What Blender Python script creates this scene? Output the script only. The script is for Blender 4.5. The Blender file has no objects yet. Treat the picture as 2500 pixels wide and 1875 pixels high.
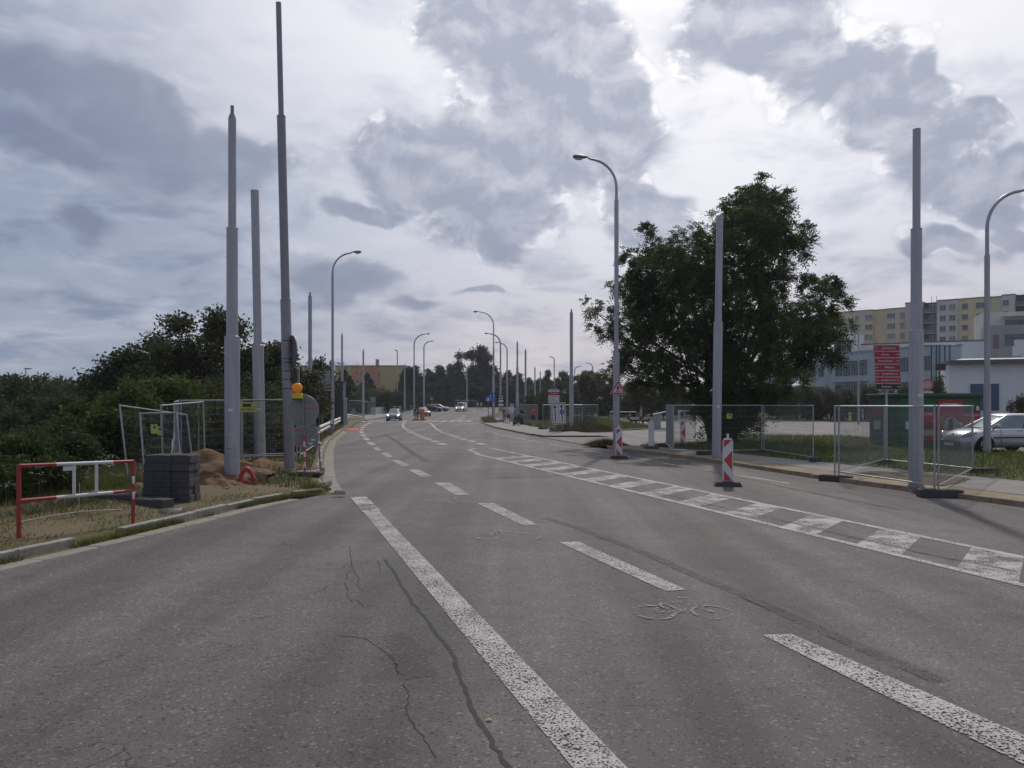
import bpy, bmesh, math, random
import numpy as np
from mathutils import Vector as V, Matrix, Euler

R = math.radians
random.seed(7)
RNG = np.random.default_rng(7)
SC = bpy.context.scene
COL = SC.collection

# ------------------------------------------------------------------ camera
F, CX, HY, EYE = 1950.0, 1250.0, 986.0, 2.1      # measured from the photograph
cam_d = bpy.data.cameras.new('camera')
cam = bpy.data.objects.new('camera', cam_d)
COL.objects.link(cam)
cam.location = (0, 0, EYE)
cam.rotation_euler = (R(90), 0, 0)
cam_d.sensor_width = 36
cam_d.lens = F / 2500 * 36
cam_d.shift_y = (HY - 937.5) / 2500
cam_d.clip_start = 0.1
cam_d.clip_end = 4000
SC.camera = cam

# ------------------------------------------------------------------ sun, sky, exposure
SUN_AZ, SUN_EL = 14.0, 44.0                      # degrees right of +Y, above the horizon
sun_dir = V((math.sin(R(SUN_AZ)) * math.cos(R(SUN_EL)), math.cos(R(SUN_AZ)) * math.cos(R(SUN_EL)), math.sin(R(SUN_EL))))
sd = bpy.data.lights.new('sun', 'SUN')
sd.energy = 2.0
sd.angle = R(2.0)
sd.color = (1.0, 0.95, 0.87)
so = bpy.data.objects.new('sun', sd)
COL.objects.link(so)
so.location = (30, 80, 90)
so.rotation_euler = (-sun_dir).to_track_quat('-Z', 'Y').to_euler()
SC.view_settings.view_transform = 'Standard'
SC.view_settings.look = 'None'
SC.view_settings.exposure = 0.0
SC.view_settings.gamma = 1.0
SC.view_settings.use_curve_mapping = False
SC.cycles.max_bounces = 4
SC.cycles.volume_bounces = 0
SC.cycles.transparent_max_bounces = 12

world = bpy.data.worlds.new('World')
SC.world = world
world.use_nodes = True
nt = world.node_tree
nt.nodes.clear()
def N(t, **kw):
    n = nt.nodes.new(t)
    for k, v in kw.items():
        setattr(n, k, v)
    return n
def link(a, b): nt.links.new(a, b)
def math_(op, a, b=None, c=None, clamp=False):
    n = N('ShaderNodeMath', operation=op, use_clamp=clamp)
    for i, x in enumerate((a, b, c)):
        if x is None: continue
        if isinstance(x, (int, float)): n.inputs[i].default_value = x
        else: link(x, n.inputs[i])
    return n.outputs[0]
def vmath(op, a, b=None, out=0):
    n = N('ShaderNodeVectorMath', operation=op)
    for i, x in enumerate((a, b)):
        if x is None: continue
        if isinstance(x, (tuple, list, V)): n.inputs[i].default_value = x
        else: link(x, n.inputs[i])
    return n.outputs[out]
def ramp(fac, lo, hi, a=0.0, b=1.0, smooth=True):
    n = N('ShaderNodeMapRange', interpolation_type='SMOOTHSTEP' if smooth else 'LINEAR')
    link(fac, n.inputs[0])
    for i, x in enumerate((lo, hi, a, b)): n.inputs[1 + i].default_value = x
    return n.outputs[0]
def noise(vec, scale, detail=5, rough=0.55, dist=0.0):
    n = N('ShaderNodeTexNoise')
    link(vec, n.inputs['Vector'])
    n.inputs['Scale'].default_value = scale; n.inputs['Detail'].default_value = detail
    n.inputs['Roughness'].default_value = rough; n.inputs['Distortion'].default_value = dist
    return n
def mixc(fac, a, b, blend='MIX'):
    n = N('ShaderNodeMix', data_type='RGBA', blend_type=blend)
    if isinstance(fac, (int, float)): n.inputs[0].default_value = fac
    else: link(fac, n.inputs[0])
    for i, x in ((6, a), (7, b)):
        if isinstance(x, tuple): n.inputs[i].default_value = (*x, 1)
        else: link(x, n.inputs[i])
    return n.outputs[2]

sky = N('ShaderNodeTexSky', sky_type='NISHITA', sun_disc=False)
sky.sun_elevation = R(SUN_EL); sky.sun_rotation = R(SUN_AZ)
sky.air_density = 1.0; sky.dust_density = 2.5; sky.ozone_density = 1.0
tc = N('ShaderNodeTexCoord')
D3 = vmath('NORMALIZE', tc.outputs['Generated'])
sx = N('ShaderNodeSeparateXYZ'); link(D3, sx.inputs[0])
az = math_('ARCTAN2', sx.outputs[0], sx.outputs[1])
el = math_('ARCSINE', sx.outputs[2])
cxy = N('ShaderNodeCombineXYZ'); link(az, cxy.inputs[0]); link(el, cxy.inputs[1])
UV = cxy.outputs[0]
# stretch so that clouds flatten towards the horizon
elp = math_('ADD', math_('MULTIPLY', math_('ABSOLUTE', sx.outputs[2]), 1.0), 0.22)
flat = N('ShaderNodeCombineXYZ')
link(math_('DIVIDE', sx.outputs[0], elp), flat.inputs[0])
link(math_('DIVIDE', sx.outputs[1], elp), flat.inputs[1])
FL = flat.outputs[0]
warp = noise(vmath('MULTIPLY', UV, (1, 1.25, 1)), 7.0, 3, 0.6)
warpv = vmath('SCALE', vmath('SUBTRACT', warp.outputs['Color'], (0.5, 0.5, 0.5)), None)
warpv.node.inputs[3].default_value = 0.13
UVW = vmath('ADD', UV, warpv)
def pix_dir(px, py):
    a = math.atan((px - CX) / F)
    return a, math.atan((HY - py) / F * math.cos(a))
# cloud masses, each an ellipse on the sky dome (px, py, rx, ry, tilt)
MASSES = [
 (1150, 40, 130, 90, 0), (1290, 150, 190, 150, 0), (1420, 190, 150, 140, 0), (1530, 280, 100, 140, 0), (1250, 330, 230, 120, 0),
 (1450, 340, 150, 90, 0), (1060, 400, 160, 110, 20), (1190, 480, 190, 110, 0), (1000, 370, 120, 70, 0), (1230, 570, 90, 55, 0), (1330, 60, 90, 80, 0),
 (1850, 50, 190, 110, 0), (1960, 150, 180, 110, 30), (2080, 200, 150, 120, 30), (2170, 280, 140, 120, 40), (2260, 380, 120, 110, 40),
 (2340, 470, 140, 90, 30), (2440, 410, 90, 80, 0), (2430, 510, 90, 80, 0), (1820, 130, 70, 60, 0), (2275, 190, 55, 70, 0), (2380, 290, 50, 45, 0),
 (90, 180, 190, 80, 15), (260, 270, 210, 90, 20), (430, 340, 190, 85, 10), (590, 370, 140, 60, 5), (120, 340, 190, 55, 10),
 (1590, 490, 130, 60, 10), (1610, 560, 120, 60, 0), (880, 500, 120, 30, 10), (2300, 620, 110, 40, 20), (2460, 590, 70, 50, 0), (200, 520, 90, 35, 10), (820, 700, 130, 38, 5), (1180, 725, 60, 16, 0), (1010, 760, 70, 20, 0)]
acc = None
for (px, py, rx, ry, tilt) in MASSES:
    a, e = pix_dir(px, py)
    mp = N('ShaderNodeMapping', vector_type='TEXTURE')
    mp.inputs['Location'].default_value = (a, e, 0)
    mp.inputs['Rotation'].default_value = (0, 0, R(-tilt))
    k = math.cos(a) ** 2 / F
    mp.inputs['Scale'].default_value = (rx * k, ry * k * 1.05, 1)
    link(UVW, mp.inputs[0])
    d = vmath('LENGTH', mp.outputs[0], None, 1)
    b = math_('SUBTRACT', 1.0, d)
    acc = b if acc is None else math_('SMOOTH_MAX', acc, b, 0.35)
STR = (1, 1.3, 1)
fine = noise(vmath('MULTIPLY', UV, STR), 11.0, 6, 0.60, 0.35)
sun_uv = (R(SUN_AZ), R(SUN_EL), 0)
tosun = vmath('SCALE', vmath('NORMALIZE', vmath('SUBTRACT', sun_uv, UV)), None)
tosun.node.inputs[3].default_value = 0.020
fine_s = noise(vmath('MULTIPLY', vmath('ADD', UV, tosun), STR), 11.0, 5, 0.60, 0.35)
mass = math_('ADD', math_('MULTIPLY_ADD', acc, 1.3, 0.12), math_('MULTIPLY', math_('SUBTRACT', fine.outputs[0], 0.5), 1.45))
lit = math_('MULTIPLY_ADD', math_('SUBTRACT', fine.outputs[0], fine_s.outputs[0]), 5.0, 0.30, clamp=True)
# the wide broken layer that carries on all over the sky
wide = noise(FL, 3.1, 5, 0.62, 0.3)
layer = math_('MULTIPLY', math_('SUBTRACT', wide.outputs[0], 0.50), 5.0)
layer2 = noise(vmath('MULTIPLY', UV, (1, 3.2, 1)), 6.0, 5, 0.62, 0.3)
streak = math_('MULTIPLY', math_('SUBTRACT', layer2.outputs[0], 0.50), 5.0)
cosun = vmath('DOT_PRODUCT', D3, tuple(sun_dir), 1)
glow = ramp(cosun, 0.66, 0.96)
lowband = ramp(el, 0.24, 0.0)
back = mixc(glow, (2.75, 3.25, 4.35), (9.0, 8.9, 9.4))
back = mixc(math_('MULTIPLY', lowband, ramp(az, -0.42, 0.05, 0.0, 0.85)), back, (5.9, 5.35, 5.9))
veil = mixc(0.88, sky.outputs[0], back)
# thin high sheets: paler streaks, and a greyer broken layer below them
veil = mixc(math_('MULTIPLY', ramp(streak, -0.3, 1.0), 0.6), veil, mixc(0.5, back, (8.2, 7.9, 8.6)))
veil = mixc(math_('MULTIPLY', ramp(layer, -0.3, 1.1), 0.9), veil, vmath('MULTIPLY', back, (0.70, 0.735, 0.80)))
edge = math_('MULTIPLY', ramp(mass, -0.16, 0.05), ramp(mass, 0.55, 0.05))
dark = vmath('MULTIPLY', mixc(0.40, back, (3.9, 4.15, 5.1)), (0.555, 0.60, 0.68))
bright = vmath('ADD', vmath('MULTIPLY', back, (1.03, 1.02, 1.0)), (0.75, 0.75, 0.75))
hl = math_('ADD', math_('MULTIPLY', edge, ramp(lit, 0.15, 0.8, 0.1, 0.95)), math_('MULTIPLY', lit, 0.36))
hl = math_('MULTIPLY', hl, ramp(glow, 0.0, 0.7, 0.12, 1.0), clamp=True)
cloud = mixc(hl, dark, bright)
soft = ramp(mass, -0.55, 0.75, 0.0, 0.9); hard = ramp(mass, -0.24, 0.30)
cover = N('ShaderNodeMix'); link(ramp(glow, 0.1, 0.6), cover.inputs[0]); link(soft, cover.inputs[2]); link(hard, cover.inputs[3])
skycol = mixc(math_('MULTIPLY', cover.outputs[0], 0.94), veil, cloud)
bg = N('ShaderNodeBackground')
link(skycol, bg.inputs[0]); bg.inputs[1].default_value = 0.107
world.cycles.sampling_method = 'MANUAL'; world.cycles.sample_map_resolution = 256
wo = N('ShaderNodeOutputWorld'); link(bg.outputs[0], wo.inputs[0])

# ------------------------------------------------------------------ helpers
def rise(y):
    if y < 100: return 0.0
    if y < 200: return 1.05e-4 * (y - 100) ** 2
    return 1.05 + 0.021 * (y - 200)
def W(px, py, Y):
    return V(((px - CX) / F * Y, Y, EYE - (py - HY) / F * Y))
def X_(px, Y): return (px - CX) / F * Y
def Z_(py, Y): return EYE - (py - HY) / F * Y
def gp(px, py, z=0.0):
    """the point of the ground (z above the road) under a pixel of the photograph"""
    lo, hi = 1.0, 260.0
    for _ in range(46):
        Y = (lo + hi) / 2
        if Z_(py, Y) > rise(Y) + z: lo = Y
        else: hi = Y
    return V((X_(px, Y), Y, rise(Y) + z))
def interp(tab, y):
    return float(np.interp(y, [t[0] for t in tab], [t[1] for t in tab]))

MATS = {}
def M(name, col, rough=0.65, metal=0.0, var=0.12, scale=6.0, bump=0.0, bscale=60.0, spec=0.5, col2=None, emit=None, trans=0.0, alpha=None, island=0.0):
    """procedural principled material: base colour broken up by noise, optional bump"""
    if name in MATS: return MATS[name]
    m = bpy.data.materials.new(name); m.use_nodes = True
    t = m.node_tree; p = t.nodes['Principled BSDF']
    tcn = t.nodes.new('ShaderNodeTexCoord')
    no = t.nodes.new('ShaderNodeTexNoise'); no.inputs['Scale'].default_value = scale; no.inputs['Detail'].default_value = 6
    no.inputs['Roughness'].default_value = 0.65
    t.links.new(tcn.outputs['Object'], no.inputs['Vector'])
    mr = t.nodes.new('ShaderNodeMapRange'); t.links.new(no.outputs[0], mr.inputs[0])
    mr.inputs[1].default_value = 0.3; mr.inputs[2].default_value = 0.7
    mx = t.nodes.new('ShaderNodeMix'); mx.data_type = 'RGBA'
    t.links.new(mr.outputs[0], mx.inputs[0])
    a = tuple(c * (1 - var) for c in col)
    b = col2 if col2 else tuple(min(1, c * (1 + var)) for c in col)
    mx.inputs[6].default_value = (*a, 1); mx.inputs[7].default_value = (*b, 1)
    outc = mx.outputs[2]
    if island:
        g = t.nodes.new('ShaderNodeNewGeometry')
        hs = t.nodes.new('ShaderNodeHueSaturation')
        mr2 = t.nodes.new('ShaderNodeMapRange'); t.links.new(g.outputs['Random Per Island'], mr2.inputs[0])
        mr2.inputs[3].default_value = 1 - island; mr2.inputs[4].default_value = 1 + island
        t.links.new(mr2.outputs[0], hs.inputs['Value'])
        t.links.new(outc, hs.inputs['Color']); outc = hs.outputs[0]
    t.links.new(outc, p.inputs['Base Color'])
    p.inputs['Roughness'].default_value = rough; p.inputs['Metallic'].default_value = metal
    p.inputs['Specular IOR Level'].default_value = spec
    if emit:
        p.inputs['Emission Color'].default_value = (*emit[0], 1); p.inputs['Emission Strength'].default_value = emit[1]
    if trans:
        # thin leaf: part of the light passes through
        tr = t.nodes.new('ShaderNodeBsdfTranslucent'); t.links.new(outc, tr.inputs[0])
        ms = t.nodes.new('ShaderNodeMixShader'); ms.inputs[0].default_value = trans
        t.links.new(p.outputs[0], ms.inputs[1]); t.links.new(tr.outputs[0], ms.inputs[2])
        t.links.new(ms.outputs[0], t.nodes['Material Output'].inputs[0])
    if alpha is not None:
        p.inputs['Alpha'].default_value = alpha
    if bump:
        nb = t.nodes.new('ShaderNodeTexNoise'); nb.inputs['Scale'].default_value = bscale; nb.inputs['Detail'].default_value = 4
        t.links.new(tcn.outputs['Object'], nb.inputs['Vector'])
        bp = t.nodes.new('ShaderNodeBump'); bp.inputs['Strength'].default_value = bump; bp.inputs['Distance'].default_value = 0.02
        t.links.new(nb.outputs[0], bp.inputs['Height']); t.links.new(bp.outputs[0], p.inputs['Normal'])
    MATS[name] = m
    return m

class MB:
    """collects simple solids; build() links them as ONE mesh object"""
    def __init__(s): s.v = []; s.f = []; s.m = []; s.cur = 0
    def add(s, vs, fs):
        o = len(s.v); s.v += [tuple(v) for v in vs]
        s.f += [tuple(i + o for i in f) for f in fs]; s.m += [s.cur] * len(fs)
        return s
    def box(s, c, d, rz=0.0, rot=None):
        x, y, z = d[0] / 2, d[1] / 2, d[2] / 2
        m = rot if rot is not None else Matrix.Rotation(rz, 3, 'Z')
        vs = [m @ V((a * x, b * y, k * z)) + V(c) for k in (-1, 1) for a, b in ((-1, -1), (1, -1), (1, 1), (-1, 1))]
        return s.add(vs, [(3, 2, 1, 0), (4, 5, 6, 7), (0, 1, 5, 4), (1, 2, 6, 5), (2, 3, 7, 6), (3, 0, 4, 7)])
    def bevbox(s, c, d, b=0.02, rz=0.0):
        x, y, z = d[0] / 2, d[1] / 2, d[2] / 2
        m = Matrix.Rotation(rz, 3, 'Z')
        lv = [(-z, b), (-z + b, 0), (z - b, 0), (z, b)]
        vs = []; n = 8
        for (h, i) in lv:
            for (px, py) in ((-x + b, -y + i), (x - b, -y + i), (x - i, -y + b), (x - i, y - b), (x - b, y - i), (-x + b, y - i), (-x + i, y - b), (-x + i, -y + b)):
                vs.append(m @ V((px, py, h)) + V(c))
        fs = [tuple(reversed(range(n))), tuple(range(3 * n, 4 * n))]
        for k in range(3):
            for i in range(n):
                j = (i + 1) % n
                fs.append((k * n + i, k * n + j, (k + 1) * n + j, (k + 1) * n + i))
        return s.add(vs, fs)
    def tube(s, pts, rad, n=10, cap=True):
        pts = [V(p) for p in pts]
        rs = rad if isinstance(rad, (list, tuple)) else [rad] * len(pts)
        vs = []; fs = []
        ref = None
        for i, p in enumerate(pts):
            t = (pts[min(i + 1, len(pts) - 1)] - pts[max(i - 1, 0)])
            if t.length < 1e-9: t = V((0, 0, 1))
            t.normalize()
            if ref is None:
                ref = V((1, 0, 0)) if abs(t.x) < 0.9 else V((0, 1, 0))
            u = (ref - t * ref.dot(t)).normalized(); w = t.cross(u); ref = u
            for k in range(n):
                a = 2 * math.pi * k / n
                vs.append(p + (u * math.cos(a) + w * math.sin(a)) * rs[i])
        for i in range(len(pts) - 1):
            for k in range(n):
                j = (k + 1) % n
                fs.append((i * n + k, i * n + j, (i + 1) * n + j, (i + 1) * n + k))
        if cap:
            fs.append(tuple(reversed(range(n)))); fs.append(tuple(range((len(pts) - 1) * n, len(pts) * n)))
        return s.add(vs, fs)
    def lathe(s, prof, c=(0, 0, 0), n=20):
        return s.tube([(c[0], c[1], c[2] + z) for z, r in prof], [r for z, r in prof], n)
    def prism(s, poly, z0, z1):
        n = len(poly)
        vs = [(x, y, z0) for x, y in poly] + [(x, y, z1) for x, y in poly]
        fs = [tuple(reversed(range(n))), tuple(range(n, 2 * n))]
        for i in range(n):
            j = (i + 1) % n; fs.append((i, j, n + j, n + i))
        return s.add(vs, fs)
    def plate(s, poly, y0, y1):
        """prism of an (x,z) outline between two y values; front is y0"""
        n = len(poly)
        vs = [(x, y0, z) for x, z in poly] + [(x, y1, z) for x, z in poly]
        fs = [tuple(range(n)), tuple(reversed(range(n, 2 * n)))]
        for i in range(n):
            j = (i + 1) % n; fs.append((j, i, n + i, n + j))
        return s.add(vs, fs)
    def build(s, name, mat, parent=None, smooth=False, loc=None, rot=None):
        me = bpy.data.meshes.new(name)
        me.from_pydata(s.v, [], s.f)
        for m in (mat if isinstance(mat, (list, tuple)) else [mat]): me.materials.append(m)
        if any(s.m): me.polygons.foreach_set('material_index', s.m)
        if smooth:
            me.polygons.foreach_set('use_smooth', [True] * len(me.polygons))
            if smooth != 'full':
                me.set_sharp_from_angle(angle=R(38))
        me.update()
        return link_obj(name, me, parent, loc, rot)
def link_obj(name, me, parent=None, loc=None, rot=None):
    o = bpy.data.objects.new(name, me); COL.objects.link(o)
    if parent is not None: o.parent = parent
    if loc is not None: o.location = loc
    if rot is not None: o.rotation_euler = rot
    return o
def npmesh(name, verts, k, mat, parent=None, loc=None):
    """verts: (n*k,3); every k vertices one face"""
    verts = np.ascontiguousarray(verts, dtype=np.float32); n = len(verts) // k
    me = bpy.data.meshes.new(name)
    me.vertices.add(n * k); me.vertices.foreach_set('co', verts.ravel())
    me.loops.add(n * k); me.loops.foreach_set('vertex_index', np.arange(n * k, dtype=np.int32))
    me.polygons.add(n); me.polygons.foreach_set('loop_start', np.arange(0, n * k, k, dtype=np.int32))
    try: me.polygons.foreach_set('loop_total', np.full(n, k, dtype=np.int32))
    except Exception: pass
    me.materials.append(mat); me.update(calc_edges=True)
    return link_obj(name, me, parent, loc)
def tag(o, label, cat, group=None):
    o['label'] = label; o['category'] = cat
    if group: o['group'] = group
    return o
def thing(name, label, cat, loc=(0, 0, 0), rz=0.0, group=None):
    o = bpy.data.objects.new(name, None); COL.objects.link(o)
    o.location = loc; o.rotation_euler = (0, 0, rz); o.empty_display_size = 0.2
    return tag(o, label, cat, group)
def structure(o): o['kind'] = 'structure'; return o
def stuff(o, label=None, cat=None):
    o['kind'] = 'stuff'
    if label: tag(o, label, cat)
    return o
def copy_tree(o, parent=None):
    c = o.copy(); COL.objects.link(c); c.parent = parent
    for ch in list(o.children): copy_tree(ch, c)
    return c
def text_mb(s, size, mb=None, at=(0, 0, 0), align='CENTER', depth=0.004, stretch=1.0):
    """lettering as flat solids standing in the x-z plane, facing -y"""
    cu = bpy.data.curves.new('lettering', 'FONT'); cu.body = s; cu.size = size; cu.align_x = align; cu.align_y = 'CENTER'
    cu.resolution_u = 2; cu.offset = size * 0.012
    ob = bpy.data.objects.new('lettering', cu); COL.objects.link(ob)
    dg = bpy.context.evaluated_depsgraph_get(); dg.update()
    me = bpy.data.meshes.new_from_object(ob.evaluated_get(dg))
    mb = mb or MB()
    mb.add([(at[0] + v.co.x * stretch, at[1] - depth, at[2] + v.co.y) for v in me.vertices], [tuple(p.vertices) for p in me.polygons])
    bpy.data.objects.remove(ob); bpy.data.curves.remove(cu); bpy.data.meshes.remove(me)
    return mb
# ------------------------------------------------------------------ ground, road, kerbs
XL = [(-6, -19), (-2, -13), (2, -9.3), (6, -7.6), (8, -6.95), (10, -6.43), (11.4, -6.07), (13.9, -5.5), (16.4, -5.0), (18.3, -4.42), (18.7, -3.92), (22, -4.85),
      (26.9, -6.0), (35.3, -7.9), (44.5, -9.8), (63, -12.9), (87, -16.8), (102, -18.4), (120, -19.6), (150, -20.6), (174, -20.6), (200, -18), (232, -12)]
XR = [(-6, 13.2), (4, 12.4), (10, 11.6), (16.2, 10.4), (19.1, 9.5), (22.1, 8.6), (24.5, 8.1), (29.5, 7.05), (33, 5.9), (35.5, 5.0), (38.6, 4.05), (52.5, 1.35),
      (58.8, 0.27), (68, -1.3), (78, -2.5), (89, -3.4), (103, -4.0), (125, -4.0), (150, -3.5), (170, 4), (190, 22), (232, 60)]
def terrain(x, y):
    z = rise(y) - 0.06
    d = interp(XL, y) - x - 6.5
    if d > 0: z -= min(7.5, d * 0.42) * min(1, max(0.0, (150 - y) / 60))
    hill = max(0.0, min(1, (x - 14) / 22)) * max(0.0, min(4.0, (y - 92) * 0.055))
    return max(z, z + hill)

def asphalt(name, tone, worn):
    m = bpy.data.materials.new(name); m.use_nodes = True
    t = m.node_tree; p = t.nodes['Principled BSDF']
    def nd(ty): return t.nodes.new(ty)
    def ns(vec, sc, de=5, ro=0.6):
        n = nd('ShaderNodeTexNoise'); t.links.new(vec, n.inputs['Vector'])
        n.inputs['Scale'].default_value = sc; n.inputs['Detail'].default_value = de; n.inputs['Roughness'].default_value = ro
        return n.outputs[0]
    def mr(f, a, b, c, d):
        n = nd('ShaderNodeMapRange'); t.links.new(f, n.inputs[0])
        for i, x in enumerate((a, b, c, d)): n.inputs[1 + i].default_value = x
        return n.outputs[0]
    def mul(a, b):
        n = nd('ShaderNodeMath'); n.operation = 'MULTIPLY'; t.links.new(a, n.inputs[0])
        if isinstance(b, float): n.inputs[1].default_value = b
        else: t.links.new(b, n.inputs[1])
        return n.outputs[0]
    tc_ = nd('ShaderNodeTexCoord'); P = tc_.outputs['Object']
    # lane-aligned coordinates: shear so that x' is constant along the carriageway
    mp = nd('ShaderNodeMapping'); t.links.new(P, mp.inputs[0])
    mp.inputs['Rotation'].default_value = (0, 0, R(-14)); mp.inputs['Scale'].default_value = (1, 0.035, 1)
    tr = mr(ns(mp.outputs[0], 1.1, 2), 0.35, 0.68, 1.20, 0.70)
    big = mr(ns(P, 0.35, 3), 0.3, 0.7, 0.80, 1.20)
    med = mr(ns(P, 3.0, 3), 0.3, 0.7, 0.9, 1.1)
    grain = mr(ns(P, 75.0, 2, 0.75), 0.28, 0.72, 0.52, 1.5)
    vo = nd('ShaderNodeTexVoronoi'); vo.inputs['Scale'].default_value = 48.0; t.links.new(P, vo.inputs['Vector'])
    gsel = nd('ShaderNodeSeparateColor'); t.links.new(vo.outputs['Color'], gsel.inputs[0])
    chip = mr(gsel.outputs[0], 0.90, 0.97, 1.0, 1.75)          # pale stone chips
    pit = mr(gsel.outputs[1], 0.9, 0.97, 1.0, 0.5)
    # cracks
    wv = nd('ShaderNodeTexNoise'); wv.inputs['Scale'].default_value = 2.4; wv.inputs['Detail'].default_value = 3; t.links.new(P, wv.inputs['Vector'])
    wm = nd('ShaderNodeMix'); wm.data_type = 'RGBA'; wm.inputs[0].default_value = 0.35
    t.links.new(P, wm.inputs[6]); t.links.new(wv.outputs['Color'], wm.inputs[7])
    cv = nd('ShaderNodeTexVoronoi'); cv.feature = 'DISTANCE_TO_EDGE'; cv.inputs['Scale'].default_value = 1.6; t.links.new(wm.outputs[2], cv.inputs['Vector'])
    cl = mr(cv.outputs['Distance'], 0.002, 0.012, 0.0, 1.0)
    cm = mr(ns(P, 0.55, 2), 0.60 - worn, 0.70 - worn, 0.0, 1.0)
    ck = nd('ShaderNodeMath'); ck.operation = 'MULTIPLY'; t.links.new(cm, ck.inputs[0])
    inv = nd('ShaderNodeMath'); inv.operation = 'SUBTRACT'; inv.inputs[0].default_value = 1.0; t.links.new(cl, inv.inputs[1]); t.links.new(inv.outputs[0], ck.inputs[1])
    crack = mr(ck.outputs[0], 0, 1, 1.0, 0.35)
    f = mul(mul(mul(tr, big), mul(med, grain)), mul(mul(chip, pit), crack))
    hue = nd('ShaderNodeMix'); hue.data_type = 'RGBA'
    t.links.new(ns(P, 1.7, 2), hue.inputs[0]); hue.inputs[6].default_value = (tone * 1.16, tone * 0.985, tone * 0.925, 1); hue.inputs[7].default_value = (tone * 1.08, tone, tone * .965, 1)
    sc_ = nd('ShaderNodeVectorMath'); sc_.operation = 'SCALE'; t.links.new(hue.outputs[2], sc_.inputs[0]); t.links.new(f, sc_.inputs[3])
    t.links.new(sc_.outputs[0], p.inputs['Base Color'])
    p.inputs['Roughness'].default_value = 0.82; p.inputs['Specular IOR Level'].default_value = 0.35
    bp = nd('ShaderNodeBump'); bp.inputs['Strength'].default_value = 0.35; bp.inputs['Distance'].default_value = 0.008
    t.links.new(grain, bp.inputs['Height']); t.links.new(bp.outputs[0], p.inputs['Normal'])
    return m
ASPH = asphalt('asphalt', 0.100, 0.0)
ASPH_OLD = asphalt('asphalt_worn', 0.090, 0.05)
ASPH_PALE = asphalt('asphalt_pale', 0.145, -0.1)
TAR = M('tar', (0.056, 0.055, 0.056), 0.85, var=0.25, scale=14, spec=.15)
PATCHM = asphalt('asphalt_patch', 0.070, -0.3)

def paint(name, col, hole_lo, hole_hi, scale, wear):
    """road paint: pits where stones show through (noise), plus larger worn areas"""
    m = bpy.data.materials.new(name); m.use_nodes = True
    t = m.node_tree; p = t.nodes['Principled BSDF']
    tc_ = t.nodes.new('ShaderNodeTexCoord'); P = tc_.outputs['Object']
    def ns(sc, de, ro):
        n = t.nodes.new('ShaderNodeTexNoise'); n.inputs['Scale'].default_value = sc; n.inputs['Detail'].default_value = de; n.inputs['Roughness'].default_value = ro
        t.links.new(P, n.inputs['Vector']); return n.outputs[0]
    pits = ns(scale, 2, .5); big = ns(2.2, 4, .65)
    ad = t.nodes.new('ShaderNodeMath'); ad.operation = 'MULTIPLY_ADD'; t.links.new(big, ad.inputs[0]); ad.inputs[1].default_value = wear; t.links.new(pits, ad.inputs[2])
    mr = t.nodes.new('ShaderNodeMapRange'); t.links.new(ad.outputs[0], mr.inputs[0]); mr.inputs[1].default_value = hole_lo + wear * .5; mr.inputs[2].default_value = hole_hi + wear * .5
    cr = t.nodes.new('ShaderNodeMix'); cr.data_type = 'RGBA'; t.links.new(big, cr.inputs[0])
    cr.inputs[6].default_value = (*[c * 0.72 for c in col], 1); cr.inputs[7].default_value = (*[c * 1.22 for c in col], 1)
    t.links.new(cr.outputs[2], p.inputs['Base Color']); t.links.new(mr.outputs[0], p.inputs['Alpha'])
    p.inputs['Roughness'].default_value = 0.75; p.inputs['Specular IOR Level'].default_value = .3
    return m
P_NEAR = paint('road_paint_pitted', (0.43, 0.40, 0.375), 0.42, 0.50, 58, 0.30)
P_WORN = paint('road_paint_worn', (0.40, 0.38, 0.355), 0.38, 0.52, 40, 0.9)
P_THIN = paint('road_paint', (0.42, 0.40, 0.38), 0.33, 0.47, 40, 0.5)
P_FAINT = paint('faded_paint', (0.27, 0.26, 0.25), 0.46, 0.66, 24, 0.9)
P_RED = paint('red_road_paint', (0.42, 0.085, 0.07), 0.3, 0.4, 30, 0.3)

SOIL_GRASS = M('dry_grass_soil', (0.205, 0.125, 0.062), 0.95, var=0.3, scale=1.3, bump=0.7, bscale=22, col2=(0.085, 0.088, 0.032))
FIELD = M('field', (0.06, 0.065, 0.03), 0.95, var=0.3, scale=0.4)
LAWN = M('lawn_soil', (0.075, 0.082, 0.030), 0.95, var=0.3, scale=1.1, bump=0.5, bscale=25, col2=(0.07, 0.10, 0.028))
PAVE = M('pavement', (0.235, 0.215, 0.195), 0.9, var=0.16, scale=1.4, bump=0.25, bscale=70, spec=0.3)
CONC = M('kerb_concrete', (0.29, 0.265, 0.225), 0.9, var=0.26, scale=5, bump=0.4, bscale=50, spec=0.3)
GUT = M('gutter_concrete', (0.25, 0.22, 0.185), 0.9, var=0.22, scale=3, bump=0.3, bscale=60, spec=0.3)
SAND = M('sand', (0.25, 0.185, 0.115), 0.95, var=0.28, scale=2.0, bump=0.5, bscale=40)

# the ground, one sheet to the horizon
xs = sorted(set([-900, -500, -300, -200, -150, -120] + list(range(-100, 101, 4)) + [120, 150, 200, 300, 500, 900]))
ys = sorted(set([-60, -30, -10] + list(range(0, 261, 5)) + [300, 380, 500, 800, 1500]))
mb = MB()
mb.add([(x, y, terrain(x, y)) for y in ys for x in xs],
       [(j * len(xs) + i, j * len(xs) + i + 1, (j + 1) * len(xs) + i + 1, (j + 1) * len(xs) + i) for j in range(len(ys) - 1) for i in range(len(xs) - 1)])
structure(mb.build('ground', FIELD, smooth='full'))

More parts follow.
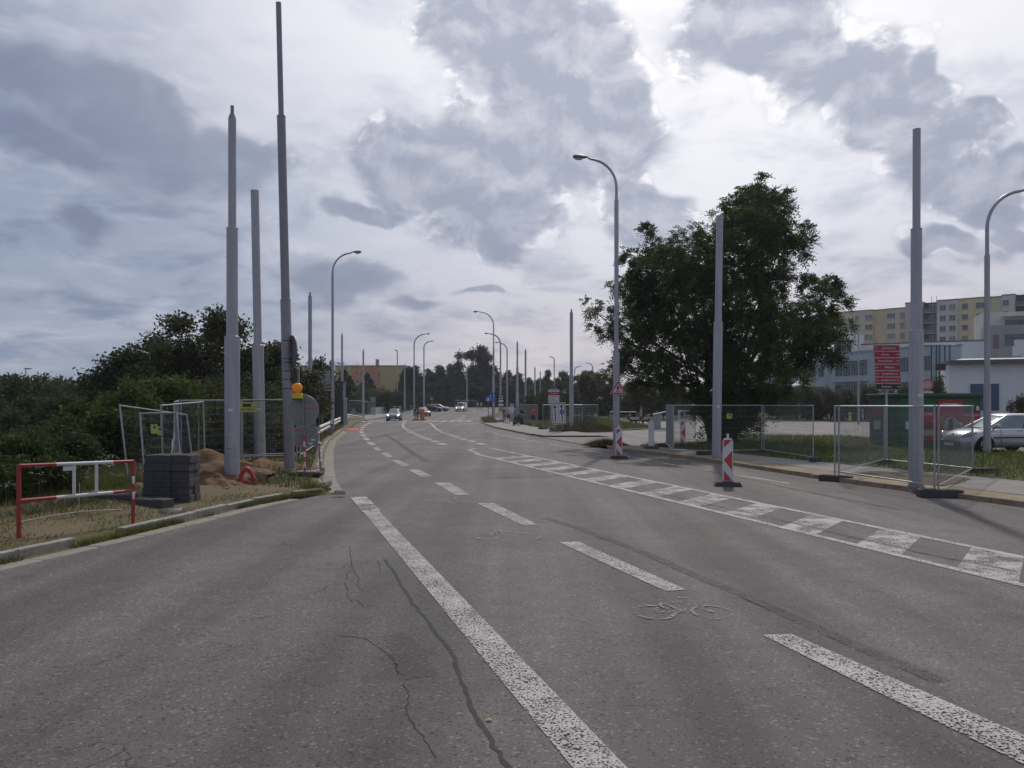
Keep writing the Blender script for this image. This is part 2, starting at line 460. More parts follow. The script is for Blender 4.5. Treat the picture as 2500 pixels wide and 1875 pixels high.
def strip(name, rows, mat, zoff=0.0, parent=None):
    """rows: (y, x0, x1)"""
    m = MB(); n = len(rows)
    m.add([c for (y, a, b) in rows for c in ((a, y, rise(y) + zoff), (b, y, rise(y) + zoff))],
          [(2 * i, 2 * i + 1, 2 * i + 3, 2 * i + 2) for i in range(n - 1)])
    return m.build(name, mat, parent)
yy = sorted([y for y in np.arange(-6, 40, 1.0)] + [18.3, 18.5, 18.7]) + [y for y in np.arange(40, 232, 3.0)]
road = structure(strip('road', [(y, interp(XL, y), interp(XR, y)) for y in yy], ASPH))
# worn side street: everything left of the wide edge line
side = structure(strip('side_street', [(y, interp(XL, y) + 0.002, 0.42 - 0.2963 * (y - 4.6)) for y in sorted(list(np.arange(-6, 18.1, 0.5)) + [18.3])], ASPH_OLD, 0.004))

def gpoly(name, px, mat, parent, z=0.008, ragged=False):
    m = MB(); pts = [gp(*p) for p in px]
    if ragged:
        rg_ = random.Random(len(px)); q = []
        for a, b in zip(pts, pts[1:] + pts[:1]):
            for u in np.linspace(0, 1, 9)[:-1]: q.append(a.lerp(b, u) + V((rg_.uniform(-.022, .022), rg_.uniform(-.022, .022), 0)))
        pts = q
    m.add([(p.x, p.y, p.z + z) for p in pts], [tuple(range(len(pts)))])
    o = m.build(name, mat, parent)
    return o
def wline(name, pts, w, mat, parent, z=0.008, jit=False):
    """ribbon of width w along ground points (x,y)"""
    m = MB(); vs = []
    for i, p in enumerate(pts):
        a = V(pts[max(i - 1, 0)][:2]); b = V(pts[min(i + 1, len(pts) - 1)][:2])
        d = (b - a).normalized(); n = V((-d.y, d.x)) * w / 2
        for s_ in (-1, 1): k_ = s_ * (1 + (RNG.uniform(-.35, .35) if jit else 0)); vs.append((p[0] + n.x * k_, p[1] + n.y * k_, rise(p[1]) + z))
    m.add(vs, [(2 * i, 2 * i + 1, 2 * i + 3, 2 * i + 2) for i in range(len(pts) - 1)])
    return m.build(name, mat, parent)
K = 2500 / 2212.0
def g2(x, y): p = gp(x * K, y * K); return (p.x, p.y)
# wide edge line between the side street and the carriageway
wline('edge_line', [(1.42 - 0.2963 * (y - 1.5) - 0.0, y) for y in np.arange(0.5, 15.6, 0.5)], 0.30, P_NEAR, road, 0.012)
wline('edge_line', [(1.42 - 0.2963 * (y - 1.5), y) for y in (15.45, 17.9)], 0.36, P_WORN, road, 0.016)
# broken line of the cycle lane (corners measured in the picture)
for q in [((1647, 1373), (1710, 1371), (2330, 1642), (2330, 1712)), ((1207, 1172), (1250, 1171), (1483, 1275), (1437, 1278)),
          ((1031, 1088), (1065, 1087), (1162, 1134), (1130, 1136)), ((938, 1043), (972, 1043), (1014, 1069), (985, 1070)),
          ((882, 1015), (905, 1015), (933, 1029), (910, 1031)), ((846, 995), (862, 994), (884, 1006), (868, 1007)),
          ((822, 979), (836, 978), (849, 987), (836, 988)), ((804, 966), (816, 965.5), (825, 973), (813, 974)),
          ((791, 955), (803, 955), (812, 961), (800, 962)), ((783, 946), (794, 946), (800, 951), (789, 951.5)),
          ((778, 938.5), (788, 938.5), (792, 942.5), (782, 943)), ((775.5, 932), (785, 932), (787, 935.5), (777.5, 936)),
          ((776, 927), (785, 926.5), (784, 929.5), (775, 930)), ((780, 922), (789, 921.5), (786, 924.5), (777, 925)),
          ((787, 917.5), (796, 917), (791, 919.8), (782, 920.3)), ((796, 913.5), (805, 913), (799, 915.8), (790, 916))]:
    gpoly('lane_dash', [(x * K, y * K) for x, y in (q[0], q[3], q[2], q[1])], P_NEAR if q[0][1] > 960 else P_THIN, road, 0.008)
# hatched island
lo = lambda y: 5.91 + (9.22 - y) * (7.14 / 23.3)
up = lambda y: 6.98 + (10.9 - y) * (8.23 / 27.7)
wline('hatch_border', [(lo(y), y) for y in np.arange(3, 33.1, 1.0)] + [(-1.6, 34.6), (-1.95, 36.2), (-1.7, 37.6)], 0.15, P_THIN, road)
wline('hatch_border', [(up(y), y) for y in np.arange(3, 39, 1.0)], 0.15, P_THIN, road)
y0 = 11.94 - 4 * 1.73
while y0 < 31:
    a, b = y0, y0 - 0.84
    c, d = y0 + 1.42, y0 + 0.60
    m = MB()
    m.add([(lo(a) + .08, a, .006), (lo(b) + .08, b, .006), (up(d) - .08, d, .006), (up(c) - .08, c, .006)], [(0, 1, 2, 3)])
    m.build('hatch_bar', P_WORN, road); y0 += 1.73
# broken line on the right
for (x0, y0), (x1, y1), ox, oy, sc in [((965, 1110), (1470, 1190), 1400, 880, 4.424), ((1750, 1240), (2330, 1330), 1400, 880, 4.424), ((580, 1040), (810, 1075), 1400, 880, 4.424),
        ((60, 965), (310, 1005), 1400, 880, 4.424), ((1210, 1295), (1520, 1345), 1150, 880, 6.32), ((880, 1230), (1120, 1270), 1150, 880, 6.32), ((670, 1190), (850, 1225), 1150, 880, 6.32),
        ((470, 1150), (620, 1175), 1150, 880, 6.32), ((330, 1115), (430, 1140), 1150, 880, 6.32), ((230, 1092), (300, 1105), 1150, 880, 6.32)]:
    a = gp(ox + x0 / sc, oy + y0 / sc); b = gp(ox + x1 / sc, oy + y1 / sc)
    wline('lane_dash', [(a.x, a.y), (b.x, b.y)], 0.13, P_THIN, road)
# two broken lines of the turning lane and the curved tips
r4 = lambda x, y: gp(900 + x / 6.32, 880 + y / 6.32)
for line in ([(598, 1071), (627, 1091), (661, 1111), (710, 1131), (763, 1155), (829, 1184), (915, 1215), (1017, 1250), (1140, 1292)], [(1150, 1117), (1212, 1135), (1278, 1157), (1358, 1184), (1459, 1215), (1580, 1248), (1734, 1290)]):
    P_ = [V(r4(*q)[:2]) for q in line]
    for i, c in enumerate(P_):
        d = (P_[min(i + 1, len(P_) - 1)] - P_[max(i - 1, 0)]) / (2 if 0 < i < len(P_) - 1 else 1)
        wline('lane_dash', [tuple(c - d * .24), tuple(c + d * .24)], 0.42, P_THIN, road)
for pts in ([(600, 1060), (560, 1050), (535, 1025), (526, 990), (540, 960), (580, 936)], [(915, 960), (960, 972), (990, 995), (1020, 1035), (1060, 1068), (1120, 1098)],
            [(640, 1066), (760, 1072), (880, 1080), (980, 1084)]):
    wline('guide_line', [tuple(r4(*p)[:2]) for p in pts], 0.22, P_THIN, road)
# zebra crossing about 97 m away
for x in (120, 238, 380, 520, 640, 880, 1028, 1155, 1282, 1410, 1536, 1662):
    c = r4(x, 933)
    m = MB(); m.add([(c.x - 1.2, 93.5, .008), (c.x - .65, 93.5, .008), (c.x + .05 - .6, 101, .008), (c.x - 1.15, 101, .008)], [(0, 1, 2, 3)])
    m.build('crossing_stripe', P_THIN, road)
for x in (1060, 1140, 1240, 1340, 1430, 1530, 1630, 1720, 1790):
    c = r4(x, 803)
    wline('lane_dash', [(c.x - 2.2, c.y - 1), (c.x + 2.2, c.y + 1)], 1.6, P_THIN, road)
for (x, y) in ((1200, 893), (1345, 853), (1580, 902), (1680, 858), (1790, 828), (1505, 978)):
    c = r4(x, y); wline('lane_arrow', [(c.x - 1.2, c.y - 2), (c.x + 1.2, c.y + 2)], 0.8, P_THIN, road)
wline('lane_line', [tuple(r4(*p)[:2]) for p in ((1350, 925), (1420, 892), (1500, 860))], 0.2, P_THIN, road)
gpoly('red_cycle_patch', [(842, 1051), (878, 1051), (880, 1045), (846, 1045)], P_RED, road)
# sprayed survey marks
def squiggle(px, py, w, h, n, seed):
    rg = random.Random(seed); pts = []
    for i in range(n):
        p = gp(px + w * (i / (n - 1) - .5), py + rg.uniform(-h, h)); pts.append((p.x, p.y))
    wline('sprayed_mark', pts, 0.035, P_FAINT, road, 0.010)
def bike_mark(px, py, w, h):
    """worn white bicycle outline painted on the lane"""
    c = gp(px, py)
    f = lambda x, y: (c.x + x * w, c.y + y * h)
    ring = lambda x0: [f(x0 + .21 * math.cos(a), -.16 + .26 * math.sin(a)) for a in np.linspace(0, 2 * math.pi, 19)]
    for part in (ring(-.31), ring(.31), [f(-.31, -.16), f(-.14, .24), f(.16, .24), f(.31, -.16)], [f(-.14, .24), f(0, -.16), f(.16, .24)], [f(-.31, -.16), f(0, -.16)], [f(.16, .24), f(.2, .42), f(.08, .44)], [f(-.22, .34), f(-.06, .34)]):
        wline('bicycle_mark', part, 0.045, P_FAINT, road, 0.010)
for a in ((1240, 1306, 1.0, 1.1), (1085, 1222, 1.0, 1.4), (965, 1172, 1.0, 1.5), (940, 1143, 1.0, 1.7), (1660, 1486, .95, 1.0)): bike_mark(*a)
# tar seam and patch beside the edge line
seam = [(1255, 1900), (1218, 1840), (1175, 1770), (1145, 1720), (1128, 1670), (1112, 1610), (1075, 1560), (1040, 1510), (1005, 1470), (985, 1440), (960, 1395), (935, 1360)]
sp_ = [V(gp(*p)[:2]) for p in seam]
wline('tar_seam', [tuple(a.lerp(b, u) + V((RNG.uniform(-.012, .012), 0))) for a, b in zip(sp_, sp_[1:]) for u in np.linspace(0, 1, 6)[:-1]], 0.034, TAR, side, 0.007, True)
gpoly('asphalt_patch', [(985, 1660), (1065, 1652), (1040, 1600), (1010, 1560), (975, 1545), (940, 1552), (960, 1610)], PATCHM, side, 0.006, True)
RUB = paint('tyre_rubber', (.078, .075, .073), .46, .62, 75, .45)
DUST = paint('kerb_dust', (.20, .165, .125), .44, .80, 7, .8)
CRK = M('crack', (.055, .052, .05), .95, var=.2, spec=.1)
def smooth_px(px, n=7):
    P_ = [V(gp(*p)[:2]) for p in px]; return [tuple(a.lerp(b, u)) for a, b in zip(P_, P_[1:]) for u in np.linspace(0, 1, n)[:-1]] + [tuple(P_[-1])]
for px, w in (([(1330, 1265), (1420, 1292), (1500, 1322), (1590, 1356), (1703, 1408), (1816, 1453), (1907, 1494), (2100, 1580), (2300, 1665)], .22),
              ([(940, 1060), (952, 1068), (971, 1079), (995, 1098), (1042, 1127)], .35), ([(1600, 1203), (1708, 1227), (1816, 1250), (1952, 1281), (2088, 1313), (2268, 1354), (2480, 1396)], .14), ([(1560, 1112), (1680, 1140), (1800, 1165), (1990, 1205), (2200, 1245)], .2)):
    wline('tyre_mark', smooth_px(px), w * .8, RUB, road, 0.011)
wline('kerb_dust', [(interp(XR, y) - .35, y) for y in np.arange(9, 37, .5)], .7, DUST, road, 0.003, True)
for px in ([(852, 1335), (862, 1392), (875, 1415), (872, 1430), (886, 1445)], [(766, 1449), (785, 1443), (795, 1436), (807, 1427)], [(838, 1420), (850, 1440), (848, 1460), (860, 1472)], [(893, 1372), (905, 1369), (922, 1370), (930, 1400)], [(862, 1392), (848, 1404), (846, 1418)],
           [(820, 1552), (850, 1555), (890, 1560), (912, 1572), (935, 1590), (965, 1620), (972, 1650)], [(985, 1668), (1000, 1700), (990, 1735), (1010, 1770), (1035, 1800), (1060, 1850)], [(590, 1520), (620, 1512), (650, 1507), (672, 1504)], [(870, 1465), (890, 1482), (905, 1478)]):
    q = smooth_px(px, 6); wline('crack', [(x + RNG.uniform(-.012, .012), y + RNG.uniform(-.012, .012)) for x, y in q], .009, CRK, side, 0.006, True)
leaf = MB(); c = gp(1193, 1762)
leaf.add([(c.x - .02, c.y, .012), (c.x, c.y - .018, .022), (c.x + .024, c.y + .002, .012), (c.x + .004, c.y + .02, .02)], [(0, 1, 2, 3)])
tag(leaf.build('fallen_leaf', M('yellow_leaf', (0.55, 0.38, 0.03), 0.6)), 'small yellow leaf lying on the worn asphalt near the wide white line', 'leaf')

# ---- left kerb: gutter slabs, kerbstones, verge
ZK = 0.12
def along(tab, ya, yb, step):
    """points every `step` metres of arc along x(y)"""
    out = []; y = ya; last = V((interp(tab, y), y)); out.append(last.copy()); d = 0
    while y < yb:
        y += 0.02; p = V((interp(tab, y), y)); d += (p - last).length; last = p
        if d >= step: out.append(p.copy()); d = 0
    return out
def stones(parent, name, pts, off, width, ztop, depth, mat, seed, gap=0.012, bev=0.012, jit=0.006):
    rg = random.Random(seed)
    base = MB().bevbox((0, 0, -depth / 2), (1, width, depth), bev).build(name, mat)
    me = base.data; bpy.data.objects.remove(base)
    for a, b in zip(pts, pts[1:]):
        d = b - a; L = d.length
        if L < 0.1: continue
        n = V((-d.y, d.x)).normalized()
        c = (a + b) / 2 + n * (off + width / 2)
        o = link_obj(name, me, parent, (c.x, c.y, rise(c.y) + ztop + rg.uniform(-jit, jit)))
        o.scale = (L - gap, 1, 1)
        o.rotation_euler = (rg.uniform(-.012, .012), rg.uniform(-.006, .006), math.atan2(d.y, d.x) + rg.uniform(-.006, .006))
def emptystruct(name):
    o = bpy.data.objects.new(name, None); COL.objects.link(o); o['kind'] = 'structure'; return o
gutl = emptystruct('gutter')
kerbl = emptystruct('kerb_left')
ptsA = along(XL, 3.0, 18.25, 1.0); ptsB = along(XL, 18.8, 62, 1.0)
stones(gutl, 'gutter_slab', ptsA, 0.0, 0.27, 0.014, 0.12, GUT, 1, jit=0.004)
stones(gutl, 'gutter_slab', ptsB, 0.0, 0.42, 0.016, 0.12, GUT, 2, jit=0.004)
skip = set([7, 8])
for i, (a, b) in enumerate(zip(ptsA, ptsA[1:])):
    if i in (9,): continue                     # one stone is missing
    stones(kerbl, 'kerbstone', [a, b], 0.42, 0.13, ZK + 0.01, 0.3, CONC, 30 + i, jit=0.015)
stones(kerbl, 'kerbstone', [V((-4.92, 18.1)), V((-4.42, 18.75))], 0.0, 0.14, ZK, 0.3, CONC, 44)
stones(kerbl, 'kerbstone', [V((-4.42, 18.75)), V((-4.62, 19.75))], 0.0, 0.14, ZK - .02, 0.3, CONC, 45)
stones(kerbl, 'kerbstone', ptsB[1:-1], 0.44, 0.13, ZK, 0.3, CONC, 4, jit=0.02)
def bump(x, y): return 0.05 * math.sin(1.7 * x + .6 * y) * math.sin(1.1 * y - .4 * x) + 0.03 * math.sin(4.1 * x + 2) * math.sin(3.7 * y)
def verge_z(x, y):
    d = interp(XL, y) - x - 0.5
    z = ZK - 0.01 + min(0.16, max(0, d) * 0.05) + bump(x, y) * min(1, max(0, d))
    e = d - 4.6 - (y > 18) * 1.2
    if e > 0: z -= min(6.5, e * 0.5)
    return z + rise(y)
dd = [0.28, 0.52, 0.58, 0.9, 1.3, 1.8, 2.4, 3, 3.6, 4.2, 4.8, 5.4, 6, 7, 8, 10, 12, 15, 19, 24]
yv = sorted(list(np.arange(1, 40, 0.5)) + [18.3, 18.7]) + list(np.arange(40, 104, 2.0))
m = MB(); nn = len(dd)
for y in yv:
    for d in dd:
        x = interp(XL, y) - d
        z = (0.004 + rise(y)) if d < 0.55 and y < 18.5 else verge_z(x, y)
        if y >= 18.5 and d < 0.4: z = rise(y) - 0.02
        m.v.append((x, y, z))
for j in range(len(yv) - 1):
    for i in range(nn - 1):
        m.f.append((j * nn + i, j * nn + i + 1, (j + 1) * nn + i + 1, (j + 1) * nn + i)); m.m.append(0)
structure(m.build('verge', SOIL_GRASS, smooth='full'))

# ---- right kerb, pavement, lawns, car park
kerbr = emptystruct('kerb_right')
XRr = [(y, -x) for y, x in XR]
pr = along(XR, 4, 38.0, 1.0)
def stones_r(parent, pts, off, width, ztop, mat, seed, name='kerbstone', depth=0.3):
    stones(parent, name, pts, -off - width, width, ztop, depth, mat, seed, jit=0.008)
stones_r(kerbr, pr, 0.0, 0.16, ZK, M('kerb_dusty', (0.24, 0.19, 0.135), 0.92, var=0.3, scale=4, bump=0.4), 6)
pr2 = along(XR, 53, 110, 1.5)
stones_r(kerbr, pr2, 0.0, 0.16, ZK, MATS['kerb_dusty'], 7)
inner = [(4, 15.6), (10, 15.2), (20.6, 13.2), (27.8, 10.4), (33, 8.6), (38, 6.2)]
structure(strip('sand_strip', [(y, interp(XR, y) + .15, interp(XR, y) + 1.15) for y in np.arange(3, 38.5, .5)], SAND, ZK - 0.012))
structure(strip('pavement', [(y, interp(XR, y) + 1.1, interp(inner, y)) for y in np.arange(3, 38.5, .5)], PAVE, ZK - 0.004))
structure(strip('bus_stop_pavement', [(y, interp(XR, y) + .15, interp(XR, y) + 3.4 + max(0, (70 - y) * .05)) for y in np.arange(50, 112, 2.)], PAVE, ZK - 0.004))
structure(strip('far_pavement', [(y, interp(XL, y) - 4.6, interp(XL, y) - .05) for y in np.arange(103, 182, 3.)], PAVE, 0.05))
def sheet(name, poly, mat, z):
    m = MB(); m.add([(x, y, rise(y) + z) for x, y in poly], [tuple(range(len(poly)))]); return structure(m.build(name, mat))
# pale car park with its drive
sheet('car_park', [(4.1, 38.4), (9.6, 41.5), (11.6, 44), (15.2, 52), (21, 49), (20.6, 36.5), (22, 30.5), (60, 22), (70, 90), (12, 92), (12.4, 66), (4.4, 57.9), (1.3, 52.6)], ASPH_PALE, 0.03)
lawn1 = [(6.1, 38.2), (9.3, 40.9), (11.4, 43.4), (15.0, 51.2), (20.6, 48.4), (20.2, 36.2), (21.6, 30.0), (40, 24.6), (40, 8), (15.3, 8), (15.2, 10), (13.2, 20.6), (10.4, 27.8), (8.6, 33)]
sheet('lawn', lawn1, LAWN, ZK + 0.01)
lawn2 = [(5.2, 58.2), (12.4, 66.2), (12, 92), (12, 118), (1.5, 118), (0.5, 84), (2.2, 70), (4.2, 60)]
sheet('lawn', lawn2, LAWN, ZK + 0.012)
lk = emptystruct('lawn_kerb')
for poly in ([(6.1, 38.2), (9.3, 40.9), (11.4, 43.4), (15.0, 51.2)], [(5.2, 58.2), (12.4, 66.2), (12, 92)]):
    for a, b in zip(poly, poly[1:]):
        a = V(a); b = V(b); n = max(1, round((b - a).length / 1.0))
        stones(lk, 'kerbstone', [a + (b - a) * i / n for i in range(n + 1)], -0.13, 0.13, ZK + 0.02, 0.3, CONC, int(a.x * 9))

# dug-up soil round the thick pole
m = MB(); q = [(2085, 1155), (2120, 1150), (2180, 1152), (2260, 1156), (2330, 1163), (2375, 1170), (2340, 1180), (2290, 1186), (2215, 1176), (2150, 1167), (2100, 1160)]
rg_ = random.Random(2); pts = [gp(x, y, ZK) for x, y in q]; pl_ = []
for a, b in zip(pts, pts[1:] + pts[:1]):
    for u in np.linspace(0, 1, 6)[:-1]: pl_.append(a.lerp(b, u) + V((rg_.uniform(-.05, .05), rg_.uniform(-.06, .06), .004)))
cc = sum(pl_, V()) / len(pl_); n_ = len(pl_); ringv = [cc]
for f in (.35, .7, 1.0): ringv += [cc + (p - cc) * f + V((0, 0, (rg_.uniform(.0, .05) if f < 1 else 0))) for p in pl_]
fs = [(0, 1 + i, 1 + (i + 1) % n_) for i in range(n_)]
for k in range(2):
    for i in range(n_): j = (i + 1) % n_; fs.append((1 + k * n_ + i, 1 + (k + 1) * n_ + i, 1 + (k + 1) * n_ + j, 1 + k * n_ + j))
m.add(ringv, fs); structure(m.build('dug_soil', M('pit_soil', (.085, .055, .035), .97, var=.4, scale=3, bump=1.0, bscale=16, col2=(.16, .11, .07))))
# ------------------------------------------------------------------ poles, lamps, signs
STEEL = M('painted_steel', (0.36, 0.352, 0.385), 0.42, 0.2, var=0.16, scale=2.2)
STEEL_D = M('dark_steel', (0.23, 0.225, 0.245), 0.45, 0.25, var=0.10, scale=1.5)
for m_ in (STEEL, ):
    t_ = m_.node_tree; nz = [n for n in t_.nodes if n.type == 'TEX_NOISE'][0]; mpn = t_.nodes.new('ShaderNodeMapping'); mpn.inputs['Scale'].default_value = (3.5, 3.5, .22)
    t_.links.new(nz.inputs['Vector'].links[0].from_socket, mpn.inputs[0]); t_.links.new(mpn.outputs[0], nz.inputs['Vector'])
GALV = M('galvanised', (0.36, 0.365, 0.38), 0.42, 0.5, var=0.15, scale=9)
BLACK = M('black_plastic', (0.022, 0.022, 0.024), 0.5, var=0.25, scale=7)
RUBBER = M('recycled_rubber', (0.045, 0.043, 0.043), 0.85, var=0.25, scale=8, bump=0.4, bscale=60)
WHITE = M('white_paint', (0.66, 0.66, 0.68), 0.5, var=0.05, scale=4)
RED = M('red_reflective', (0.50, 0.045, 0.05), 0.45, var=0.08, scale=5)
BLUE = M('sign_blue', (0.035, 0.10, 0.36), 0.45, var=0.06)
SIGNBACK = M('sign_back', (0.23, 0.225, 0.225), 0.5, 0.2, var=0.10, scale=4)
YELLOW = M('sign_yellow', (0.40, 0.44, 0.09), 0.5, var=0.06)
DARKG = M('dark_print', (0.02, 0.025, 0.02), 0.6)

def steel_pole(x, y, z0, secs, label, lean=(0, 0), nub=True, cat='pole', mat=None, name='steel_pole', group='stepped steel poles'):
    """secs: [(z_top_of_section, radius)] above z0; sections step in at welded collars"""
    t = thing(name, label, cat, (x, y, z0), 0, group)
    H = secs[-1][0]; zb = -0.6
    P = lambda z: (lean[0] * z / H, lean[1] * z / H, z)
    for k, (zt, r) in enumerate(secs):
        last = k == len(secs) - 1
        r2 = secs[k + 1][1] if not last else r
        zs = [zb, (zb + zt) / 2, zt - r * .25, zt] if not last else [zb, (zb + zt) / 2, zt]
        rr = [r * 1.01, r, r, r2 * 1.02] if not last else [r, r, r]
        MB().tube([P(z) for z in zs], rr, 24).build('section', mat or STEEL, t, smooth=True)
        if not last:
            MB().tube([P(zt - r * .3), P(zt - r * .1)], [r * 1.035, r * 1.02], 24).build('collar', mat or STEEL, t, smooth=True)
        zb = zt
    r = secs[0][1]
    MB().tube([P(-.02), P(.05), P(.06), P(.10)], [r * 1.18, r * 1.18, r * 1.05, r * 1.02], 24).build('base_collar', CONC, t, smooth=True)
    if nub:
        r = secs[-1][1]
        MB().tube([P(H), P(H + .1), P(H + .1), P(H + .32)], [r, r * .7, r * .45, r * .45], 16).build('spigot', STEEL_D, t, smooth=True)
    return t
def pole_px(px, Y, z0, ysteps, widths, label, lean_px=0, nub=True):
    x = X_(px, Y)
    secs = [(Z_(py, Y) - z0, w * Y / F / 2) for py, w in zip(ysteps, widths)]
    return steel_pole(x, Y, z0, secs, label, (lean_px * Y / F, 0), nub)
p1 = pole_px(567, 19.6, 0.2, (820, 555, 290), (36, 27, 19), 'tall stepped steel pole beside the soil heap and red conduit loops', 0)
MB().bevbox((0, -0.17, 0.98), (0.13, 0.05, 0.36), 0.02).build('hatch_cover', STEEL, p1)
MB().tube([(0, 0, .62), (0, 0, .64)], 0.19, 24).build('weld_ring', GALV, p1, smooth=True)
p2 = pole_px(635, 26.6, 0.22, (842, 465), (27, 19.5), 'steel pole leaning slightly left behind the site fence, blunt top', -13, False)
pole_px(757, 55, 0.15, (913, 725), (12.5, 9), 'slim steel pole behind the round sign, beside the grey sign backs')
pole_px(835, 83, 0.1, (944, 882, 820), (8.6, 6.6, 4.6), 'steel pole standing behind the curved guardrail crest')
pole_px(887, 108, 0.1, (928, 858), (6, 4.4), 'steel pole at the far end of the guardrail, before the orange building')
pole_px(988, 160, rise(160), (950, 893), (4.2, 3.2), 'distant steel pole in front of the dark conifers, right of the yellow building wall')
pole_px(1395, 60, 0.1, (915, 765), (10.3, 8), 'steel pole just right of the tilted two-arrow lane sign')
p9 = pole_px(1749, 29.5, 0.1, (785, 527), (21.5, 16.5), 'steel pole in front of the big tree, behind the nearest striped beacon', 8, False)
p10 = pole_px(2236, 19.1, 0.1, (805, 557, 315), (33, 25.5, 18), 'thick steel pole inside the fenced enclosure on the right', 2, False)
pole_px(1263, 100, 0.05, (958, 896, 838), (7.2, 6, 4.2), 'steel pole behind the people waiting at the bus stop')
pole_px(1283, 118, 0.05, (960, 857), (6.4, 4.6), 'steel pole behind the bus stop, right one of a close pair')
pole_px(1306, 165, rise(165), (960, 899), (4.4, 3.2), 'far steel pole above the hedge, left of a shorter one')
pole_px(1319, 185, rise(185), (950, 909), (3.6, 2.6), 'farthest short steel pole above the hedge')

for pp, r_, z_ in ((p1, .18, 1.75), (p2, .185, 1.7), (p9, .16, 1.9), (p10, .158, 2.2)):
    MB().box((0.02, -r_ - .006, z_), (.11, .012, .075)).build('number_plate', WHITE, pp)
    MB().tube([(0, 0, .16), (0, 0, .175)], r_ * 1.03, 24).build('weld_ring', STEEL_D, pp, smooth=True)
    MB().bevbox((r_ * .55, -r_ * .86, .75), (.09, .03, .28), .008).build('cable_door', STEEL, pp)
def street_lamp(px, Y, top_py, end_px, label, z0=0.1, widths=(13, 8, 6), steps=(), head=True, drop=0.0):
    x = X_(px, Y); zt = Z_(top_py, Y) - z0; dx = (end_px - px) / F * Y
    t = thing('street_lamp', label, 'street lamp', (x, Y, z0), 0, 'curved arm street lamps')
    zs = [Z_(s, Y) - z0 for s in steps]
    rr = min(abs(dx) * .75, zt * .16)
    rs = [w * Y / F / 2 for w in widths]
    zst = zt - rr
    b = [-.4] + zs + [zst]
    for k in range(len(b) - 1):
        r = rs[min(k, len(rs) - 1)]
        MB().tube([(0, 0, b[k]), (0, 0, b[k + 1])], [r, r * .96], 16).build('mast_section', STEEL, t, smooth=True)
        if k: MB().tube([(0, 0, b[k] - .12), (0, 0, b[k] + .05)], [r * 1.25, r * 1.12], 16).build('collar', STEEL, t, smooth=True)
    s_ = 1 if dx > 0 else -1
    r = rs[min(len(b) - 2, len(rs) - 1)] * .9
    arc = [(s_ * rr * (1 - math.cos(a)), 0, zst + rr * math.sin(a)) for a in np.linspace(0, R(84), 10)]
    hl = 0.62
    arc.append((dx - s_ * hl * .7, 0, zst + rr + 0.05))
    MB().tube(arc, [r] * 9 + [r * .85, r * .8], 12).build('arm', STEEL, t, smooth=True)
    e = V(arc[-1])
    hm = MB()
    prof = [(0, .045), (.08, .07), (.2, .10), (.36, .135), (.52, .14), (.64, .11), (.69, .05)]
    hm.tube([(e.x + s_ * a, 0, e.z + .04 + a * .05) for a, q in prof], [q for a, q in prof], 14)
    for i, v in enumerate(hm.v): hm.v[i] = (v[0], v[1] * 1.25, e.z + .04 + (v[2] - e.z - .04) * (.62 if v[2] > e.z else .8))
    h = hm.build('lamp_head', STEEL_D, t, smooth='full')
    gm = MB().tube([(e.x + s_ * a, 0, e.z - .03 + a * .05) for a in (.24, .34, .5, .62)], [.05, .1, .1, .05], 12)
    gm.build('lens', M('lamp_glass', (0.5, 0.5, 0.5), 0.2, var=0.05), h, smooth='full')
    return t
L_R1 = street_lamp(1505, 36, 388, 1412, 'tall street lamp left of the big tree, carrying the triangular warning sign', 0.1, (17, 11, 7), (860, 490))
street_lamp(812, 58, 618, 874, 'street lamp on the left side with its arm reaching right over the road', 0.1, (8.5, 6.2, 4.6), (930, 668))
street_lamp(2410, 32, 466, 2530, 'street lamp at the right edge, standing before the silver hatchback', 0.12, (17, 13, 9), (941, 624))
street_lamp(1011, 128, 816, 1046, 'left of two distant lamps with right-reaching arms, beyond the orange bollards', rise(128), (4.2, 3.2, 2.6), (900,))
street_lamp(1035, 160, 834, 1055, 'right, farther lamp of two with right-reaching arms, near the parked cars', rise(160), (4, 3, 2.4), (905,))
street_lamp(1205, 101, 762, 1161, 'nearest left-reaching lamp over the blue lane sign', 0.05, (6.4, 4.4, 3), (920, 850))
street_lamp(1222, 125, 815, 1187, 'middle one of three left-reaching lamps by the bus stop', 0.05, (5, 3.8, 2.8), (905,))
street_lamp(1238, 150, 837, 1212, 'farthest of three left-reaching lamps by the bus stop', rise(150), (4.2, 3.2, 2.4), (905,))
street_lamp(1353, 190, 872, 1343, 'distant lamp behind the hedge, left of the pole by the lane sign', rise(190), (2.8, 2.2), ())
street_lamp(1403, 210, 895, 1416, 'distant lamp with right-reaching arm above the bushes', rise(210), (2.6, 2), ())
street_lamp(1447, 205, 887, 1432, 'distant lamp with left-reaching arm above the bushes', rise(205), (2.8, 2), ())
street_lamp(2096, 80, 796, 2080, 'slim car park lamp before the pale blue building', 0.1, (5, 3.6), (950,))
street_lamp(970, 190, 856, 966, 'thin distant lamp in front of the yellow building wall', rise(190), (2.6, 2), ())
t = thing('street_lamp', 'distant two-headed lamp beside the white van', 'street lamp', (X_(1140, 185), 185, rise(185)))
MB().tube([(0, 0, -.3), (0, 0, 9.6)], [.17, .11], 10).build('mast_section', STEEL, t, smooth=True)
for s_ in (-1, 1): MB().bevbox((s_ * .55, -.1, 9.75), (.95, .35, .22), .05).build('lamp_head', STEEL_D, t)

